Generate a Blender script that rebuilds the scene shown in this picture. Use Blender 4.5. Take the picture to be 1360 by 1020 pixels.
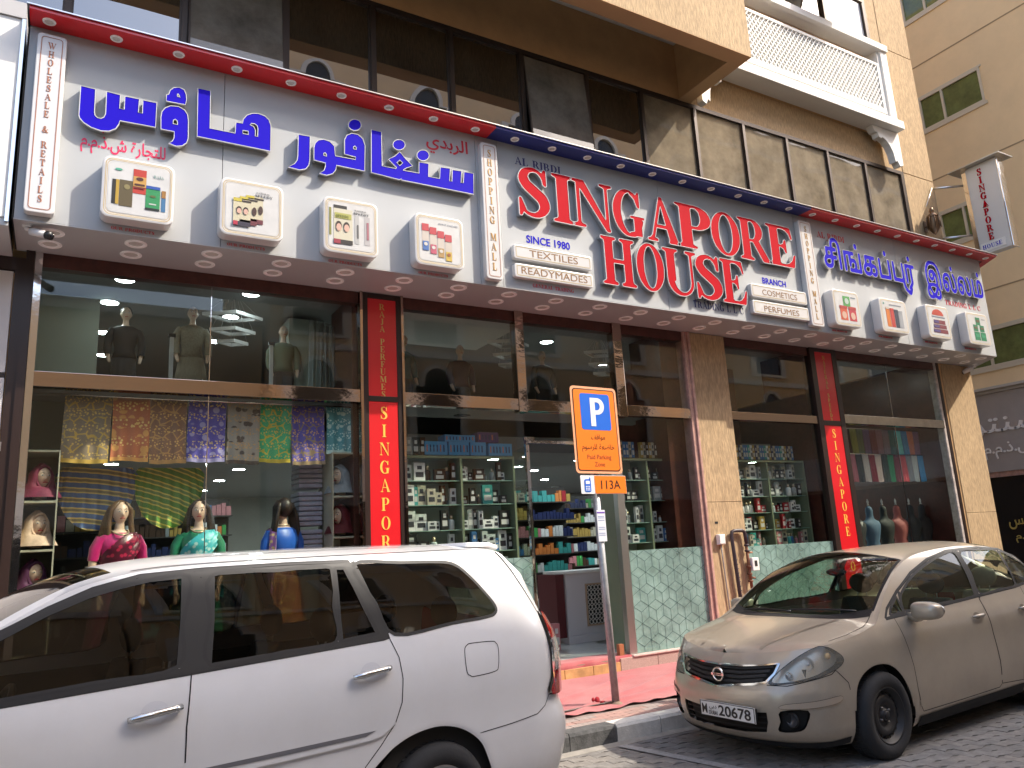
import bpy, bmesh, math, random, json
import numpy as np
from mathutils import Vector, Matrix
from mathutils.geometry import delaunay_2d_cdt, tessellate_polygon
for o in list(bpy.data.objects): bpy.data.objects.remove(o, do_unlink=True)
random.seed(7)
scene = bpy.context.scene
COL = scene.collection
# ---------------------------------------------------------------- camera
yaw, pitch, roll = math.radians(30.654), math.radians(12.133), math.radians(-3.169)
fw = Vector((math.sin(yaw)*math.cos(pitch), math.cos(yaw)*math.cos(pitch), math.sin(pitch)))
rt = Vector((math.cos(yaw), -math.sin(yaw), 0)); up = rt.cross(fw)
r2 = rt*math.cos(roll)+up*math.sin(roll); u2 = -rt*math.sin(roll)+up*math.cos(roll)
cam = bpy.data.cameras.new('camera'); camo = bpy.data.objects.new('camera', cam); COL.objects.link(camo)
cam.sensor_width = 36; cam.lens = 1020.83/1360*36; cam.clip_end = 600; cam.clip_start = .05
M = Matrix((r2, u2, -fw)).transposed().to_4x4(); M.translation = Vector((0, -8.17, 1.7)); camo.matrix_world = M
scene.camera = camo
# ---------------------------------------------------------------- light
tosun = Vector((1.5, -1.0, 1.85)).normalized()
world = bpy.data.worlds.new('World'); scene.world = world; world.use_nodes = True
wn = world.node_tree.nodes; wl = world.node_tree.links; wn.clear()
sky = wn.new('ShaderNodeTexSky'); sky.sky_type = 'NISHITA'; sky.sun_disc = False
sky.sun_elevation = math.asin(tosun.z); sky.sun_rotation = math.atan2(tosun.x, tosun.y)
sky.air_density = 1.0; sky.dust_density = 3.0; sky.ozone_density = .5
bg = wn.new('ShaderNodeBackground'); bg.inputs['Strength'].default_value = .15
wo = wn.new('ShaderNodeOutputWorld'); wl.new(sky.outputs[0], bg.inputs[0]); wl.new(bg.outputs[0], wo.inputs[0])
sl = bpy.data.lights.new('sun', 'SUN'); sl.energy = 2.0; sl.angle = math.radians(.55); sl.color = (1, .91, .78)
so = bpy.data.objects.new('sun', sl); COL.objects.link(so); so.rotation_euler = (-tosun).to_track_quat('-Z', 'Y').to_euler(); so.location = (20, -20, 30)
vs = scene.view_settings; vs.view_transform = 'Standard'; vs.look = 'None'; vs.exposure = 1.8; vs.gamma = 1; vs.use_curve_mapping = False
scene.cycles.max_bounces = 10; scene.cycles.diffuse_bounces = 5; scene.cycles.glossy_bounces = 5; scene.cycles.transparent_max_bounces = 14
scene.cycles.sample_clamp_indirect = 6; scene.cycles.caustics_reflective = False; scene.cycles.caustics_refractive = False
# ---------------------------------------------------------------- materials
def srgb(h):
    c = [int(h[i:i+2], 16)/255 for i in (0, 2, 4)]
    return tuple(x/12.92 if x <= .04045 else ((x+.055)/1.055)**2.4 for x in c)
class NT:
    def __init__(s, name):
        s.m = bpy.data.materials.new(name); s.m.use_nodes = True; s.t = s.m.node_tree; s.t.nodes.clear()
    def n(s, k, **kw):
        x = s.t.nodes.new('ShaderNode'+k)
        for a, b in kw.items():
            if a in x.bl_rna.properties: setattr(x, a, b)
            else: x.inputs[a.replace('_', ' ')].default_value = b
        return x
    def l(s, a, b): s.t.links.new(a, b)
def rgba(c): return (c[0], c[1], c[2], 1)
MATS = {}
def mat(name, c, rough=.6, metal=0, spec=.5, var=0, vs=6, bump=0, bs=60, stretch=(1, 1, 1), coat=0, emit=0, dirt=0, c2=None, trans=0, sheen=0):
    """principled surface: colour variation 'var' at scale 'vs', fine bump 'bump' at scale 'bs', low-frequency grime 'dirt'"""
    if name in MATS: return MATS[name]
    if isinstance(c, str): c = srgb(c)
    t = NT(name); out = t.n('OutputMaterial'); p = t.n('BsdfPrincipled'); t.l(p.outputs[0], out.inputs[0])
    p.inputs['Base Color'].default_value = rgba(c); p.inputs['Roughness'].default_value = rough; p.inputs['Metallic'].default_value = metal
    p.inputs['Specular IOR Level'].default_value = spec; p.inputs['Coat Weight'].default_value = coat; p.inputs['Coat Roughness'].default_value = .05
    if sheen: p.inputs['Sheen Weight'].default_value = sheen
    if trans: p.inputs['Transmission Weight'].default_value = trans
    if emit: p.inputs['Emission Color'].default_value = rgba(c); p.inputs['Emission Strength'].default_value = emit
    if var or bump or dirt:
        tc = t.n('TexCoord'); mp = t.n('Mapping'); mp.inputs['Scale'].default_value = stretch; t.l(tc.outputs['Object'], mp.inputs[0])
    col = None
    if var:
        nz = t.n('TexNoise'); nz.inputs['Scale'].default_value = vs; nz.inputs['Detail'].default_value = 6; nz.inputs['Roughness'].default_value = .65; t.l(mp.outputs[0], nz.inputs[0])
        mx = t.n('Mix', data_type='RGBA'); rp = t.n('MapRange'); rp.inputs[1].default_value = .32; rp.inputs[2].default_value = .68
        t.l(nz.outputs[0], rp.inputs[0]); t.l(rp.outputs[0], mx.inputs[0])
        a = [x*(1-var) for x in c]; b = c2 if c2 else [min(1, x*(1+var)) for x in c]
        if isinstance(b, str): b = srgb(b)
        mx.inputs[6].default_value = rgba(a); mx.inputs[7].default_value = rgba(b); col = mx.outputs[2]
    if dirt:
        n2 = t.n('TexNoise'); n2.inputs['Scale'].default_value = 1.3; n2.inputs['Detail'].default_value = 8; n2.inputs['Roughness'].default_value = .7; t.l(tc.outputs['Object'], n2.inputs[0])
        r3 = t.n('MapRange'); r3.inputs[1].default_value = .45; r3.inputs[2].default_value = .75; r3.inputs[4].default_value = dirt; t.l(n2.outputs[0], r3.inputs[0])
        m3 = t.n('Mix', data_type='RGBA'); t.l(r3.outputs[0], m3.inputs[0])
        if col: t.l(col, m3.inputs[6])
        else: m3.inputs[6].default_value = rgba(c)
        m3.inputs[7].default_value = rgba([x*.45+.03 for x in c]); col = m3.outputs[2]
        r4 = t.n('MapRange'); r4.inputs[3].default_value = rough; r4.inputs[4].default_value = min(1, rough+.25); t.l(n2.outputs[0], r4.inputs[0]); t.l(r4.outputs[0], p.inputs['Roughness'])
    if col: t.l(col, p.inputs['Base Color'])
    if bump:
        nb = t.n('TexNoise'); nb.inputs['Scale'].default_value = bs; nb.inputs['Detail'].default_value = 5; t.l(mp.outputs[0], nb.inputs[0])
        b = t.n('Bump'); b.inputs['Strength'].default_value = bump; b.inputs['Distance'].default_value = .01; t.l(nb.outputs[0], b.inputs['Height']); t.l(b.outputs[0], p.inputs['Normal'])
    MATS[name] = t.m; return t.m
def glassmat(name, tint=(1, 1, 1), refl=1.0, ior=1.5, dust=0, dustcol=(.5, .45, .38), rough=0.0, wob=0):
    """thin pane: see-through with a fresnel mirror on top, optionally a film of dust"""
    if name in MATS: return MATS[name]
    t = NT(name); out = t.n('OutputMaterial'); tr = t.n('BsdfTransparent'); tr.inputs[0].default_value = rgba(tint)
    gl = t.n('BsdfGlossy'); gl.inputs['Roughness'].default_value = rough; gl.inputs[0].default_value = (refl, refl, refl, 1)
    ge = t.n('NewGeometry'); dt = t.n('VectorMath', operation='DOT_PRODUCT'); t.l(ge.outputs['Normal'], dt.inputs[0]); t.l(ge.outputs['Incoming'], dt.inputs[1]); ab = t.n('Math', operation='ABSOLUTE'); t.l(dt.outputs['Value'], ab.inputs[0])
    su = t.n('Math', operation='SUBTRACT'); su.inputs[0].default_value = 1; t.l(ab.outputs[0], su.inputs[1]); pw = t.n('Math', operation='POWER'); t.l(su.outputs[0], pw.inputs[0]); pw.inputs[1].default_value = 5
    f0 = ((ior-1)/(ior+1))**2; fr = t.n('MapRange'); fr.inputs[3].default_value = f0; fr.inputs[4].default_value = 1; t.l(pw.outputs[0], fr.inputs[0]); mx = t.n('MixShader'); t.l(fr.outputs[0], mx.inputs[0]); t.l(tr.outputs[0], mx.inputs[1]); t.l(gl.outputs[0], mx.inputs[2])
    last = mx.outputs[0]
    if wob:
        tc = t.n('TexCoord'); nz = t.n('TexNoise'); nz.inputs['Scale'].default_value = .9; nz.inputs['Detail'].default_value = 1; t.l(tc.outputs['Object'], nz.inputs[0])
        b = t.n('Bump'); b.inputs['Strength'].default_value = wob; b.inputs['Distance'].default_value = .02; t.l(nz.outputs[0], b.inputs['Height']); t.l(b.outputs[0], gl.inputs['Normal'])
    if dust:
        tc = t.n('TexCoord'); nz = t.n('TexNoise'); nz.inputs['Scale'].default_value = 1.6; nz.inputs['Detail'].default_value = 9; nz.inputs['Roughness'].default_value = .7; t.l(tc.outputs['Object'], nz.inputs[0])
        rp = t.n('MapRange'); rp.inputs[1].default_value = .3; rp.inputs[2].default_value = .75; rp.inputs[3].default_value = dust*.5; rp.inputs[4].default_value = min(1, dust*1.6); t.l(nz.outputs[0], rp.inputs[0])
        df = t.n('BsdfDiffuse'); df.inputs[0].default_value = rgba(dustcol); m2 = t.n('MixShader'); t.l(rp.outputs[0], m2.inputs[0]); t.l(last, m2.inputs[1]); t.l(df.outputs[0], m2.inputs[2]); last = m2.outputs[0]
    t.l(last, out.inputs[0]); MATS[name] = t.m; return t.m
def hexrgb(h): return srgb(h)
# ---------------------------------------------------------------- mesh helpers
class MB:
    def __init__(s): s.v = []; s.f = []; s.mi = []; s.sm = []; s.cur = 0; s.smooth = False
    def add(s, vs_, fs):
        b = len(s.v); s.v += [tuple(map(float, p)) for p in vs_]
        for f in fs: s.f.append([i+b for i in f]); s.mi.append(s.cur); s.sm.append(s.smooth)
        return s
    def box(s, x0, x1, y0, y1, z0, z1):
        x0, x1 = min(x0, x1), max(x0, x1); y0, y1 = min(y0, y1), max(y0, y1); z0, z1 = min(z0, z1), max(z0, z1)
        return s.add([(x0, y0, z0), (x1, y0, z0), (x1, y1, z0), (x0, y1, z0), (x0, y0, z1), (x1, y0, z1), (x1, y1, z1), (x0, y1, z1)],
                     [(0, 3, 2, 1), (4, 5, 6, 7), (0, 1, 5, 4), (1, 2, 6, 5), (2, 3, 7, 6), (3, 0, 4, 7)])
    def beam(s, a, b, w, h, upv=(0, 0, 1)):
        a = Vector(a); b = Vector(b); d = (b-a).normalized(); u = Vector(upv); sx = d.cross(u).normalized(); su = sx.cross(d)
        P = []
        for p in (a, b):
            for i, j in ((-1, -1), (1, -1), (1, 1), (-1, 1)): P.append(p+sx*(i*w/2)+su*(j*h/2))
        return s.add(P, [(0, 3, 2, 1), (4, 5, 6, 7), (0, 1, 5, 4), (1, 2, 6, 5), (2, 3, 7, 6), (3, 0, 4, 7)])
    def tube(s, pts, r, n=10, cap=True, rs=None):
        pts = [Vector(p) for p in pts]; P = []; F = []; m = len(pts)
        ref = Vector((0, 0, 1)); prev = None
        for i, p in enumerate(pts):
            d = (pts[min(i+1, m-1)]-pts[max(i-1, 0)]).normalized()
            if prev is None:
                prev = d.orthogonal().normalized()
            prev = (prev-d*prev.dot(d)).normalized(); q = d.cross(prev); rr = rs[i] if rs else r
            for k in range(n):
                a = 2*math.pi*k/n; P.append(p+prev*(math.cos(a)*rr)+q*(math.sin(a)*rr))
        for i in range(m-1):
            for k in range(n): F.append((i*n+k, i*n+(k+1) % n, (i+1)*n+(k+1) % n, (i+1)*n+k))
        if cap: F.append(tuple(range(n))[::-1]); F.append(tuple((m-1)*n+k for k in range(n)))
        sm = s.smooth; s.smooth = True; s.add(P, F); s.smooth = sm
        return s
    def lathe(s, prof, n=24, axis='z', o=(0, 0, 0), caps=False):
        P = []; F = []
        for (r, h) in prof:
            for k in range(n):
                a = 2*math.pi*k/n; x, y = r*math.cos(a), r*math.sin(a)
                q = (x, y, h) if axis == 'z' else ((x, h, y) if axis == 'y' else (h, x, y)); P.append((q[0]+o[0], q[1]+o[1], q[2]+o[2]))
        for i in range(len(prof)-1):
            for k in range(n):
                f = (i*n+k, i*n+(k+1) % n, (i+1)*n+(k+1) % n, (i+1)*n+k); F.append(f if axis != 'y' else f[::-1])
        if caps: F.append(tuple(range(n))[::-1]); F.append(tuple((len(prof)-1)*n+k for k in range(n)))
        sm = s.smooth; s.smooth = True; s.add(P, F); s.smooth = sm; return s
    def ell(s, c, r, n=16, m=10, fn=None):
        P = []; F = []
        for i in range(m+1):
            t = math.pi*i/m
            for k in range(n):
                a = 2*math.pi*k/n; q = [math.sin(t)*math.cos(a), math.sin(t)*math.sin(a), math.cos(t)]
                if fn: q = fn(q)
                P.append((c[0]+q[0]*r[0], c[1]+q[1]*r[1], c[2]+q[2]*r[2]))
        for i in range(m):
            for k in range(n): F.append((i*n+k, (i+1)*n+k, (i+1)*n+(k+1) % n, i*n+(k+1) % n))
        sm = s.smooth; s.smooth = True; s.add(P, F); s.smooth = sm; return s
    def loft(s, rings, cap=True, closed=True):
        n = len(rings[0]); P = [p for r in rings for p in r]; F = []
        for i in range(len(rings)-1):
            for k in range(n if closed else n-1): F.append((i*n+k, i*n+(k+1) % n, (i+1)*n+(k+1) % n, (i+1)*n+k))
        if cap and closed: F.append(tuple(range(n))[::-1]); F.append(tuple((len(rings)-1)*n+k for k in range(n)))
        sm = s.smooth; s.smooth = True; s.add(P, F); s.smooth = sm; return s
    def prism(s, loops, d0, d1, plane='xz', mside=None):
        """extrude 2D outline(s) (first outer, rest holes) between depths d0 (front) and d1"""
        def P3(p, d): return (p[0], d, p[1]) if plane == 'xz' else ((p[0], p[1], d) if plane == 'xy' else (d, p[0], p[1]))
        tris = tessellate_polygon([[Vector((p[0], p[1], 0)) for p in l] for l in loops]); flat = [p for l in loops for p in l]
        b = len(s.v); n = len(flat); m0 = s.cur
        s.add([P3(p, d0) for p in flat]+[P3(p, d1) for p in flat], [])
        for t in tris:
            a, c, e = t
            ar = (flat[c][0]-flat[a][0])*(flat[e][1]-flat[a][1])-(flat[c][1]-flat[a][1])*(flat[e][0]-flat[a][0])
            if abs(ar) < 1e-12: continue
            if ar < 0: c, e = e, c
            # ccw in 2D: for xz plane normal is -y
            s.f.append([a+b, c+b, e+b]); s.mi.append(m0); s.sm.append(False)
            s.f.append([a+b+n, e+b+n, c+b+n]); s.mi.append(m0); s.sm.append(False)
        if mside is not None: s.cur = mside
        k = b
        for l in loops:
            m = len(l); ar = sum(l[i][0]*l[(i+1) % m][1]-l[(i+1) % m][0]*l[i][1] for i in range(m)); ccw = (ar > 0)
            if l is not loops[0]: pass
            for i in range(m):
                j = (i+1) % m; f = [k+i, k+i+n, k+j+n, k+j] if ccw else [k+i, k+j, k+j+n, k+i+n]
                if l is not loops[0]: f = f if ccw else f
                s.f.append(f); s.mi.append(s.cur); s.sm.append(False)
            k += m
        s.cur = m0; return s
    def mesh(s, name, mats, bevel=0):
        me = bpy.data.meshes.new(name); me.from_pydata(s.v, [], s.f)
        for m in (mats if isinstance(mats, (list, tuple)) else [mats]): me.materials.append(m)
        if len(s.f): me.polygons.foreach_set('material_index', s.mi); me.polygons.foreach_set('use_smooth', s.sm)
        if bevel:
            bm = bmesh.new(); bm.from_mesh(me); bmesh.ops.bevel(bm, geom=[e for e in bm.edges if len(e.link_faces) == 2 and e.calc_face_angle(0) > .5], offset=bevel, segments=2, affect='EDGES', profile=.6); bm.to_mesh(me); bm.free()
        me.update(); return me
    def build(s, name, mats, parent=None, bevel=0, loc=None, label=None, kind=None):
        return link(name, s.mesh(name, mats, bevel), parent, loc, label, kind)
def link(name, me, parent=None, loc=None, label=None, kind=None):
    o = bpy.data.objects.new(name, me); COL.objects.link(o)
    if parent: o.parent = parent
    if loc: o.location = loc
    if label: o['label'] = label
    if kind: o['kind'] = kind
    return o
def thing(name, label, cat, loc=(0, 0, 0), rz=0, group=None):
    o = bpy.data.objects.new(name, None); COL.objects.link(o); o.empty_display_size = .1
    o.location = loc; o.rotation_euler = (0, 0, rz); o['label'] = label; o['category'] = cat
    if group: o['group'] = group
    return o
def tag(o, label, cat, group=None):
    o['label'] = label; o['category'] = cat
    if group: o['group'] = group
    return o
def struct(o): o['kind'] = 'structure'; return o
def B(name, m, parent, x0, x1, y0, y1, z0, z1, bevel=0, label=None):
    return MB().box(x0, x1, y0, y1, z0, z1).build(name, m, parent, bevel, label=label)
def rrect(x0, x1, z0, z1, r, n=6):
    P = []
    for cx, cz, a0 in ((x1-r, z0+r, -90), (x1-r, z1-r, 0), (x0+r, z1-r, 90), (x0+r, z0+r, 180)):
        for k in range(n+1):
            a = math.radians(a0+90*k/n); P.append((cx+r*math.cos(a), cz+r*math.sin(a)))
    return P
def ellpts(cx, cz, rx, rz, n=24, rot=0): return [(cx+rx*math.cos(a)*math.cos(rot)-rz*math.sin(a)*math.sin(rot), cz+rx*math.cos(a)*math.sin(rot)+rz*math.sin(a)*math.cos(rot)) for a in [2*math.pi*k/n for k in range(n)]]
# ---------------------------------------------------------------- lettering
def glyph_mb(mb, loops, x, z, sx, sz, y0, y1, mside=None, xf=None):
    L = [[(x+a/200*sx, z+b/200*sz) for a, b in l] for l in loops]
    if xf: L = [[xf(*p) for p in l] for l in L]
    # group loops into outer + holes
    def area(l): return sum(l[i][0]*l[(i+1) % len(l)][1]-l[(i+1) % len(l)][0]*l[i][1] for i in range(len(l)))/2
    def inside(p, l):
        c = False
        for i in range(len(l)):
            (x0, y0_), (x1, y1_) = l[i], l[(i+1) % len(l)]
            if (y0_ > p[1]) != (y1_ > p[1]) and p[0] < (x1-x0)*(p[1]-y0_)/(y1_-y0_)+x0: c = not c
        return c
    dep = [sum(inside(l[0], m) for m in L if m is not l) for l in L]
    for i, l in enumerate(L):
        if dep[i] % 2 == 0:
            l0 = l if area(l) > 0 else l[::-1]
            hs = [m if area(m) < 0 else m[::-1] for j, m in enumerate(L) if dep[j] == dep[i]+1 and inside(m[0], l)]
            mb.prism([l0]+hs, y0, y1, 'xz', mside)
    return mb
def serif_w(s, tr=.06): return sum((GLY[c][0]/200 if c in GLY else .38)+tr for c in s)-tr
def serif_text(name, s, x, z, h, y0, y1, m, parent, width=None, tr=.06, mside=None, center=False):
    """serif lettering on a wall facing -y; one object for the whole word"""
    W = serif_w(s, tr); sx = (width/W) if width else h
    if center: x -= W*sx/2
    mb = MB()
    for c in s:
        if c in GLY: glyph_mb(mb, GLY[c][1], x, z, sx, h, y0, y1, mside)
        x += ((GLY[c][0]/200 if c in GLY else .38)+tr)*sx
    return mb.build(name, m, parent)
def serif_column(name, s, cx, ztop, h, step, y0, y1, m, parent, wscale=.9):
    mb = MB(); z = ztop
    for c in s:
        if c in GLY:
            w = GLY[c][0]/200*h*wscale; glyph_mb(mb, GLY[c][1], cx-w/2, z-h, h*wscale, h, y0, y1); z -= step
        else: z -= step*.75
    return mb.build(name, m, parent)
def font_mesh(s, size=1, extrude=0, bold=0, width=None):
    c = bpy.data.curves.new('txt', 'FONT'); c.body = s; c.size = size; c.extrude = extrude; c.offset = bold; c.resolution_u = 4
    o = bpy.data.objects.new('txt', c); COL.objects.link(o); dg = bpy.context.evaluated_depsgraph_get(); me = bpy.data.meshes.new_from_object(o.evaluated_get(dg))
    bpy.data.objects.remove(o); v = np.array([p.co[:] for p in me.vertices])
    return me, v
def sans(name, s, x, z, h, y, m, parent, width=None, cap=.7, ext=.0, bold=0, center=False, xf=None, align='l', rot=0):
    """plain lettering, front face at y, reading along +x; h = capital height"""
    me, v = font_mesh(s, h/cap, ext, bold*h)
    x0, x1 = v[:, 0].min(), v[:, 0].max(); sx = 1 if not width else width/(x1-x0)
    cx = (x1+x0)/2 if center else x0
    for p in me.vertices:
        a, b, c = p.co; a = (a-cx)*sx; q = (x+a, y-c, z+b)
        if rot: q = (x+a*math.cos(rot)-b*math.sin(rot), y-c, z+a*math.sin(rot)+b*math.cos(rot))
        p.co = xf(q) if xf else q
    me.materials.clear(); me.materials.append(m); me.name = name
    return link(name, me, parent)
AR = {'ا': 'FE8D FE8E', 'ب': 'FE8F FE90 FE91 FE92', 'ت': 'FE95 FE96 FE97 FE98', 'ة': 'FE93 FE94', 'ج': 'FE9D FE9E FE9F FEA0', 'خ': 'FEA5 FEA6 FEA7 FEA8', 'د': 'FEA9 FEAA', 'ذ': 'FEAB FEAC', 'ر': 'FEAD FEAE', 'س': 'FEB1 FEB2 FEB3 FEB4', 'ش': 'FEB5 FEB6 FEB7 FEB8', 'ض': 'FEBD FEBE FEBF FEC0', 'ع': 'FEC9 FECA FECB FECC', 'ف': 'FED1 FED2 FED3 FED4', 'ق': 'FED5 FED6 FED7 FED8', 'ل': 'FEDD FEDE FEDF FEE0', 'م': 'FEE1 FEE2 FEE3 FEE4', 'ن': 'FEE5 FEE6 FEE7 FEE8', 'و': 'FEED FEEE', 'ي': 'FEF1 FEF2 FEF3 FEF4'}
def arabic(s):
    o = ''
    for i, c in enumerate(s):
        f = AR.get(c)
        if not f: o += c; continue
        f = f.split(); p = AR.get(s[i-1]) if i else None; n = AR.get(s[i+1]) if i+1 < len(s) else None
        j = bool(p and len(p.split()) == 4); k = bool(n and len(f) == 4)
        o += chr(int(f[(3 if k else 1) if j else (2 if k else 0)], 16))
    return o[::-1]
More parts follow.
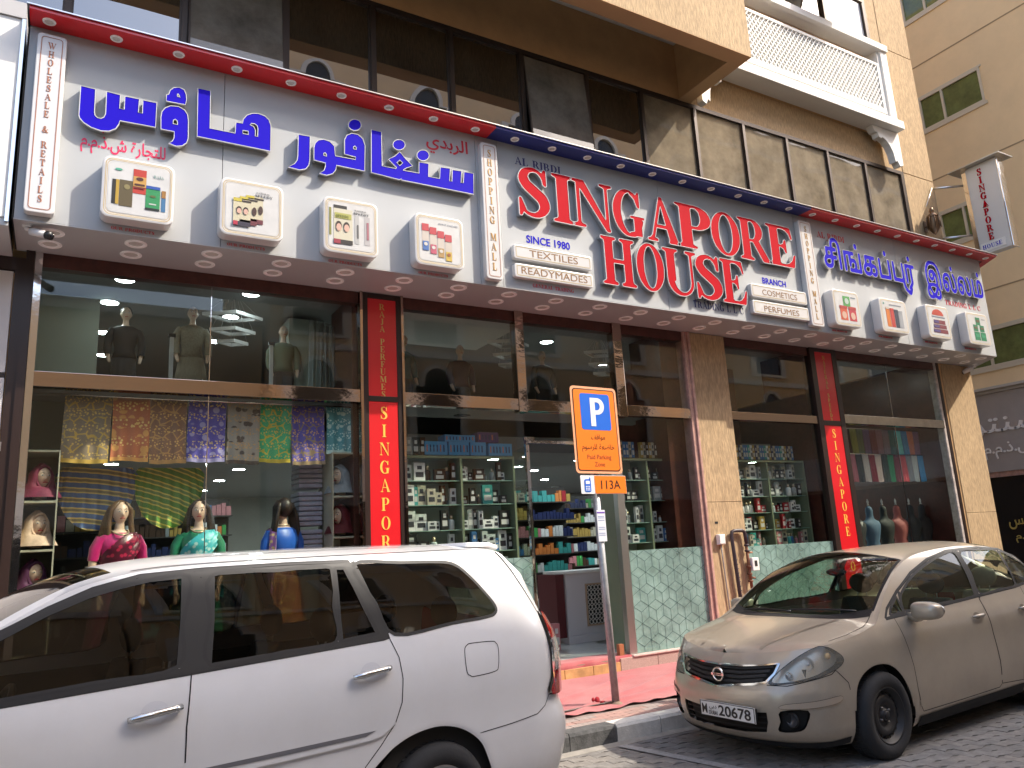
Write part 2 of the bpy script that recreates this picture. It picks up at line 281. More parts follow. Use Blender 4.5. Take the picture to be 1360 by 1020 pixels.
BIGG = json.loads('{"I":[72,[[[3,-3],[-1,0],[-1,4],[-1,8],[2,10],[11,14],[14,18],[15,21],[15,179],[14,183],[11,186],[8,188],[2,190],[0,192],[-1,195],[-1,200],[1,203],[6,204],[69,204],[72,203],[73,200],[74,197],[73,193],[71,190],[61,186],[59,183],[58,180],[58,22],[58,18],[61,14],[65,12],[70,11],[73,9],[74,6],[74,1],[72,-2],[67,-4]]]],"H":[164,[[[3,-3],[-1,0],[-1,4],[-1,8],[2,10],[11,14],[14,18],[15,21],[15,178],[14,183],[12,186],[8,188],[2,190],[0,192],[-1,197],[0,202],[3,204],[8,204],[66,204],[72,203],[74,198],[73,192],[70,190],[62,187],[59,184],[58,180],[58,112],[61,110],[104,110],[107,111],[108,113],[108,179],[106,183],[103,186],[100,188],[94,190],[92,192],[91,196],[92,201],[94,203],[99,204],[158,204],[164,203],[166,198],[165,192],[162,190],[157,188],[153,186],[150,182],[149,178],[149,26],[150,19],[152,16],[156,13],[163,10],[165,8],[166,4],[165,-1],[162,-3],[157,-4],[98,-4],[93,-2],[91,3],[92,8],[94,11],[100,12],[103,14],[106,18],[108,22],[107,90],[104,91],[61,91],[58,90],[58,88],[58,20],[59,17],[62,14],[70,11],[73,9],[74,4],[73,0],[70,-3],[66,-4]]]],"N":[172,[[[141,-7],[138,-5],[135,-2],[40,158],[36,162],[36,157],[36,21],[37,18],[40,14],[53,10],[55,6],[55,2],[53,-2],[48,-4],[7,-4],[4,-3],[1,0],[0,4],[1,9],[4,11],[11,12],[16,15],[20,19],[20,24],[20,183],[19,186],[15,188],[6,189],[2,192],[1,194],[1,198],[2,201],[4,203],[9,204],[49,204],[53,203],[56,201],[129,58],[136,46],[137,52],[137,179],[136,183],[132,186],[119,191],[117,194],[117,199],[119,203],[124,204],[165,204],[168,203],[171,201],[172,196],[170,191],[168,190],[161,188],[157,186],[153,183],[152,179],[152,18],[152,13],[156,5],[156,0],[155,-4],[152,-7],[148,-8]]]],"O":[156,[[[68,-6],[56,-2],[42,6],[31,16],[18,32],[10,49],[4,68],[1,92],[1,109],[4,132],[10,152],[18,168],[30,184],[44,196],[57,203],[70,207],[86,207],[101,203],[115,195],[126,185],[139,168],[147,152],[153,132],[156,109],[156,92],[153,68],[147,49],[138,32],[126,16],[112,4],[99,-3],[86,-6]],[[75,9],[82,9],[88,12],[94,18],[100,28],[105,42],[108,53],[112,72],[113,87],[113,115],[112,128],[109,144],[105,159],[100,172],[92,184],[85,190],[78,192],[73,191],[67,187],[61,180],[56,171],[52,159],[48,147],[45,129],[44,114],[44,78],[47,60],[50,46],[56,31],[61,21],[68,13]]]],"G":[168,[[[70,-6],[54,-1],[46,4],[38,10],[28,20],[22,27],[17,36],[11,48],[7,58],[3,72],[0,94],[1,118],[3,129],[7,144],[17,165],[27,180],[41,193],[56,202],[72,207],[90,207],[98,205],[106,201],[115,197],[124,190],[126,191],[132,202],[136,204],[140,204],[143,201],[144,196],[144,137],[143,131],[140,129],[137,128],[133,129],[130,131],[127,134],[119,154],[116,164],[114,168],[107,175],[94,185],[90,192],[86,192],[81,190],[72,184],[66,178],[58,166],[53,154],[49,141],[46,123],[44,108],[44,92],[48,63],[52,49],[56,39],[62,29],[68,20],[74,14],[80,11],[84,16],[104,22],[106,24],[106,26],[106,76],[104,78],[93,78],[89,79],[87,84],[87,88],[89,90],[92,92],[96,92],[156,92],[162,91],[164,86],[163,80],[159,78],[150,77],[156,74],[157,70],[154,58],[148,43],[148,5],[146,2],[142,1],[116,0],[108,-4],[89,-6]]]],"A":[164,[[[4,-3],[1,-1],[-1,2],[-1,6],[1,9],[3,11],[10,12],[14,14],[24,26],[70,203],[72,206],[75,208],[81,208],[85,207],[88,205],[89,202],[154,18],[157,13],[163,11],[165,8],[166,4],[165,0],[163,-2],[158,-4],[115,-4],[110,-2],[107,0],[107,4],[110,14],[100,59],[97,60],[53,60],[50,60],[49,58],[38,17],[39,15],[40,14],[50,11],[52,9],[53,4],[52,-1],[50,-3],[46,-4]],[[57,78],[93,78],[96,79],[78,163],[76,159],[55,81],[55,78]]]],"P":[140,[[[3,-3],[-1,0],[-1,4],[-1,8],[2,10],[11,14],[14,18],[15,21],[15,178],[14,183],[12,186],[0,192],[-1,196],[-1,200],[2,203],[6,204],[80,204],[92,202],[102,198],[110,193],[117,188],[123,181],[128,172],[131,164],[133,156],[134,146],[133,136],[131,126],[125,114],[118,106],[108,98],[98,93],[87,89],[81,88],[60,88],[58,87],[58,20],[59,17],[62,14],[70,11],[73,9],[74,5],[73,0],[71,-2],[66,-4]],[[60,104],[74,104],[80,107],[86,116],[91,131],[92,141],[92,151],[89,169],[86,178],[82,183],[78,187],[74,189],[68,189],[63,188],[59,184],[58,180],[58,107],[58,104]]]],"R":[164,[[[3,-3],[-1,0],[-1,4],[-1,8],[2,10],[11,14],[14,18],[15,21],[15,178],[14,183],[12,186],[0,192],[-1,196],[-1,200],[2,203],[6,204],[80,204],[92,202],[102,198],[114,190],[125,178],[131,164],[134,151],[133,136],[129,123],[123,112],[110,99],[110,97],[157,14],[160,12],[167,11],[170,10],[172,6],[171,0],[169,-2],[164,-4],[128,-4],[122,-2],[117,5],[74,86],[71,88],[61,88],[58,88],[58,86],[58,20],[59,17],[62,14],[70,11],[73,9],[74,4],[73,0],[70,-3],[66,-4]],[[60,104],[74,104],[80,107],[86,116],[91,131],[92,141],[92,151],[89,169],[86,178],[82,183],[78,187],[74,189],[68,189],[63,188],[59,184],[58,180],[58,107],[58,104]]]],"E":[144,[[[3,-3],[-1,0],[-1,4],[-1,8],[2,10],[11,14],[14,18],[15,21],[15,178],[14,183],[12,186],[0,192],[-1,196],[0,201],[2,203],[7,204],[115,204],[121,203],[123,201],[125,197],[131,150],[130,144],[127,141],[123,141],[120,144],[112,170],[98,183],[83,189],[69,189],[62,187],[58,182],[58,110],[60,108],[68,108],[76,113],[79,116],[83,130],[86,134],[90,136],[94,134],[95,132],[96,128],[96,75],[96,70],[94,67],[92,65],[88,65],[84,70],[80,83],[78,86],[68,93],[61,93],[58,92],[58,90],[58,22],[58,18],[60,15],[63,13],[68,12],[86,12],[101,18],[116,34],[127,63],[130,65],[134,66],[137,63],[138,58],[129,6],[127,0],[124,-3],[120,-4]]]],"U":[168,[[[70,-6],[63,-4],[53,0],[40,9],[29,22],[24,30],[21,38],[18,48],[16,59],[16,180],[15,183],[11,187],[3,190],[1,192],[-1,196],[0,200],[3,203],[10,204],[68,204],[72,203],[74,200],[75,196],[73,192],[62,186],[60,183],[58,180],[58,64],[57,59],[51,56],[50,54],[56,37],[59,30],[64,24],[71,18],[78,14],[84,12],[91,12],[99,13],[105,16],[110,20],[116,26],[121,33],[125,41],[129,59],[129,180],[128,183],[124,186],[120,188],[113,190],[111,191],[109,195],[110,200],[112,203],[116,204],[156,204],[161,203],[163,202],[165,199],[165,195],[163,192],[161,190],[154,188],[150,186],[146,183],[144,179],[144,58],[142,44],[138,32],[133,23],[126,14],[119,7],[109,1],[100,-3],[90,-6]]]],"S":[124,[[[11,-5],[7,-3],[6,2],[6,64],[7,68],[8,71],[14,72],[16,71],[18,68],[32,31],[34,23],[38,19],[44,16],[49,15],[56,15],[63,16],[68,20],[74,25],[78,31],[81,37],[82,45],[80,55],[74,66],[32,103],[24,112],[17,123],[11,135],[8,149],[9,162],[14,176],[19,185],[25,192],[35,199],[45,203],[58,206],[71,205],[85,199],[96,191],[103,204],[106,206],[110,205],[113,202],[114,198],[114,140],[113,136],[112,134],[109,133],[106,133],[100,138],[98,142],[96,157],[91,169],[84,179],[77,184],[71,185],[66,186],[61,184],[56,182],[51,178],[48,173],[46,167],[45,162],[48,153],[54,144],[61,138],[79,124],[96,109],[107,99],[114,88],[120,73],[123,58],[122,45],[118,32],[111,20],[101,9],[92,3],[80,-3],[64,-6],[49,-4],[35,1],[23,10],[22,9],[18,-2],[15,-5]]]]}')
GLY = json.loads('{"I":[72,[[[2,0],[2,7],[8,7],[12,9],[16,14],[18,18],[18,180],[17,184],[12,190],[8,192],[2,193],[2,199],[4,200],[69,200],[70,198],[69,193],[64,192],[60,190],[55,186],[53,182],[53,19],[54,15],[59,10],[64,7],[70,6],[70,1],[68,0]]]],"H":[164,[[[2,0],[2,7],[8,7],[12,9],[16,14],[18,18],[18,180],[17,184],[12,190],[8,192],[2,193],[2,199],[4,200],[69,200],[70,198],[69,193],[64,192],[60,190],[55,186],[53,182],[53,106],[108,106],[110,106],[111,108],[111,180],[109,184],[104,190],[100,192],[94,193],[94,199],[96,200],[161,200],[162,198],[161,193],[156,192],[151,190],[146,184],[144,179],[144,22],[146,16],[151,10],[156,7],[162,6],[161,0],[94,0],[94,6],[100,7],[104,10],[109,15],[111,20],[111,94],[109,94],[56,94],[54,94],[53,92],[53,18],[55,14],[60,9],[64,7],[70,6],[69,0]]]],"N":[172,[[[140,-4],[32,176],[31,18],[32,15],[39,9],[44,7],[50,7],[51,1],[49,0],[3,0],[4,7],[10,7],[17,11],[22,16],[24,20],[24,185],[22,187],[15,192],[4,193],[4,199],[50,200],[52,199],[140,28],[140,31],[140,180],[139,184],[132,190],[127,192],[120,193],[120,198],[122,200],[166,200],[168,199],[167,193],[161,192],[156,190],[149,184],[147,181],[147,14],[152,4],[152,-2],[150,-4]]]],"O":[156,[[[68,-2],[57,1],[48,5],[41,10],[28,23],[20,34],[13,50],[7,71],[4,91],[4,108],[7,128],[13,149],[21,166],[32,181],[44,191],[57,199],[70,202],[85,202],[98,199],[112,191],[123,181],[135,165],[143,149],[149,128],[152,108],[152,91],[149,71],[143,50],[135,34],[123,18],[112,8],[98,1],[85,-3]],[[74,4],[80,4],[88,7],[95,13],[102,25],[108,40],[112,52],[115,70],[116,84],[116,123],[113,142],[108,160],[102,174],[94,187],[87,193],[79,196],[71,194],[65,191],[59,184],[53,174],[47,160],[44,148],[41,130],[39,116],[40,76],[43,58],[47,40],[53,26],[59,16],[65,9]]]],"C":[156,[[[90,-4],[87,-3],[68,-2],[60,0],[50,5],[40,12],[35,17],[29,23],[22,32],[11,55],[5,79],[4,92],[4,107],[7,128],[11,145],[22,167],[29,177],[35,183],[40,188],[50,194],[61,200],[68,202],[73,202],[88,202],[98,200],[110,194],[119,188],[126,182],[127,183],[133,199],[138,200],[140,198],[140,134],[139,132],[132,132],[121,158],[120,165],[110,177],[95,188],[94,190],[94,194],[90,196],[84,196],[76,193],[70,189],[62,181],[53,166],[47,152],[44,139],[40,118],[40,91],[41,76],[44,60],[49,42],[54,31],[62,18],[70,10],[77,6],[85,4],[90,7],[101,10],[108,13],[113,18],[121,30],[126,42],[131,57],[132,43],[138,54],[140,54],[142,52],[133,26],[127,18],[120,9],[114,4],[108,0],[93,-4]]]],"G":[168,[[[70,-2],[57,1],[46,7],[40,12],[29,22],[25,28],[14,48],[9,61],[7,72],[4,92],[5,116],[7,128],[11,144],[20,163],[29,177],[40,188],[46,192],[57,198],[72,202],[91,202],[99,199],[110,194],[119,188],[126,182],[127,183],[133,199],[139,200],[140,197],[140,134],[139,132],[133,132],[131,133],[121,158],[120,165],[110,177],[95,188],[94,191],[94,194],[93,196],[87,196],[81,194],[76,192],[68,187],[61,179],[55,170],[48,152],[43,132],[40,110],[40,90],[43,68],[48,47],[55,30],[65,16],[69,12],[76,7],[83,5],[84,11],[85,12],[108,19],[110,21],[110,80],[108,81],[90,81],[90,87],[158,88],[160,86],[159,81],[145,81],[144,80],[144,72],[152,72],[152,70],[150,59],[144,44],[143,4],[111,4],[110,3],[109,0],[106,-1],[88,-3]]]],"A":[164,[[[3,0],[3,7],[10,7],[14,9],[21,15],[22,19],[26,20],[73,202],[75,204],[83,204],[84,202],[151,14],[154,9],[162,6],[161,0],[110,0],[110,6],[113,8],[114,10],[102,63],[48,64],[46,63],[45,62],[33,14],[36,11],[42,7],[48,7],[49,6],[49,0]],[[49,74],[98,73],[100,74],[78,180],[77,180],[75,172]]]],"P":[140,[[[2,0],[2,7],[8,7],[12,9],[16,14],[18,18],[18,180],[17,184],[12,190],[8,192],[2,193],[2,199],[4,200],[82,200],[93,197],[103,192],[111,187],[117,181],[125,168],[128,161],[130,150],[129,136],[125,124],[119,114],[111,105],[104,99],[94,95],[83,92],[55,92],[53,91],[53,17],[55,14],[60,9],[64,7],[70,6],[69,0]],[[53,100],[74,99],[82,103],[89,113],[94,129],[96,139],[96,152],[93,168],[89,178],[86,184],[82,189],[75,192],[64,192],[59,190],[53,182]]]],"R":[164,[[[2,0],[2,7],[8,7],[12,9],[16,14],[18,18],[18,180],[17,184],[12,190],[8,192],[2,193],[2,199],[4,200],[82,200],[93,197],[103,192],[110,187],[115,183],[122,173],[127,164],[129,156],[130,142],[128,130],[122,118],[116,110],[111,104],[103,98],[106,94],[155,8],[156,7],[167,7],[168,6],[167,0],[124,0],[75,91],[74,92],[56,92],[54,91],[53,90],[53,18],[55,14],[60,9],[64,7],[70,6],[69,0]],[[53,100],[74,99],[82,103],[89,113],[94,129],[96,139],[96,152],[93,168],[89,178],[86,184],[82,189],[75,192],[64,192],[59,190],[53,182]]]],"E":[144,[[[2,0],[2,7],[8,7],[12,9],[16,14],[18,18],[18,180],[17,184],[12,190],[8,192],[2,193],[2,199],[4,200],[119,200],[120,196],[126,148],[126,145],[125,144],[123,144],[122,146],[115,172],[100,186],[83,192],[65,192],[59,190],[53,183],[53,105],[55,104],[69,104],[80,111],[82,114],[87,130],[88,131],[91,132],[92,130],[92,70],[91,68],[88,69],[82,86],[78,90],[68,96],[55,96],[53,96],[53,18],[54,15],[58,10],[64,7],[87,7],[103,13],[119,31],[129,60],[130,62],[132,62],[134,60],[132,52],[123,0]]]],"F":[136,[[[2,0],[2,7],[8,7],[12,9],[16,14],[18,18],[18,180],[17,184],[12,190],[8,192],[2,193],[2,199],[4,200],[119,200],[120,196],[126,148],[126,145],[125,144],[123,144],[122,146],[115,172],[100,186],[83,192],[64,192],[59,190],[53,182],[53,104],[69,104],[80,111],[82,114],[88,131],[90,132],[92,130],[91,68],[89,68],[87,69],[82,86],[80,89],[68,96],[54,96],[53,95],[53,17],[55,14],[60,9],[64,7],[70,6],[69,0]]]],"L":[140,[[[2,0],[2,7],[8,7],[12,9],[16,14],[18,18],[18,180],[17,184],[12,190],[8,192],[2,193],[2,199],[4,200],[69,200],[70,198],[69,193],[64,192],[60,190],[55,186],[53,182],[53,17],[59,10],[64,7],[87,7],[101,13],[117,31],[127,66],[128,67],[130,68],[132,66],[124,1],[122,0]]]],"T":[144,[[[38,0],[38,6],[44,7],[48,10],[53,15],[55,20],[55,191],[54,192],[44,192],[33,188],[21,177],[17,172],[8,141],[7,140],[5,140],[4,141],[4,144],[8,199],[10,200],[135,200],[136,193],[140,143],[139,140],[138,140],[136,140],[135,142],[127,170],[125,174],[110,188],[99,192],[90,192],[89,191],[89,18],[91,14],[96,9],[100,7],[106,6],[105,0]]]],"U":[168,[[[70,-2],[63,-1],[56,2],[43,10],[32,23],[27,31],[23,40],[20,57],[20,180],[19,184],[14,189],[9,192],[3,193],[3,199],[6,200],[68,200],[70,199],[70,193],[64,192],[59,189],[55,184],[54,181],[54,62],[53,60],[46,59],[45,57],[48,44],[51,36],[54,29],[59,22],[66,15],[77,9],[84,7],[92,7],[100,9],[106,12],[111,15],[119,22],[124,30],[128,39],[132,57],[132,182],[131,184],[124,190],[119,192],[113,193],[113,199],[114,200],[160,200],[160,198],[160,193],[154,192],[148,190],[141,184],[140,181],[140,57],[138,44],[133,32],[123,17],[117,10],[107,4],[97,-1],[88,-3]]]],"S":[124,[[[10,-2],[10,67],[13,68],[14,66],[29,26],[29,22],[36,15],[42,12],[47,10],[55,10],[62,11],[72,17],[78,23],[81,28],[85,38],[86,42],[86,48],[84,55],[76,68],[37,102],[29,110],[20,123],[15,135],[12,147],[13,160],[16,173],[21,182],[27,188],[36,194],[47,199],[57,201],[65,201],[72,199],[79,197],[86,193],[91,189],[95,183],[100,188],[106,201],[109,202],[110,199],[110,138],[109,136],[106,136],[102,139],[99,157],[97,164],[91,175],[85,183],[78,187],[71,189],[63,189],[52,184],[46,178],[44,175],[41,168],[40,161],[42,153],[49,142],[57,134],[76,121],[92,107],[103,96],[110,86],[116,70],[118,57],[118,45],[114,34],[107,22],[97,11],[90,6],[78,0],[70,-1],[60,-2],[44,1],[33,6],[23,16],[21,16],[18,12],[14,-2]]]],"D":[164,[[[2,0],[2,7],[8,7],[12,9],[16,14],[18,18],[18,180],[17,184],[12,190],[8,192],[2,193],[2,199],[4,200],[72,200],[86,197],[103,190],[119,180],[132,166],[143,148],[150,128],[154,107],[153,86],[149,67],[142,49],[132,34],[119,20],[108,12],[94,5],[81,1],[72,0]],[[63,8],[66,7],[74,9],[84,15],[93,23],[101,34],[107,45],[113,62],[116,79],[118,92],[118,108],[114,132],[109,150],[103,162],[96,172],[88,181],[74,190],[65,192],[59,190],[54,184],[53,181],[53,18],[54,15],[58,10]]]],"M":[200,[[[4,0],[4,7],[10,7],[17,11],[22,16],[24,20],[24,188],[21,190],[4,194],[4,199],[52,200],[54,199],[108,58],[110,59],[148,188],[148,190],[146,192],[142,193],[142,199],[144,200],[197,200],[198,198],[197,193],[194,192],[190,188],[187,184],[186,179],[186,22],[187,16],[190,11],[194,7],[198,6],[197,0],[144,0],[142,1],[142,6],[146,7],[148,10],[152,16],[152,167],[152,171],[102,6],[100,0],[98,0],[93,0],[91,1],[32,166],[31,18],[32,15],[39,9],[44,7],[50,7],[51,1],[49,0]]]],"W":[224,[[[72,-4],[67,13],[16,185],[9,191],[0,193],[0,199],[3,200],[58,200],[60,199],[59,193],[52,192],[51,190],[87,58],[88,60],[107,134],[92,185],[85,191],[76,193],[76,199],[78,200],[135,200],[136,198],[135,193],[130,192],[128,184],[163,58],[164,60],[196,186],[196,188],[193,190],[190,192],[184,193],[184,199],[186,200],[223,200],[224,198],[223,193],[218,192],[214,190],[210,186],[207,181],[203,180],[168,44],[167,36],[156,-4],[149,-4],[147,-2],[112,117],[110,114],[92,44],[92,39],[81,0],[79,-4]]]],"J":[100,[[[31,-10],[24,-9],[19,-6],[11,8],[8,17],[9,23],[13,28],[20,30],[27,27],[31,22],[32,16],[29,10],[24,6],[23,4],[25,0],[31,1],[36,4],[39,9],[42,18],[44,32],[44,180],[43,184],[38,189],[33,192],[27,193],[27,199],[29,200],[93,200],[94,198],[94,193],[88,192],[83,189],[79,184],[78,180],[78,42],[76,38],[74,24],[70,15],[66,8],[55,-4],[45,-9],[38,-11]]]],"Y":[160,[[[46,0],[46,7],[52,7],[56,9],[60,14],[62,18],[62,92],[19,185],[18,186],[14,187],[10,191],[2,193],[2,199],[4,200],[61,200],[62,198],[61,193],[57,192],[56,190],[89,119],[91,116],[126,188],[125,190],[120,192],[114,193],[114,199],[116,200],[157,200],[158,197],[157,193],[152,192],[147,190],[141,184],[139,181],[132,180],[131,180],[97,103],[97,100],[96,96],[97,20],[98,15],[103,10],[108,7],[114,6],[113,0]]]],"B":[160,[[[2,0],[2,7],[8,7],[12,9],[16,14],[18,18],[18,180],[17,184],[12,190],[8,192],[2,193],[2,199],[4,200],[82,200],[95,196],[105,190],[115,180],[121,169],[125,158],[126,143],[124,132],[121,126],[118,120],[112,111],[99,101],[110,96],[118,90],[126,81],[132,71],[135,61],[136,49],[135,42],[132,32],[126,22],[117,13],[109,7],[96,2],[84,0]],[[63,8],[66,7],[69,8],[72,7],[79,7],[86,10],[94,20],[98,29],[101,40],[102,58],[98,75],[92,87],[86,93],[80,96],[72,96],[68,95],[66,96],[55,96],[53,95],[53,18],[54,15],[58,10]],[[53,104],[75,104],[78,105],[82,107],[86,113],[89,120],[92,131],[94,141],[94,154],[91,170],[89,176],[84,185],[81,189],[75,192],[64,192],[59,190],[53,182]]]],"&":[172,[[[55,-4],[44,-1],[37,2],[28,8],[20,15],[14,22],[11,29],[8,38],[8,49],[11,60],[13,68],[17,76],[22,84],[32,95],[49,109],[40,132],[36,150],[35,161],[38,175],[43,183],[50,190],[56,194],[66,198],[75,198],[81,197],[88,193],[96,188],[103,179],[106,172],[107,160],[103,141],[98,131],[94,124],[84,114],[83,112],[112,67],[114,67],[117,73],[124,95],[127,100],[130,103],[136,106],[146,108],[153,107],[160,108],[163,106],[163,102],[161,100],[143,100],[138,99],[134,96],[131,92],[127,73],[121,56],[136,34],[151,18],[154,15],[157,15],[168,20],[171,18],[172,16],[171,13],[166,7],[159,2],[154,0],[141,-1],[131,1],[121,6],[116,10],[104,20],[92,8],[80,0],[66,-4]],[[64,15],[72,15],[82,18],[92,24],[96,30],[78,56],[60,87],[51,76],[45,66],[41,51],[39,40],[42,33],[48,26],[56,19]],[[73,129],[74,129],[76,130],[83,137],[85,141],[88,150],[88,162],[86,169],[82,176],[78,181],[72,184],[70,184],[67,181],[63,175],[61,168],[61,160],[65,146]]]]}')
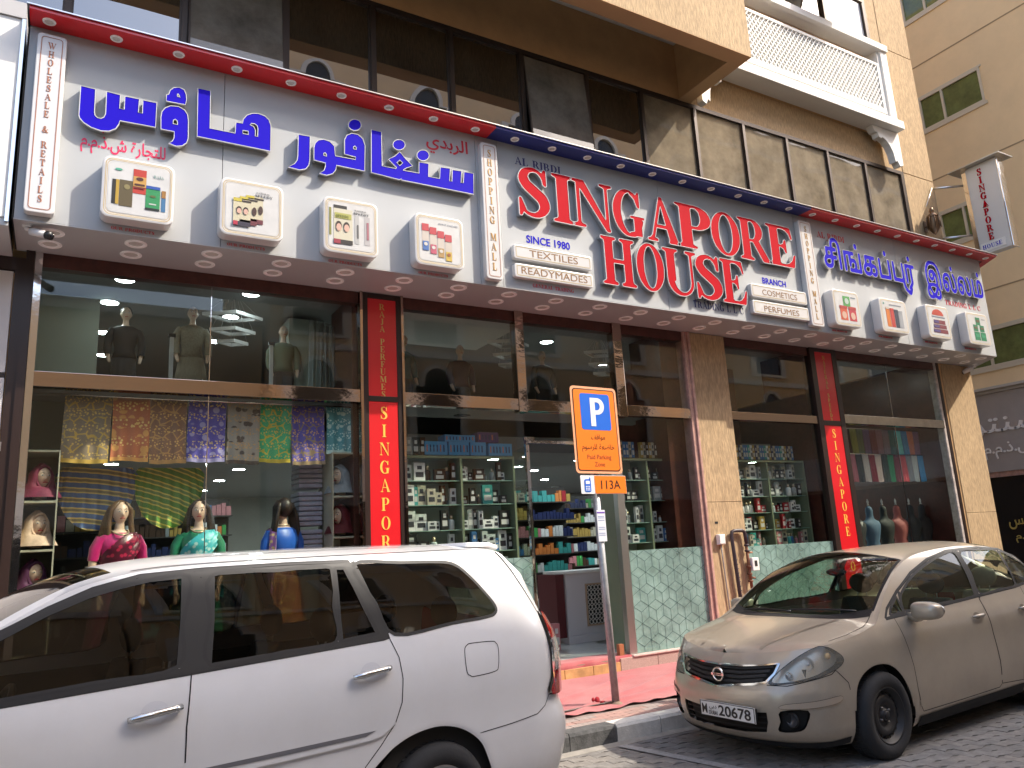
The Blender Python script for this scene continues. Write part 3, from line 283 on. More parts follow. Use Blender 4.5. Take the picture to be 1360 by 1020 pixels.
TAM = json.loads('{"tamil1":[0,[[[906,-74],[896,-72],[882,-65],[867,-57],[856,-48],[847,-33],[843,-10],[840,-7],[752,-6],[746,-5],[741,-2],[738,9],[738,99],[739,108],[742,113],[748,116],[758,116],[763,113],[766,108],[767,25],[769,21],[775,20],[834,20],[840,22],[842,28],[843,108],[846,113],[851,116],[860,116],[866,113],[869,108],[870,102],[870,0],[872,-16],[875,-24],[881,-30],[895,-39],[906,-44],[908,-43],[903,-33],[904,-26],[934,3],[938,9],[938,86],[936,90],[932,91],[916,91],[912,88],[910,3],[908,-2],[904,-5],[896,-6],[890,-4],[885,0],[883,8],[883,100],[885,110],[890,115],[898,116],[987,116],[993,115],[998,112],[1000,102],[996,94],[990,91],[971,91],[967,88],[967,7],[965,-2],[946,-23],[946,-38],[931,-64],[920,-73]],[[46,-8],[31,-5],[18,2],[9,12],[5,24],[5,36],[8,47],[13,54],[26,67],[26,104],[28,111],[32,114],[37,116],[78,117],[80,138],[85,151],[93,162],[106,169],[119,173],[133,174],[146,171],[159,166],[168,158],[175,148],[180,138],[183,123],[185,104],[185,12],[183,0],[178,-5],[168,-6],[161,-3],[157,2],[156,104],[154,122],[150,134],[145,142],[137,146],[126,147],[117,145],[111,140],[108,131],[108,120],[112,117],[130,116],[137,114],[141,108],[141,99],[139,94],[134,92],[107,90],[105,86],[105,76],[106,72],[109,71],[130,71],[137,69],[142,62],[140,52],[138,48],[133,46],[106,44],[99,16],[93,6],[84,-1],[68,-7]],[[451,-8],[435,-4],[424,2],[415,12],[410,25],[411,37],[414,47],[419,55],[430,64],[432,67],[432,104],[435,112],[440,115],[448,116],[534,116],[544,113],[548,105],[545,95],[538,91],[513,90],[511,86],[511,76],[514,71],[533,69],[545,65],[554,59],[560,52],[565,42],[566,29],[564,16],[559,7],[548,-2],[534,-7],[520,-7],[510,-5],[504,-2],[500,6],[489,-1],[480,-5],[464,-8]],[[274,-6],[265,-3],[261,4],[262,15],[272,22],[264,26],[261,32],[260,86],[259,89],[255,91],[242,91],[238,87],[237,9],[236,0],[231,-4],[223,-6],[215,-4],[211,0],[209,10],[209,100],[210,108],[212,113],[217,115],[225,116],[308,116],[318,114],[322,110],[323,106],[323,100],[320,95],[314,91],[291,90],[289,86],[290,77],[292,76],[305,78],[316,77],[325,75],[334,69],[341,61],[345,50],[346,39],[344,22],[348,20],[358,20],[364,21],[365,26],[367,108],[370,113],[375,116],[384,116],[390,113],[393,108],[393,97],[393,8],[393,2],[390,-2],[386,-5],[379,-6]],[[597,-6],[587,-3],[583,6],[583,102],[584,108],[586,113],[592,116],[602,116],[607,113],[610,108],[611,28],[612,22],[618,20],[678,20],[684,21],[685,26],[687,108],[690,113],[695,116],[704,116],[710,113],[713,108],[714,99],[714,8],[711,-2],[706,-5],[700,-6]],[[52,18],[64,19],[72,24],[76,35],[76,41],[74,44],[69,46],[51,45],[41,42],[36,38],[33,31],[36,24],[42,20]],[[458,18],[470,19],[477,24],[482,35],[482,41],[480,44],[474,46],[456,45],[447,42],[441,38],[439,31],[441,24],[448,20]],[[509,18],[526,18],[534,21],[538,30],[535,39],[525,44],[512,44],[510,41],[508,22]],[[286,20],[308,20],[313,22],[316,28],[317,36],[317,44],[314,48],[309,51],[304,52],[291,47],[289,43],[287,29],[279,22]],[[58,71],[71,71],[75,73],[76,84],[74,90],[62,91],[55,89],[54,75],[55,72]],[[463,71],[476,71],[481,72],[482,83],[480,90],[467,91],[460,89],[459,75],[460,72]],[[346,131],[339,134],[334,139],[332,146],[332,153],[335,160],[340,165],[348,167],[355,167],[362,163],[366,158],[368,152],[368,144],[365,138],[360,133],[353,131]],[[666,131],[660,134],[655,139],[652,146],[653,154],[656,160],[661,165],[668,167],[676,167],[682,163],[687,158],[689,152],[689,144],[685,138],[680,133],[674,131]],[[938,131],[932,134],[927,140],[925,147],[925,154],[928,160],[934,165],[941,167],[948,167],[955,163],[959,158],[961,151],[961,144],[958,137],[952,133],[946,131]]]],"tamil2":[0,[[[48,-70],[33,-67],[19,-60],[9,-48],[5,-34],[5,-21],[7,-9],[22,15],[13,46],[10,72],[12,98],[20,122],[31,138],[44,152],[61,163],[78,169],[98,173],[122,174],[145,171],[165,163],[180,154],[192,141],[202,126],[208,108],[213,76],[213,10],[211,0],[206,-5],[197,-6],[190,-3],[186,2],[185,56],[182,88],[176,113],[165,130],[149,141],[127,147],[101,147],[79,141],[66,134],[55,124],[47,113],[41,98],[38,83],[38,64],[41,47],[46,31],[51,29],[72,34],[90,35],[110,35],[132,32],[135,33],[137,41],[136,60],[134,70],[130,77],[129,76],[124,61],[116,52],[105,45],[90,43],[76,46],[64,53],[55,64],[52,78],[53,89],[58,100],[65,107],[75,113],[88,117],[104,119],[120,117],[132,113],[142,107],[150,99],[161,81],[164,67],[166,52],[163,20],[176,5],[183,-6],[187,-20],[187,-34],[184,-46],[177,-56],[168,-63],[156,-68],[144,-70],[128,-69],[96,-61],[70,-68]],[[47,-44],[60,-44],[63,-43],[63,-41],[40,-15],[37,-14],[33,-22],[34,-33],[39,-40]],[[130,-44],[147,-43],[156,-37],[158,-31],[159,-24],[156,-16],[153,-11],[150,-12],[128,-40],[127,-42]],[[93,-29],[99,-28],[111,-18],[124,-1],[125,3],[124,6],[114,9],[94,10],[75,8],[62,4],[63,0],[72,-12]],[[270,-8],[257,-4],[246,4],[237,16],[233,30],[231,50],[233,70],[239,86],[250,100],[266,112],[288,118],[311,117],[330,110],[342,99],[349,86],[353,68],[355,38],[358,28],[365,20],[376,19],[384,22],[389,28],[391,38],[392,52],[387,76],[381,89],[371,103],[370,110],[374,116],[383,122],[390,123],[395,119],[403,108],[413,90],[417,76],[420,60],[421,44],[418,27],[413,14],[406,5],[394,-4],[376,-8],[358,-6],[344,1],[335,10],[329,23],[326,38],[324,67],[320,81],[315,87],[309,90],[292,92],[283,90],[274,86],[267,78],[264,71],[288,69],[297,66],[304,60],[310,53],[314,44],[315,32],[314,21],[308,8],[298,-2],[286,-7]],[[474,-8],[460,-4],[448,4],[440,15],[435,30],[434,51],[436,70],[442,86],[452,100],[469,112],[490,118],[514,117],[533,110],[545,98],[553,84],[556,68],[558,38],[560,28],[567,20],[579,19],[587,22],[592,29],[594,40],[594,53],[590,76],[584,89],[574,103],[573,110],[576,116],[586,122],[592,123],[598,119],[606,108],[615,91],[620,76],[623,60],[623,45],[621,27],[616,14],[609,5],[596,-4],[579,-8],[561,-6],[547,1],[538,10],[531,24],[529,38],[527,66],[522,81],[518,87],[512,90],[495,92],[486,90],[477,86],[470,78],[467,71],[491,69],[500,66],[507,60],[513,53],[516,44],[517,34],[516,22],[511,9],[501,-1],[489,-7]],[[656,-6],[646,-3],[642,6],[642,102],[643,108],[646,113],[652,116],[662,116],[667,113],[670,108],[671,26],[672,22],[677,20],[700,20],[704,23],[706,86],[711,100],[719,110],[732,117],[750,118],[767,114],[780,104],[787,94],[791,82],[795,52],[791,25],[786,15],[779,6],[766,-1],[748,-5]],[[272,18],[282,19],[287,27],[285,39],[282,43],[277,45],[265,44],[261,41],[259,38],[262,25],[266,20]],[[474,18],[484,19],[489,27],[488,39],[485,43],[480,45],[468,44],[464,41],[462,38],[462,31],[465,24],[469,20]],[[738,20],[749,21],[758,25],[763,32],[766,42],[766,62],[763,77],[757,88],[749,92],[743,92],[739,90],[734,79],[733,26],[734,22]],[[87,69],[96,70],[100,75],[101,86],[96,92],[87,91],[81,84],[81,75]],[[368,131],[361,134],[356,139],[354,146],[354,153],[357,160],[362,165],[370,167],[377,167],[384,163],[388,158],[390,152],[390,144],[387,138],[382,133],[375,131]],[[742,131],[735,134],[731,139],[728,146],[729,154],[732,160],[737,165],[744,167],[751,167],[758,163],[762,158],[765,152],[764,144],[761,138],[756,133],[749,131]]]]}')
ARB = json.loads('{"a1":[[[-0.062,6.051],[0.044,6.049],[0.047,5.824],[0.054,5.787],[0.078,5.766],[0.11,5.765],[0.136,5.784],[0.151,5.827],[0.148,6.05],[0.249,6.046],[0.249,5.904],[0.301,5.907],[0.301,6.044],[0.409,6.046],[0.406,5.905],[0.455,5.906],[0.454,6.045],[0.56,6.046],[0.559,5.803],[0.258,5.796],[0.25,5.75],[0.227,5.703],[0.178,5.668],[0.115,5.656],[0.039,5.67],[-0.024,5.704],[-0.053,5.736],[-0.061,5.765]]],"a2":[[[0.674,6.171],[0.684,6.216],[0.713,6.252],[0.758,6.267],[0.797,6.255],[0.816,6.214],[0.822,6.158],[0.813,6.108],[0.656,6.103],[0.654,6.157]],[[0.737,6.205],[0.756,6.21],[0.771,6.178],[0.785,6.168],[0.738,6.164]]],"a3":[[[0.62,5.797],[0.615,5.915],[0.621,5.971],[0.647,6.017],[0.69,6.049],[0.758,6.06],[0.808,6.04],[0.836,5.997],[0.845,5.933],[0.849,5.752],[0.837,5.703],[0.802,5.666],[0.752,5.65],[0.697,5.661],[0.723,5.685],[0.737,5.724],[0.737,5.798]],[[0.71,5.865],[0.711,5.912],[0.735,5.933],[0.759,5.914],[0.765,5.866]]],"a4":[[[0.934,6.306],[1.039,6.309],[1.043,5.899],[1.294,5.905],[1.299,6.026],[1.363,6.033],[1.369,6.083],[1.402,6.135],[1.455,6.168],[1.509,6.18],[1.57,6.17],[1.61,6.136],[1.629,6.079],[1.626,5.8],[0.942,5.799]],[[1.353,5.967],[1.42,5.972],[1.421,5.92],[1.354,5.919]],[[1.419,6.035],[1.438,6.066],[1.475,6.07],[1.507,6.049],[1.514,6.012],[1.512,5.92],[1.474,5.919],[1.476,5.989],[1.46,6.023]]],"a5":[[[1.923,6.044],[2.033,6.049],[2.029,5.781],[2.019,5.726],[1.99,5.681],[1.929,5.657],[1.826,5.661],[1.884,5.705],[1.913,5.755],[1.919,5.809]]],"a6":[[[2.087,5.803],[2.087,5.937],[2.099,5.99],[2.132,6.032],[2.187,6.052],[2.249,6.043],[2.294,6.003],[2.303,5.888],[2.538,5.895],[2.543,5.938],[2.418,5.946],[2.419,6.106],[2.442,6.163],[2.494,6.198],[2.559,6.201],[2.611,6.167],[2.635,6.092],[2.627,5.795],[2.315,5.795],[2.306,5.735],[2.275,5.688],[2.214,5.657],[2.148,5.66],[2.192,5.696],[2.209,5.746],[2.209,5.795]],[[2.176,5.868],[2.176,5.9],[2.198,5.916],[2.221,5.896],[2.223,5.86]],[[2.504,6.016],[2.505,6.053],[2.527,6.071],[2.55,6.05],[2.548,6.015]]],"a7":[[[2.595,6.331],[2.588,6.303],[2.57,6.276],[2.543,6.258],[2.513,6.25],[2.487,6.256],[2.468,6.273],[2.462,6.298],[2.469,6.326],[2.488,6.352],[2.514,6.371],[2.544,6.378],[2.571,6.373],[2.589,6.356]]],"a8":[[[2.723,6.297],[2.827,6.298],[2.828,5.885],[3.001,5.889],[3.014,5.911],[2.921,5.99],[2.992,6.043],[3.048,6.104],[3.106,6.041],[3.188,5.974],[3.122,5.94],[3.08,5.906],[3.069,5.889],[3.28,5.893],[3.284,6.033],[3.389,6.037],[3.38,5.876],[3.535,5.881],[3.548,6.027],[3.659,6.036],[3.646,5.879],[3.69,5.878],[3.702,6.027],[3.806,6.034],[3.792,5.884],[3.836,5.889],[3.853,6.034],[3.965,6.038],[3.953,5.785],[3.071,5.779],[3.053,5.797],[3.035,5.777],[2.716,5.796]],[[2.997,5.969],[3.044,6.021],[3.09,5.984],[3.042,5.932]]],"a9":[[[3.107,6.213],[3.099,6.186],[3.08,6.162],[3.053,6.144],[3.023,6.137],[2.997,6.142],[2.979,6.158],[2.973,6.181],[2.98,6.208],[2.999,6.232],[3.026,6.25],[3.056,6.257],[3.083,6.252],[3.101,6.236]]],"a10":[[[3.399,6.149],[3.391,6.121],[3.371,6.096],[3.343,6.078],[3.312,6.071],[3.285,6.077],[3.266,6.093],[3.26,6.118],[3.268,6.145],[3.288,6.171],[3.316,6.189],[3.347,6.196],[3.374,6.191],[3.393,6.174]]]}')
# ================================================================ materials used widely
TAN = (.47, .335, .195)
def streak(name, c, k=.28, sx=62, sz=9, bump=.5):
    t = NT(name); out = t.n('OutputMaterial'); p = t.n('BsdfPrincipled'); t.l(p.outputs[0], out.inputs[0]); p.inputs['Roughness'].default_value = .85; p.inputs['Specular IOR Level'].default_value = .25
    tc = t.n('TexCoord'); mp = t.n('Mapping'); mp.inputs['Scale'].default_value = (sx, sx, sz); t.l(tc.outputs['Object'], mp.inputs[0])
    n1 = t.n('TexNoise'); n1.inputs['Scale'].default_value = 1; n1.inputs['Detail'].default_value = 4; n1.inputs['Roughness'].default_value = .6; t.l(mp.outputs[0], n1.inputs[0])
    n2 = t.n('TexNoise'); n2.inputs['Scale'].default_value = .8; n2.inputs['Detail'].default_value = 5; t.l(tc.outputs['Object'], n2.inputs[0])
    r1 = t.n('MapRange'); r1.inputs[1].default_value = .35; r1.inputs[2].default_value = .65; t.l(n1.outputs[0], r1.inputs[0])
    m1 = t.n('Mix', data_type='RGBA'); t.l(r1.outputs[0], m1.inputs[0]); m1.inputs[6].default_value = rgba([x*(1-k) for x in c]); m1.inputs[7].default_value = rgba([min(1, x*(1+k*.8)) for x in c])
    r2_ = t.n('MapRange'); r2_.inputs[1].default_value = .35; r2_.inputs[2].default_value = .75; r2_.inputs[4].default_value = .3; t.l(n2.outputs[0], r2_.inputs[0])
    m2 = t.n('Mix', data_type='RGBA'); t.l(r2_.outputs[0], m2.inputs[0]); t.l(m1.outputs[2], m2.inputs[6]); m2.inputs[7].default_value = rgba([x*.66 for x in c])
    t.l(m2.outputs[2], p.inputs['Base Color'])
    b = t.n('Bump'); b.inputs['Strength'].default_value = bump; b.inputs['Distance'].default_value = .012; t.l(n1.outputs[0], b.inputs['Height']); t.l(b.outputs[0], p.inputs['Normal'])
    MATS[name] = t.m; return t.m
m_stone = streak('combed_tan_stone', TAN)
m_tanpl = mat('tan_plaster', (.58, .36, .17), .9, var=.08, vs=3, bump=.15, bs=40)
m_yel = mat('yellow_plaster', (.82, .61, .35), .9, var=.05, vs=.8, bump=.1, bs=30, dirt=.12)
m_white = mat('white_paint', (.78, .77, .74), .55, var=.03, vs=2, dirt=.08)
m_acm = mat('white_aluminium_panel', (.385, .40, .41), .5, var=.02, vs=1, dirt=.04)
m_soff = mat('grey_soffit_panel', (.44, .445, .45), .35, var=.03, vs=1.5)
m_red = mat('red_panel', (.62, .012, .018), .3, coat=.5)
m_redsoft = m_red
m_blue = mat('dark_blue_panel', (.012, .02, .20), .3, coat=.5)
m_alu = mat('silver_trim', (.6, .6, .6), .28, metal=1)
m_chrome = mat('polished_steel', (.72, .70, .68), .08, metal=1, bump=.35, bs=3)
m_bronze = mat('polished_bronze_steel', (.50, .40, .33), .06, metal=1, bump=.8, bs=.9, stretch=(1, 1, 2.5))
m_brown = mat('dark_brown_frame', (.026, .014, .011), .35)
m_maroon = mat('maroon_stone', (.075, .022, .015), .3, var=.3, vs=8)
m_pink = mat('pink_marble_trim', (.50, .30, .25), .3, var=.25, vs=9, coat=.2)
m_lens = mat('lamp_glass', (.62, .6, .56), .25)
m_ring = mat('lamp_ring', (.95, .95, .94), .45)
m_lred = mat('red_acrylic', (.44, .001, .010), .6, spec=.06)
m_lblue = mat('blue_acrylic', (.015, .006, .44), .6, spec=.06)
m_gold = mat('gold_letters', (.42, .22, .03), .45)
m_goldline = mat('gold_line', (.45, .32, .10), .5)
m_navy = mat('navy_letters', (.02, .02, .12), .5)
m_rprint = mat('red_print', (.55, .02, .04), .5)
m_black = mat('black_plastic', (.012, .012, .013), .4)
m_dark = mat('matt_black', (.015, .014, .013), .8)
m_box = mat('white_acrylic_box', (.58, .57, .56), .3, coat=.3)
m_copper = mat('copper_letters', (.33, .12, .05), .5)

# ================================================================ the big shop sign
SY = -.77; ZB, ZT = 4.72, 6.60; XL, XR = -.50, 14.86
sign = thing('shop_sign', 'long white sign reading SINGAPORE HOUSE in big red letters above the storefront', 'shop sign', (4, -.4, ZB))
off = Vector((-4, .4, -ZB))
def sp(o):  # parent to the sign keeping world coordinates
    o.parent = sign; o.matrix_parent_inverse = Matrix.Translation(off); return o
def sb(mb, name, m, **k): return sp(mb.build(name, m, None, **k))
# face panels with recessed joints
joints = [XL, 1.19, 4.05, 4.35, 6.9, 9.66, 9.96, 12.2, XR]
for a, b in zip(joints, joints[1:]):
    sb(MB().box(a+.003, b-.003, SY, SY+.02, ZB+.0, ZT), 'face_panel', m_acm)
sb(MB().box(XL+.01, XR-.01, SY+.021, -.02, ZB+.03, ZT-.01), 'sign_core', m_dark)
# soffit with the splayed right end
MBx = MB().prism([[(XL, SY+.0), (XR, SY+.0), (15.45, -.0), (XL, -.0)]], ZB-.012, ZB-.002, 'xy'); sb(MBx, 'soffit_panel', m_soff)
MBx = MB().prism([[(XR+.002, SY), (15.45, -.005), (15.40, -.005), (XR-.02, SY+.02)]], ZB+.0, ZT, 'xy'); sb(MBx, 'end_panel', m_soff)
sb(MB().box(XL-.012, XL-.002, SY, -.02, ZB-.01, ZT), 'end_panel', m_dark)
# cornice: coloured soffit and slim silver cap
for a, b, m in ((XL, 4.21, m_red), (4.21, 9.80, m_blue), (9.80, 15.0, m_red)):
    sb(MB().prism([[(a+.001, -1.02), (b-.001, -1.02), (b-.001, SY-.002), (a+.001, SY-.002)]], ZT, ZT+.03, 'xy'), 'cornice', m)
    sb(MB().box(a+.001, b-.001, -1.030, -1.021, ZT-.001, ZT+.030), 'cornice', m)
sb(MB().prism([[(15.002, -1.02), (15.5, -.3), (15.42, -.3), (15.0, SY-.002), (15.002, SY-.002)]], ZT, ZT+.03, 'xy'), 'cornice', m_red)
sb(MB().prism([[(XL-.02, -1.05), (15.02, -1.05), (15.54, -.25), (15.3, -.02), (XL-.02, -.02)]], ZT+.0305, ZT+.042, 'xy'), 'cap_trim', m_alu)
# lamps
ml = MB().lathe([(.055, 0), (.052, -.008), (.038, -.010), (.036, -.002)], 20).mesh('cornice_lamp', [m_ring])
ml2 = MB().lathe([(.036, -.003), (.0005, -.004)], 14).mesh('lens', [m_lens])
x = -.35; cl = []
while x < 14.9:
    o = sp(link('cornice_lamp', ml)); o.location = (x, -.90, ZT-.0005); p = link('lens', ml2, o); x += .5435
dm = MB().lathe([(.098, 0), (.098, -.006), (.090, -.012), (.066, -.008), (.058, .006)], 28).mesh('downlight', [m_ring])
dm2 = MB().lathe([(.06, -.002), (.03, -.004), (.0005, -.003)], 18).mesh('lens', [m_lens])
for k in range(23):
    for yy in (-.575, -.28):
        o = sp(link('downlight', dm)); o.location = (-.21+k*.677+(-.02 if yy > -.5 else 0), yy, ZB-.012); link('lens', dm2, o)
# big letters
m_rim = mat('white_letter_rim', (.52, .52, .53), .4)
def bigletter(loops, m, x=0, z=0, sx=200, sz=200, rim=.0036, y0=-.85, back=SY-.002, nm='letter'):
    W = [[(x+a/200*sx, z+b/200*sz) for a, b in l] for l in loops]; mb = MB(); glyph_mb(mb, W, 0, 0, 200, 200, y0, back, 2); mb.cur = 1
    for l in W:
        l = [p for i, p in enumerate(l) if math.hypot(p[0]-l[i-1][0], p[1]-l[i-1][1]) > .004]; n = len(l); C = sum(p[0] for p in l)/n; nb = []
        for i in range(n):
            a, b, c = l[i-1], l[i], l[(i+1) % n]; dx, dz = c[0]-a[0], c[1]-a[1]; L_ = math.hypot(dx, dz) or 1; nb.append((dz/L_, -dx/L_))
        P = [(l[i][0]+nb[i][0]*k*rim, y_, l[i][1]+nb[i][1]*k*rim) for k, y_ in ((-1, y0-.0035), (1, y0-.0035), (1, y0+.012), (-1, y0+.012)) for i in range(n)]
        mb.add(P, [(k*n+i, k*n+(i+1) % n, ((k+1) % 4)*n+(i+1) % n, ((k+1) % 4)*n+i) for k in range(4) for i in range(n)])
    return sb(mb, nm, [m, m_rim, m_chrome])
def outline(loops, x, z, sx, sz, grow, y0, y1): pass
def fatten(loops, d):
    """move outline points outwards by d (glyph units): outer loops grow, holes shrink"""
    R = []
    for l in loops:
        n = len(l); A = sum(l[i][0]*l[(i+1) % n][1]-l[(i+1) % n][0]*l[i][1] for i in range(n)); q = []
        outer = not any(m is not l and _ins(l[0], m) for m in loops)
        sg = (1 if A > 0 else -1)*(1 if outer else -1)
        for i in range(n):
            a, b, c = l[i-1], l[i], l[(i+1) % n]; e1 = (b[0]-a[0], b[1]-a[1]); e2 = (c[0]-b[0], c[1]-b[1])
            l1 = math.hypot(*e1) or 1; l2 = math.hypot(*e2) or 1
            nx = e1[1]/l1+e2[1]/l2; ny = -e1[0]/l1-e2[0]/l2; L = math.hypot(nx, ny)
            if L < .3: q.append(b); continue
            k = min(2/L, 1.6)/L*1.0
            q.append((b[0]+sg*nx*d*k, b[1]+sg*ny*d*k))
        R.append(q)
    return R
def _ins(p, l):
    c = False
    for i in range(len(l)):
        (x0, y0_), (x1, y1_) = l[i], l[(i+1) % len(l)]
        if (y0_ > p[1]) != (y1_ > p[1]) and p[0] < (x1-x0)*(p[1]-y0_)/(y1_-y0_)+x0: c = not c
    return c
for k, l in ARB.items(): bigletter(fatten([[(a, b) for a, b in q] for q in l], .007), m_lblue)
def fit(ch, x0, x1, z0, h):
    L = BIGG[ch][1]; xs = [a for l in L for a, b in l]; lo, hi = min(xs), max(xs); s = (x1-x0)/((hi-lo)/200)
    bigletter(L, m_lred, x0-lo/200*s, z0, s, h)
for ch, a, b in zip('SINGAPORE', (4.575, 5.07, 5.36, 6.01, 6.57, 7.10, 7.76, 8.31, 8.90), (5.03, 5.385, 6.02, 6.54, 7.15, 7.77, 8.33, 8.96, 9.50)): fit(ch, a, b, 5.65, .635)
for ch, a, b in zip('HOUSE', (5.765, 6.33, 6.79, 7.37, 7.85), (6.31, 6.80, 7.40, 7.86, 8.34)): fit(ch, a, b, 4.93, .635)
for k, x0, x1 in (('tamil1', 10.17, 12.56), ('tamil2', 12.86, 14.66)):
    L = TAM[k][1]; xs = [a for l in L for a, b in l]; s = (x1-x0)/((max(xs)-min(xs))/200)
    # each separate stroke group is a letter of its own
    outs = [l for l in L if not any(_ins(l[0], m) for m in L if m is not l)]
    for l in outs:
        g = [l]+[m for m in L if m is not l and _ins(m[0], l)]
        bigletter(g, m_lblue, x0-min(xs)/200*s, 5.79, s, .60, .003)
# clear blister film behind the letters is left off; small lettering
def spn(o): return sp(o)
spn(serif_text('lettering', 'AL RIBDI', 4.60, 6.35, .10, SY-.004, SY-.001, m_navy, None, width=.68))
spn(serif_text('lettering', 'TRADING L.L.C', 7.34, 4.81, .10, SY-.004, SY-.001, m_navy, None, width=.97))
spn(serif_text('lettering', 'AL RIBDI', 10.19, 6.31, .10, SY-.004, SY-.001, m_rprint, None, width=.67))
spn(serif_text('lettering', 'TRADING L.L.C', 13.48, 5.56, .09, SY-.004, SY-.001, m_rprint, None, width=1.12))
spn(sans('lettering', 'SINCE 1980', 4.70, 5.33, .095, SY-.003, m_lblue, None, width=.64, bold=.03))
spn(sans('lettering', 'BRANCH', 8.78, 5.345, .09, SY-.003, m_lblue, None, width=.51, bold=.03))
spn(sans('lettering', arabic('الربدي'), 3.41, 6.33, .16, SY-.003, m_rprint, None, width=.54, cap=.75, bold=.02))
spn(sans('lettering', arabic('للتجارة ش.ذ.م.م'), -.04, 5.52, .13, SY-.003, mat('crimson_print', (.70, .01, .08), .4), None, width=.71, cap=.75, bold=.02))
def frame_line(x0, x1, z0, z1, r, w, y, m, parent, name='gold_border'):
    mb = MB(); P = rrect(x0, x1, z0, z1, r); Q = rrect(x0+w, x1-w, z0+w, z1-w, max(r-w, .001)); n = len(P)
    mb.add([(a, y, b) for a, b in P]+[(a, y, b) for a, b in Q], [(i, (i+1) % n, n+(i+1) % n, n+i) for i in range(n)])
    o = mb.build(name, m, parent); return o
# vertical boards
for x0, x1, s, zt in ((-.43, -.20, 'WHOLESALE & RETAILS', 6.50), (4.08, 4.30, 'SHOPPING MALL', 6.48), (9.66, 9.94, 'SHOPPING MALL', 6.47)):
    b = sb(MB().prism([rrect(x0, x1, 4.76, zt, .035)], -.86, SY-.001), 'side_board', m_box, bevel=.008)
    n = len(s); st = (zt-4.76-.16)/(n-.25*s.count(' '))
    for o in (frame_line(x0+.03, x1-.03, 4.79, zt-.03, .03, .007, -.8625, m_copper, None), serif_column('lettering', s, (x0+x1)/2, zt-.085, st*.74, st, -.8645, -.861, m_copper if s[0] == 'W' else m_gold, None)):
        o.parent = b
# name boards
for x0, x1, z0, z1, s in ((4.47, 5.61, 5.07, 5.25, 'TEXTILES'), (4.47, 5.61, 4.84, 5.01, 'READYMADES'), (8.44, 9.64, 5.08, 5.28, 'COSMETICS'), (8.44, 9.64, 4.83, 5.03, 'PERFUMES')):
    b = sb(MB().prism([rrect(x0, x1, z0, z1, .03)], -.84, SY-.001), 'name_board', m_box, bevel=.008)
    o = frame_line(x0+.03, x1-.03, z0+.022, z1-.022, .015, .006, -.8425, m_goldline, None); o.parent = b
    o = sans('lettering', s, (x0+x1)/2, z0+.048, .088, -.8425, mat('brass_print', (.20, .09, .012), .5), None, width=(x1-x0)*.62 if len(s) < 10 else (x1-x0)*.84, bold=.0, center=True); o.parent = b
spn(serif_text('lettering', 'GENERAL TRADING', 4.75, 4.765, .045, SY-.004, SY-.001, m_rprint, None, width=.6))
# product light boxes: flat print on the face
def P_(parent, m, x0, x1, z0, z1, lay=0, name='product_print', rot=None, pts=None):
    y = -.9325-.0025*lay; q = pts or [(x0, z0), (x1, z0), (x1, z1), (x0, z1)]
    o = MB().add([(a, y, b) for a, b in q], [tuple(range(len(q)))]).build(name, m, parent); return o
def pm(h, r=.45): return mat('print_'+h, tuple(v*.55 for v in srgb(h)), r)
def Pe(parent, h, cx, cz, rx, rz, lay): return P_(parent, pm(h), 0, 0, 0, 0, lay, pts=ellpts(cx, cz, rx, rz, 16))
bx = [(.145, .745, 4.79, 5.385), (1.15, 1.75, 4.79, 5.38), (2.155, 2.745, 4.77, 5.38), (3.165, 3.76, 4.78, 5.38), (10.12, 10.76, 4.80, 5.385), (11.28, 12.0, 4.81, 5.385), (12.55, 13.22, 4.83, 5.42), (13.745, 14.45, 4.82, 5.42)]
m_marb = mat('marbled_print', (.50, .50, .49), .4, var=.06, vs=9)
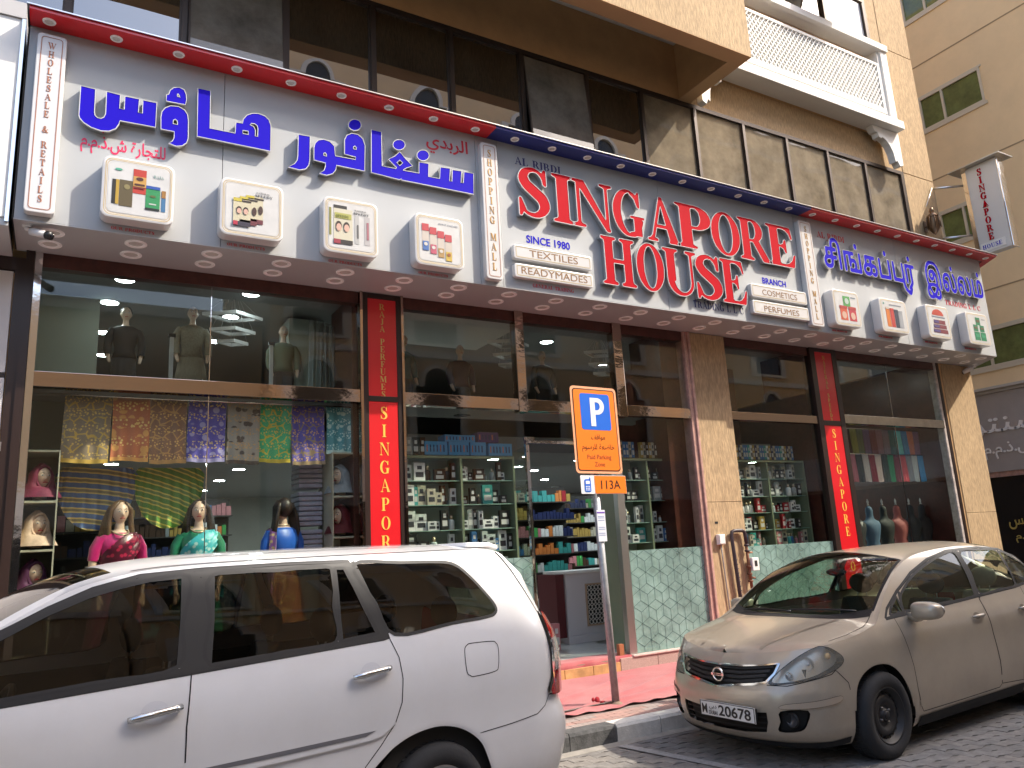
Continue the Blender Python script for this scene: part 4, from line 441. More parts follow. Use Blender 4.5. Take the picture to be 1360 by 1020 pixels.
for i, (x0, x1, z0, z1) in enumerate(bx):
    b = sb(MB().prism([rrect(x0, x1, z0, z1, .07)], -.93, SY-.001), 'product_box', m_box, bevel=.012)
    w_, h_ = x1-x0, z1-z0
    X = lambda f: x0+f*w_
    Z = lambda f: z0+f*h_
    def R(a, bb, c, d, h, lay=1): P_(b, pm(h), X(a), X(bb), Z(c), Z(d), lay)
    P_(b, m_marb, X(.1), X(.9), Z(.1), Z(.9), 0, pts=rrect(X(.085), X(.915), Z(.085), Z(.915), .045))
    for e, ww in ((.04, .005), (.062, .004)):
        o = frame_line(X(e), X(1-e), Z(e), Z(1-e), .06, ww, -.9355, m_goldline, None); o.parent = b
    if i == 0:
        R(.42, .60, .44, .84, 'd8412b'); R(.42, .60, .55, .72, 'e9b45a', 2); R(.44, .58, .57, .60, '5a2a18', 3); R(.44, .58, .52, .55, '8a2a18', 3); Pe(b, '5a2a18', X(.51), Z(.68), .03, .018, 3)
        R(.14, .21, .22, .62, '2b2418'); R(.19, .235, .22, .62, 'd9b13c', 2); R(.24, .42, .2, .63, '6b5c33'); Pe(b, 'a3965f', X(.34), Z(.52), .025, .025, 2)
        R(.60, .80, .2, .60, '2ea660'); R(.60, .80, .55, .60, '2a5fc0', 2); R(.60, .80, .2, .235, '16241c', 2); R(.65, .75, .29, .31, 'e8f4ea', 2); Pe(b, '6a7a3c', X(.70), Z(.43), .025, .012, 2)
        R(.82, .88, .2, .55, '4a86b8'); R(.82, .88, .43, .55, 'b8843a', 2)
        Pe(b, '63c2a4', X(.22), Z(.79), .03, .012, 2)
        o = serif_text('lettering', 'RAJA', X(.70), Z(.74), .028, -.9375, -.9365, pm('7fb0a8'), None, width=.085); o.parent = b
    elif i in (1, 2):
        tx = [('NATURAL', .56, .80, .014, .13), ('SPEEDY', .54, .735, .026, .17)]
        for s, a, c, hh, ww in tx:
            o = serif_text('lettering', s, X(a), Z(c), hh, -.9375, -.9365, pm('4a4a4a'), None, width=ww); o.parent = b
        if i == 1:
            for q in range(3):
                dx, dz = .1*(2-q), .04*(2-q)
                R(.20+dx, .47+dx, .24+dz, .66+dz, 'efe6c4', 1+q); R(.20+dx, .33+dx, .60+dz, .66+dz, 'e6d450', 2+q); R(.33+dx, .48+dx, .60+dz, .63+dz, '3a2c28', 2+q); R(.20+dx, .47+dx, .17+dz, .25+dz, '7a2f3c' if q < 2 else '3a3348', 2+q)
                if q < 2: Pe(b, '4a2c20', X(.43+dx), Z(.42+dz), .022, .045, 3+q)
            for cx, hr in ((.29, '3a241c'), (.395, '2c1c18')): Pe(b, hr, X(cx), Z(.455), .025, .034, 5); Pe(b, 'f8c8b4', X(cx), Z(.43), .021, .029, 6)
            R(.20, .27, .18, .25, 'd03050', 6)
        else:
            R(.18, .52, .18, .80, 'f0ead0'); R(.18, .42, .80, .86, '1c1c1c'); R(.2, .50, .62, .72, 'c9c86a', 2); R(.18, .52, .16, .24, '2a2628', 2); R(.18, .30, .16, .24, 'b03048', 3)
            o = serif_text('lettering', 'SPEEDY', X(.22), Z(.64), .028, -.9425, -.9415, pm('6a7a20'), None, width=.14); o.parent = b
            for cx, hr in ((.27, '3a241c'), (.41, '2c1c18')): Pe(b, hr, X(cx), Z(.49), .033, .048, 3); Pe(b, 'f8c8b4', X(cx), Z(.455), .028, .041, 4)
            R(.10, .14, .3, .8, '9a9a4a'); R(.56, .64, .2, .72, 'd6d6d4'); R(.60, .63, .3, .55, '6a6a6a', 2); R(.74, .84, .2, .72, 'd6d2d2'); R(.78, .82, .3, .62, 'c07a86', 2)
    elif i == 3:
        for q, hx in enumerate(('3f78c8', 'd85a7a', 'c8a060', 'e6c24a')):
            a = .14+q*.155; dz = -.05*q
            R(a, a+.14, .32+dz-.04, .76+dz, 'e9ddd0', 1); R(a, a+.14, .66+dz, .80+dz, 'd8394a', 2); R(a+.01, a+.13, .28+dz, .46+dz, hx, 2); Pe(b, 'f4f0e8' if q < 3 else 'b0602a', X(a+.07), Z(.40+dz), .022, .02, 3)
        o = serif_text('lettering', 'SOFT COLOR', X(.48), Z(.83), .016, -.9375, -.9365, pm('8a97ac'), None, width=.24); o.parent = b
    elif i == 4:
        R(.38, .64, .55, .84, '59b45a'); Pe(b, 'cfe6d8', X(.51), Z(.70), .05, .05, 2)
        for a, h in ((.22, 'e8603c'), (.55, 'd8384a')): R(a, a+.27, .16, .5, h); Pe(b, 'f2c8b0', X(a+.135), Z(.3), .055, .06, 2); R(a-.01, a+.28, .48, .56, 'c83a34', 2)
        R(.68, .86, .80, .84, '9aa8b0')
    elif i == 5:
        for q, h in enumerate(('f0862e', 'd8382c', '2f3a52', 'b8bcc2')): R(.2+q*.155, .34+q*.155, .16, .74-.02*q, h); R(.2+q*.155, .34+q*.155, .68-.02*q, .74-.02*q, 'e8d8c8' if q == 0 else h, 2)
        R(.36, .80, .80, .84, '9aa0a8'); Pe(b, '6fb0a0', X(.16), Z(.84), .02, .02, 1)
    elif i == 6:
        P_(b, pm('d84a2e'), 0, 0, 0, 0, 1, pts=[(X(.5)+.17*math.cos(a)*w_*1.5, Z(.70)+.17*math.sin(a)*h_*1.1) for a in [math.pi*k/12 for k in range(13)]]); R(.22, .80, .63, .665, '8a93a8')
        for q in range(3): R(.28-.03*q, .78+.03*q, .44-.14*q, .56-.14*q, '8c3340'); R(.28-.03*q, .5, .46-.14*q, .54-.14*q, '5c4a8a', 2)
    else:
        for a, c, ww, hh in ((.42, .62, .2, .24), (.28, .42, .2, .2), (.56, .42, .2, .2), (.28, .14, .24, .26), (.55, .14, .24, .26)): R(a, a+ww, c, c+hh, '2f9a6a'); R(a+.03, a+ww-.03, c+hh*.35, c+hh*.7, '7a6a50' if hh < .26 else '49b584', 2)
        R(.7, .86, .8, .83, 'b0b4b8')
    spn(serif_text('lettering', 'OUR PRODUCTS', x0+.1, z0-.048, .028, SY-.004, SY-.001, m_rprint, None, width=.36))
# ================================================================ ground
def paver_road():
    road = struct(MB().add([(-60, -60, .0025), (60, -60, .0025), (60, -2.33, .0025), (-60, -2.33, .0025)], [(0, 1, 2, 3)]).build('road', mat('road_joint_sand', (.13, .122, .11), .95, var=.2, vs=20)))
    ms = [mat('paver_%s' % n, c, .85, var=.25, vs=14, bump=.35, bs=90, dirt=.35) for n, c in (('grey', (.19, .18, .168)), ('dark', (.165, .156, .146)), ('warm', (.20, .185, .168)))]
    # zigzag interlocking block, .22 x .11
    L, W, a = .217, .1075, .018
    top = [(0, 0), (L*.25, a), (L*.5, 0), (L*.75, -a), (L, 0), (L+.0, W), (L*.75, W-a), (L*.5, W), (L*.25, W+a), (0, W)]
    bev = .006
    meshes = []
    for m in ms:
        n = len(top); cx, cy = L/2, W/2; ins = [(cx+(x-cx)*(1-2*bev/L), cy+(y-cy)*(1-2*bev/W)) for x, y in top]
        mb = MB(); mb.add([(x, y, 0) for x, y in top]+[(x, y, .006) for x, y in top]+[(x, y, .009) for x, y in ins],
                          [(i, (i+1) % n, n+(i+1) % n, n+i) for i in range(n)]+[(n+i, n+(i+1) % n, 2*n+(i+1) % n, 2*n+i) for i in range(n)]+[tuple(2*n+i for i in range(n))])
        meshes.append(mb.mesh('paver', [m]))
    spots = []
    for i in range(int(14/.22)):
        for j in range(int(6.6/.11)):
            x = -1.5+i*.22+(.11 if j % 2 else 0); y = -8.9+j*.11
            if y > -2.46: continue
            spots.append((math.hypot(x-0, y+8.17, 1.7)*(1 if (x > 2.6 and y > -5.4) else 4), x, y))
    spots.sort(); rest = MB(); k = 0
    for d, x, y in spots:
        if k < 300 and x > 2.6:
            o = link('paver', random.choice(meshes), road); o.location = (x, y, .001+random.uniform(-.002, .002)); k += 1
        else:
            rest.cur = random.randrange(3); b = random.uniform(-.002, .002)
            n = len(top); rest.add([(x+p, y+q, 0) for p, q in top]+[(x+p, y+q, .008+b) for p, q in top], [(i, (i+1) % n, n+(i+1) % n, n+i) for i in range(n)]+[tuple(n+i for i in range(n))])
    rest.build('pavers', ms, road, kind='stuff')
    # gutter strip along the kerb, painted bay line
    struct(MB().box(-60, 60, -2.46, -2.331, .0005, .012).build('gutter', mat('gutter_concrete', (.27, .25, .22), .9, var=.2, vs=9, bump=.3, bs=50, dirt=.4)))
    B('bay_line', mat('worn_road_paint', (.30, .29, .28), .9, var=.25, vs=25, dirt=.4), road, 0, 0, 0, 0, 0, 0)
    return road
road = paver_road()
bpy.data.objects.remove(bpy.data.objects['bay_line'])
MB().add([(4.22, -2.47, .0165), (4.32, -2.47, .0165), (4.62, -4.1, .0165), (4.52, -4.1, .0165)], [(0, 3, 2, 1)]).build('bay_line', MATS['worn_road_paint'], road)
ground = struct(MB().add([(-300, -300, -.02), (300, -300, -.02), (300, 300, -.02), (-300, 300, -.02)], [(0, 1, 2, 3)]).build('ground', mat('far_ground', (.26, .22, .17), .95, var=.1, vs=.2)))
# kerb: black and white painted stones
kerb = struct(MB().box(-40, 40, -2.325, -2.17, .0, .1).build('kerb', mat('kerb_bed', (.2, .19, .18), .9)))
kw = mat('white_kerb_paint', (.62, .60, .55), .85, var=.15, vs=12, bump=.4, bs=60, dirt=.45); kb = mat('black_kerb_paint', (.075, .075, .075), .8, var=.45, vs=14, bump=.4, bs=60, dirt=.3)
x = 4.33-1.0*12; i = 0
while x < 22:
    if -9 < x < 21:
        m = kw if i % 2 == 0 else kb
        mb = MB().loft([[(xx_, -2.335, 0), (xx_, -2.335, .125), (xx_, -2.32, .15), (xx_, -2.165, .15), (xx_, -2.165, 0)] for xx_ in (x+.004, x+.496)]); mb.sm = [False]*len(mb.f)
        mb.build('kerb_stone', m, kerb)
        mb = MB().loft([[(xx_, -2.335, 0), (xx_, -2.335, .125), (xx_, -2.32, .15), (xx_, -2.165, .15), (xx_, -2.165, 0)] for xx_ in (x+.504, x+.996)]); mb.sm = [False]*len(mb.f)
        mb.build('kerb_stone', m, kerb)
    x += 1.0; i += 1
# pavement with red-brown bricks
pave = struct(MB().add([(-40, -2.165, .135), (15.3, -2.165, .135), (15.3, .0, .135), (-40, 0, .135)], [(0, 1, 2, 3)]).build('pavement', mat('pavement_bed', (.22, .17, .15), .95, var=.2, vs=8, dirt=.3)))
pm_ = [mat('pavement_brick_%s' % n, c, .85, var=.2, vs=20, bump=.3, bs=80, dirt=.35) for n, c in (('rose', (.33, .20, .17)), ('brown', (.28, .18, .155)), ('grey', (.27, .22, .20)))]
pmm = [MB().box(0, .196, 0, .094, 0, .014).mesh('brick', [m], .003) for m in pm_]
for j in range(3):
    for i in range(76):
        o = link('brick', random.choice(pmm), pave); o.location = (-.4+i*.2+(.1 if j % 2 else 0), -2.16+j*.1, .136+random.uniform(-.001, .001))
# red carpet lying over the rest of the pavement and onto the step, creased
def carpet():
    t = NT('red_carpet'); out = t.n('OutputMaterial'); p = t.n('BsdfPrincipled'); t.l(p.outputs[0], out.inputs[0]); p.inputs['Roughness'].default_value = .95; p.inputs['Specular IOR Level'].default_value = .1; p.inputs['Sheen Weight'].default_value = .3
    tc = t.n('TexCoord'); n1 = t.n('TexNoise'); n1.inputs['Scale'].default_value = 1.7; n1.inputs['Detail'].default_value = 8; n1.inputs['Roughness'].default_value = .65; t.l(tc.outputs['Object'], n1.inputs[0])
    r = t.n('MapRange'); r.inputs[1].default_value = .35; r.inputs[2].default_value = .68; t.l(n1.outputs[0], r.inputs[0]); m = t.n('Mix', data_type='RGBA'); t.l(r.outputs[0], m.inputs[0])
    m.inputs[6].default_value = rgba((.32, .060, .068)); m.inputs[7].default_value = rgba((.38, .14, .135)); t.l(m.outputs[2], p.inputs['Base Color'])
    n2 = t.n('TexNoise'); n2.inputs['Scale'].default_value = 130; t.l(tc.outputs['Object'], n2.inputs[0]); b = t.n('Bump'); b.inputs['Strength'].default_value = .3; b.inputs['Distance'].default_value = .006; t.l(n2.outputs[0], b.inputs['Height']); t.l(b.outputs[0], p.inputs['Normal'])
    MATS['red_carpet'] = t.m
    P = []; nx, ny = 260, 50
    for j in range(ny+1):
        for i in range(nx+1):
            x = 1.0+8.2*i/nx; y0 = -1.80+.05*math.sin(x*1.7)+.03*math.sin(x*5.1)+.02*math.sin(x*13); y = y0+(-.065-y0)*j/ny
            z = .158+.004*math.sin(x*3+y*5)
            for (ax, ay, bx_, by_, h, w) in ((3.9, -1.45, 5.9, -.5, .028, .05), (4.2, -1.75, 6.4, -.75, .022, .045), (4.9, -1.55, 7.1, -1.1, .016, .05), (3.8, -1.62, 4.85, -1.55, .02, .02)):
                dx, dy = bx_-ax, by_-ay; L = math.hypot(dx, dy); tt = ((x-ax)*dx+(y-ay)*dy)/L; dd = ((x-ax)*-dy+(y-ay)*dx)/L
                if -.2 < tt < L+.2: z += h*math.exp(-(dd/w)**2)*min(1, max(0, (tt+.2)*3))*min(1, max(0, (L+.2-tt)*3))
            z += .006*math.sin(x*23+math.sin(y*9)*2)*math.exp(-((y-y0)/.1)**2)
            P.append((x, y, z))
    F = [(j*(nx+1)+i, j*(nx+1)+i+1, (j+1)*(nx+1)+i+1, (j+1)*(nx+1)+i) for j in range(ny) for i in range(nx)]
    mb = MB(); mb.smooth = True; mb.add(P, F); o = mb.build('carpet', t.m); tag(o, 'creased faded red carpet laid over the pavement in front of the shop door', 'carpet')
    # piece on the step
    P = []; nx = 60
    for j, (y, z) in enumerate(((-.068, .20), (-.066, .28), (-.055, .322), (.05, .324), (.16, .322), (.3, .321))):
        for i in range(nx+1):
            x = 3.9+2.45*i/nx; P.append((x, y+.006*math.sin(x*17+j), z+(.02*math.sin(x*6)+.03*math.sin(x*11.3) if j == 0 else .003*math.sin(x*9+j))))
    F = [(j*(nx+1)+i, j*(nx+1)+i+1, (j+1)*(nx+1)+i+1, (j+1)*(nx+1)+i) for j in range(5) for i in range(nx)]
    mb = MB(); mb.smooth = True; mb.add(P, F); o = mb.build('doormat_runner', t.m); tag(o, 'red carpet piece glued over the worn entrance step', 'carpet')
    o = MB().tube([(3.6, -1.60, .168), (4.2, -1.63, .17), (4.72, -1.60, .172), (4.83, -1.63, .175)], .009, 6).build('cable', m_brown); tag(o, 'thin dark cord lying on the red carpet towards the sign pole', 'cord')
    mb = MB(); mb.ell((4.70, -1.55, .20), (.03, .02, .035), 8, 6); mb.ell((4.66, -1.54, .21), (.02, .015, .02), 8, 6); mb.ell((4.75, -1.57, .18), (.03, .02, .012), 8, 6); o = mb.build('crumpled_rag', mat('rag_red', (.35, .02, .03), .9)); tag(o, 'small crumpled red rag at the foot of the parking sign pole', 'rag')
carpet()
# plinth / step
step = struct(MB().box(-.35, 15.2, -.06, .55, .0, .298).build('step', mat('step_core', (.25, .17, .14), .85)))
mg = mat('pink_granite', (.40, .28, .24), .5, var=.4, vs=120, dirt=.2); mo = mat('orange_sandstone_tile', (.50, .28, .11), .6, var=.3, vs=6, dirt=.4); mgr = mat('bare_mortar', (.36, .31, .27), .95, var=.3, vs=16, bump=.8, bs=25)
x = -.34
while x < 14.1:
    w_ = .42 if 4.4 < x < 6.0 else .6
    m = mgr if x < 4.6 and x > 3.9 else (mo if 4.4 < x < 6.0 else mg)
    if x+w_ < 14.2:
        B('stone_tile', m, step, x+.004, x+w_-.004, -.085, -.0605, .14, .262 if m is mo else .30, .003)
    x += w_
for a, b in ((-.34, 3.9), (6.35, 14.1)): B('stone_tile', mat('sill_marble', (.55, .42, .38), .35, var=.15, vs=10), step, a, b, -.10, .10, .2985, .318, .004)
# ================================================================ main building
bld = thing('apartment_building', 'tan stone building above the shop sign with brown ribbon windows and a white lattice balcony', 'building', (8, 3, 0)); bo = Vector((-8, -3, 0))
def bp(o): o.parent = bld; o.matrix_parent_inverse = Matrix.Translation(bo); return o
def Bb(name, m, *a, **k): return bp(B(name, m, None, *a, **k))
Bb('wall', m_dark, -20, 15.2, .42, .5, 4.72, 8.64)
Bb('wall', m_tanpl, -20, 14.2, .0, .3, 4.72, 6.52)
Bb('wall', m_stone, 8.49, 14.2, .0, .4, 8.665, 11.15)
Bb('wall', m_stone, -20, 8.49, .0, .4, 8.665, 9.655)
Bb('wall', m_stone, -20, 15.2, .02, .4, 13.6, 21)
for z0, z1 in ((4.73, 8.642), (8.658, 11.49), (11.506, 14.4), (14.416, 18)):
    Bb('stone_panel', m_stone, 14.215, 15.22, -.01, .3, z0, z1, bevel=.006)
Bb('wall', m_tanpl, 14.23, 15.20, .02, .5, 4.72, 20)
Bb('side_wall', m_stone, 14.9, 15.205, .301, 14, .1, 20)
Bb('wall', m_tanpl, -20, 15.1, 13.5, 14, 0, 20)
Bb('roof', m_tanpl, -20, 15.15, .3, 14, 19.9, 20)
# pillars at street level
def pillar(x0, x1, y0, label=None):
    for a, b in ((.31, 2.2), (2.206, 4.70)): Bb('pillar_cladding', m_stone, x0, x1, y0, .35, a, b, bevel=.004)
pillar(7.895, 8.60, -.055)
for a, b in ((.1, 1.9), (1.906, 4.70)): Bb('pillar_cladding', m_stone, 14.24, 15.215, -.06, .299, a, b, bevel=.004)
Bb('pillar_trim', m_tanpl, 14.20, 14.238, -.045, .2, .1, 4.70)
# window ribbon
mul = [-12.4+1.105*k for k in range(11)]+[-.24, .87, 1.98, 3.07, 4.17, 5.28, 6.42, 7.47, 8.58, 9.70, 10.78, 11.88, 12.98, 14.13]
gl_d = glassmat('brown_window_glass', (.10, .075, .05), .95, 3.0, dust=.07, dustcol=(.45, .34, .22), wob=.25)
gl_l = glassmat('sunlit_dusty_glass', (.10, .09, .075), .7, 1.9, dust=.42, dustcol=(.44, .37, .27), wob=.25)  # heavier pale dust also paints the sunlight on the right-hand panes
m_wf = mat('bronze_window_frame', (.055, .038, .03), .4, metal=.4)
Bb('window_frame', m_wf, mul[0], 14.2, -.02, .10, 8.585, 8.655)
Bb('window_frame', m_wf, mul[0], 14.2, -.02, .10, 6.50, 6.57)
for i, (a, b) in enumerate(zip(mul, mul[1:])):
    Bb('mullion', m_wf, a-.03, a+.03, -.022, .08, 6.572, 8.583)
    Bb('glazing_bead', m_wf, a+.03, a+.05, .0, .04, 6.572, 8.583); Bb('glazing_bead', m_wf, b-.05, b-.031, .0, .04, 6.572, 8.583)
    opn = i in (11+1, 11+5)
    m = gl_l if i >= 11+7 else gl_d
    if opn:
        s = MB().box(a+.055, b-.055, 0, .008, -2.0, 0).build('window_sash', glassmat('tilted_glass', (.12, .11, .10), .9, 2.0, dust=.38, dustcol=(.36, .32, .27)), None); bp(s); s.location = (0, -.005, 8.57); s.rotation_euler = (math.radians(-5.5), 0, 0)
        f = MB().box(a+.04, b-.04, .009, .03, -2.02, -1.97).box(a+.04, b-.04, .009, .03, -.03, .0).box(a+.035, a+.054, -.002, .03, -2.02, .0).box(b-.054, b-.035, -.002, .03, -2.02, .0).build('sash_frame', m_wf, s)
    else:
        o = MB().box(a+.05, b-.05, .02, .028, 6.571, 8.584).build('pane', m, None); bp(o)
Bb('mullion', m_wf, 14.10, 14.2, -.022, .08, 6.572, 8.583)
# overhang with coffered soffit
OX, OY = 8.49, -1.35
Bb('overhang_front', m_stone, -20, OX, OY, OY+.20, 8.66, 21)
Bb('overhang_side', m_stone, OX-.20, OX, OY+.2005, -.001, 8.66, 21)
Bb('soffit_border', mat('smooth_tan_render', (.60, .38, .20), .85, var=.04, vs=2), -20, OX-.001, OY+.001, OY+.25, 8.650, 8.659)
Bb('soffit_border', MATS['smooth_tan_render'], OX-.25, OX-.001, OY+.251, -.002, 8.650, 8.659)
Bb('coffer_ceiling', m_white, -20, OX-.201, OY+.201, -.003, 9.66, 9.7)
Bb('coffer_side', m_tanpl, OX-.215, OX-.2005, OY+.2005, -.002, 8.661, 9.655)
Bb('coffer_side', m_tanpl, -20, OX-.216, -.016, -.001, 8.661, 9.655)
# white lattice balcony screen, depth .26
LY = -.26
Bb('balcony_wall', m_tanpl, 8.6, 13.75, -.05, -.001, 9.3, 11.2)
Bb('balcony_ledge', m_white, 8.70, 13.82, LY-.16, -.051, 9.29, 9.46, bevel=.012)
Bb('balcony_ledge', m_white, 8.70, 13.80, LY-.10, -.051, 11.02, 11.16, bevel=.012)
Bb('balcony_post', m_white, 13.60, 13.80, LY-.06, -.051, 9.461, 11.019, bevel=.01)
Bb('balcony_post', m_white, 13.53, 13.598, LY-.02, -.051, 9.461, 11.019, bevel=.006)
Bb('lattice_rail', m_white, 8.7, 13.528, LY-.035, LY+.02, 9.62, 9.72, bevel=.006)
Bb('lattice_rail', m_white, 8.7, 13.528, LY-.035, LY+.02, 10.66, 10.72, bevel=.006)
Bb('lattice_rail', m_white, 13.46, 13.528, LY-.033, LY+.02, 9.721, 10.659, bevel=.004)
z0, z1, xa, xb = 9.721, 10.659, 8.5, 13.46; h = z1-z0; sx_ = h*.80; k = 0
def slat(a, b, yy, m=m_white):
    o = MB().beam((a[0], yy, a[1]), (b[0], yy, b[1]), .018, .034, (0, 1, 0)).build('lattice_slat', m, None); return bp(o)
nst = int((xb-xa+sx_)/.105)
for i in range(nst):
    for d in (1, -1):
        xs = xa-sx_+i*.105 if d > 0 else xa+i*.105
        p0 = [xs, z0]; p1 = [xs+d*sx_, z1]
        # clip to xa..xb
        def cl(p, q):
            if p[0] < xa:
                if q[0] <= xa: return None
                t = (xa-p[0])/(q[0]-p[0]); p = [xa, p[1]+t*(q[1]-p[1])]
            if p[0] > xb:
                if q[0] >= xb: return None
                t = (xb-p[0])/(q[0]-p[0]); p = [xb, p[1]+t*(q[1]-p[1])]
            return p
        a = cl(p0, p1); b = cl(p1, p0)
        if a and b and abs(a[0]-b[0]) > .03: slat(a, b, LY-.012 if d > 0 else LY+.008)
Bb('lattice_back', mat('pale_grey_backing', (.50, .50, .50), .8), 8.5, 13.45, LY+.09, LY+.10, 9.60, 10.74)
# scalloped corbel
cp = [(13.83, 9.285), (13.83, 8.60), (13.72, 8.56), (13.66, 8.66), (13.60, 8.63), (13.585, 8.72), (13.56, 8.84), (13.49, 8.96), (13.40, 9.04), (13.28, 9.09), (13.255, 9.05), (13.18, 9.07), (13.16, 9.15), (13.09, 9.16), (13.04, 9.22), (13.02, 9.285)]
bp(MB().prism([cp], -.26, -.12).build('corbel', m_white, None, .004))
cp2 = [(8.56+(13.83-a)*.75, z) for a, z in cp]
bp(MB().prism([cp2[::-1]], -.24, -.12).build('corbel', m_white, None, .004))
# upper window bay above the balcony
Bb('window_panel', mat('pale_blind', (.55, .56, .58), .5), 8.5, 11.35, .03, .05, 11.17, 13.6)
Bb('window_panel', MATS['pale_blind'], 12.55, 13.75, .03, .05, 11.17, 13.6)
Bb('pane', gl_d, 11.36, 12.54, .06, .07, 11.17, 13.6)
Bb('window_frame', m_wf, 13.76, 13.86, -.02, .1, 11.17, 13.6); Bb('window_frame', m_wf, 11.36, 11.42, -.0, .1, 11.17, 13.6); Bb('window_frame', m_wf, 12.48, 12.54, .0, .1, 11.17, 13.6)
Bb('wall', m_stone, 13.87, 14.21, .0, .3, 11.15, 13.6)
s = MB().box(0, 1.06, 0, .03, -1.9, 0).build('window_sash', mat('white_sash_blind', (.70, .68, .60), .4), None); bp(s); s.location = (11.45, -.02, 13.25); s.rotation_euler = (math.radians(-22), 0, 0)
MB().box(-.03, 0, -.01, .04, -1.93, 0).box(1.06, 1.09, -.01, .04, -1.93, 0).box(-.03, 1.09, -.01, .04, -1.95, -1.9).build('sash_frame', m_wf, s)

# ================================================================ storefront glazing and frames
sf = thing('storefront', 'bronze framed glass storefront between the stone pillars, dim products and mannequins behind the panes', 'storefront', (6, 0, .3)); fo = Vector((-6, 0, -.3))
def fp(o): o.parent = sf; o.matrix_parent_inverse = Matrix.Translation(fo); return o
def Fb(name, m, *a, **k): return fp(B(name, m, None, *a, **k))
gl = glassmat('shop_glass', (.90, .93, .90), .9, 1.42)
for a, b in ((-.30, 2.83), (3.37, 7.775), (8.61, 10.53), (11.21, 14.05)):
    Fb('header', m_maroon, a, b, -.02, .10, 4.57, 4.707)
Fb('jamb', m_chrome, -.345, -.285, -.035, .06, .31, 4.706); Fb('jamb', m_brown, -.42, -.35, -.05, .10, .0, 4.706)
for a, b in ((-.285, 2.835), (3.37, 4.895), (5.03, 6.465), (6.625, 7.775)): Fb('transom_beam', m_bronze, a, b, -.05, .07, 3.40, 3.545, bevel=.004)
Fb('transom_beam', m_bronze, 8.61, 10.53, -.04, .07, 3.42, 3.545, bevel=.004); Fb('transom_beam', mat('scratched_steel', (.55, .52, .46), .2, metal=1, var=.2, vs=3), 11.21, 14.05, -.05, .07, 3.45, 3.60, bevel=.004)
for a, b in ((4.90, 5.025), (6.47, 6.62)): Fb('mullion', m_bronze, a, b, -.055, .08, 3.38, 4.706, bevel=.004)
for a, b in ((2.835, 2.865), (3.335, 3.365)): Fb('mullion', m_bronze, a, b, -.07, .07, .31, 4.706)
Fb('jamb', m_pink, 7.78, 7.845, -.05, .12, .30, 4.705, bevel=.006); Fb('jamb', m_pink, 7.85, 7.89, -.075, .1, .15, 4.705, bevel=.006)
Fb('jamb', mat('pitted_pale_trim', (.48, .42, .38), .5, var=.3, vs=14), 14.055, 14.12, -.03, .1, .31, 4.706)
Fb('jamb', m_brown, 14.125, 14.195, -.04, .12, .31, 4.706)
# panes
def pane(x0, x1, z0, z1, y=.0): return fp(MB().box(x0, x1, y-.004, y+.004, z0, z1).build('pane', gl, None))
for a, b in ((-.284, 1.238), (1.242, 2.834)): pane(a, b, 3.546, 4.569); pane(a, b, .319, 3.399)
for a, b in ((3.366, 4.899), (5.026, 6.469), (6.621, 7.779)): pane(a, b, 3.546, 4.569)
pane(3.366, 4.99, .319, 3.399); pane(6.47, 7.779, .319, 3.399); pane(5.0, 6.46, 3.03, 3.399)
pane(8.61, 10.53, 3.546, 4.569); pane(8.61, 10.53, .319, 3.419); pane(11.21, 12.6, 3.601, 4.569); pane(12.604, 14.05, 3.601, 4.569); pane(11.21, 12.6, .319, 3.449); pane(12.604, 14.05, .319, 3.449)
for x in (1.24, 12.602): Fb('glass_joint', m_chrome, x-.004, x+.004, -.006, .008, .32, 4.56)
# door zone
Fb('door_rail', m_chrome, 4.99, 6.47, -.02, .03, 2.99, 3.025); Fb('jamb', m_chrome, 4.985, 5.012, -.015, .03, .31, 2.989)
Fb('jamb', mat('brushed_aluminium', (.55, .54, .52), .35, metal=1), 6.345, 6.46, -.03, .06, .319, 2.989, bevel=.004)
Fb('patch_fitting', m_chrome, 4.97, 5.12, -.012, .02, 3.027, 3.07)
dl = fp(MB().box(0, 1.25, -.005, .005, 0, 2.64).build('glass_door', gl, None)); dl.location = (5.04, .02, .335); dl.rotation_euler = (0, 0, math.radians(78))
MB().box(1.25, 1.262, -.008, .008, 0, 2.64).box(0, 1.25, -.008, .008, -.012, -.001).box(-.012, -.001, -.008, .008, 0, 2.64).build('door_edge', m_chrome, dl)
MB().tube([(1.12, -.05, .7), (1.12, -.05, 1.7)], .014, 8).build('handle', m_chrome, dl)
Fb('door_stop', m_copper, 6.18, 6.25, -.03, .03, .32, .46)
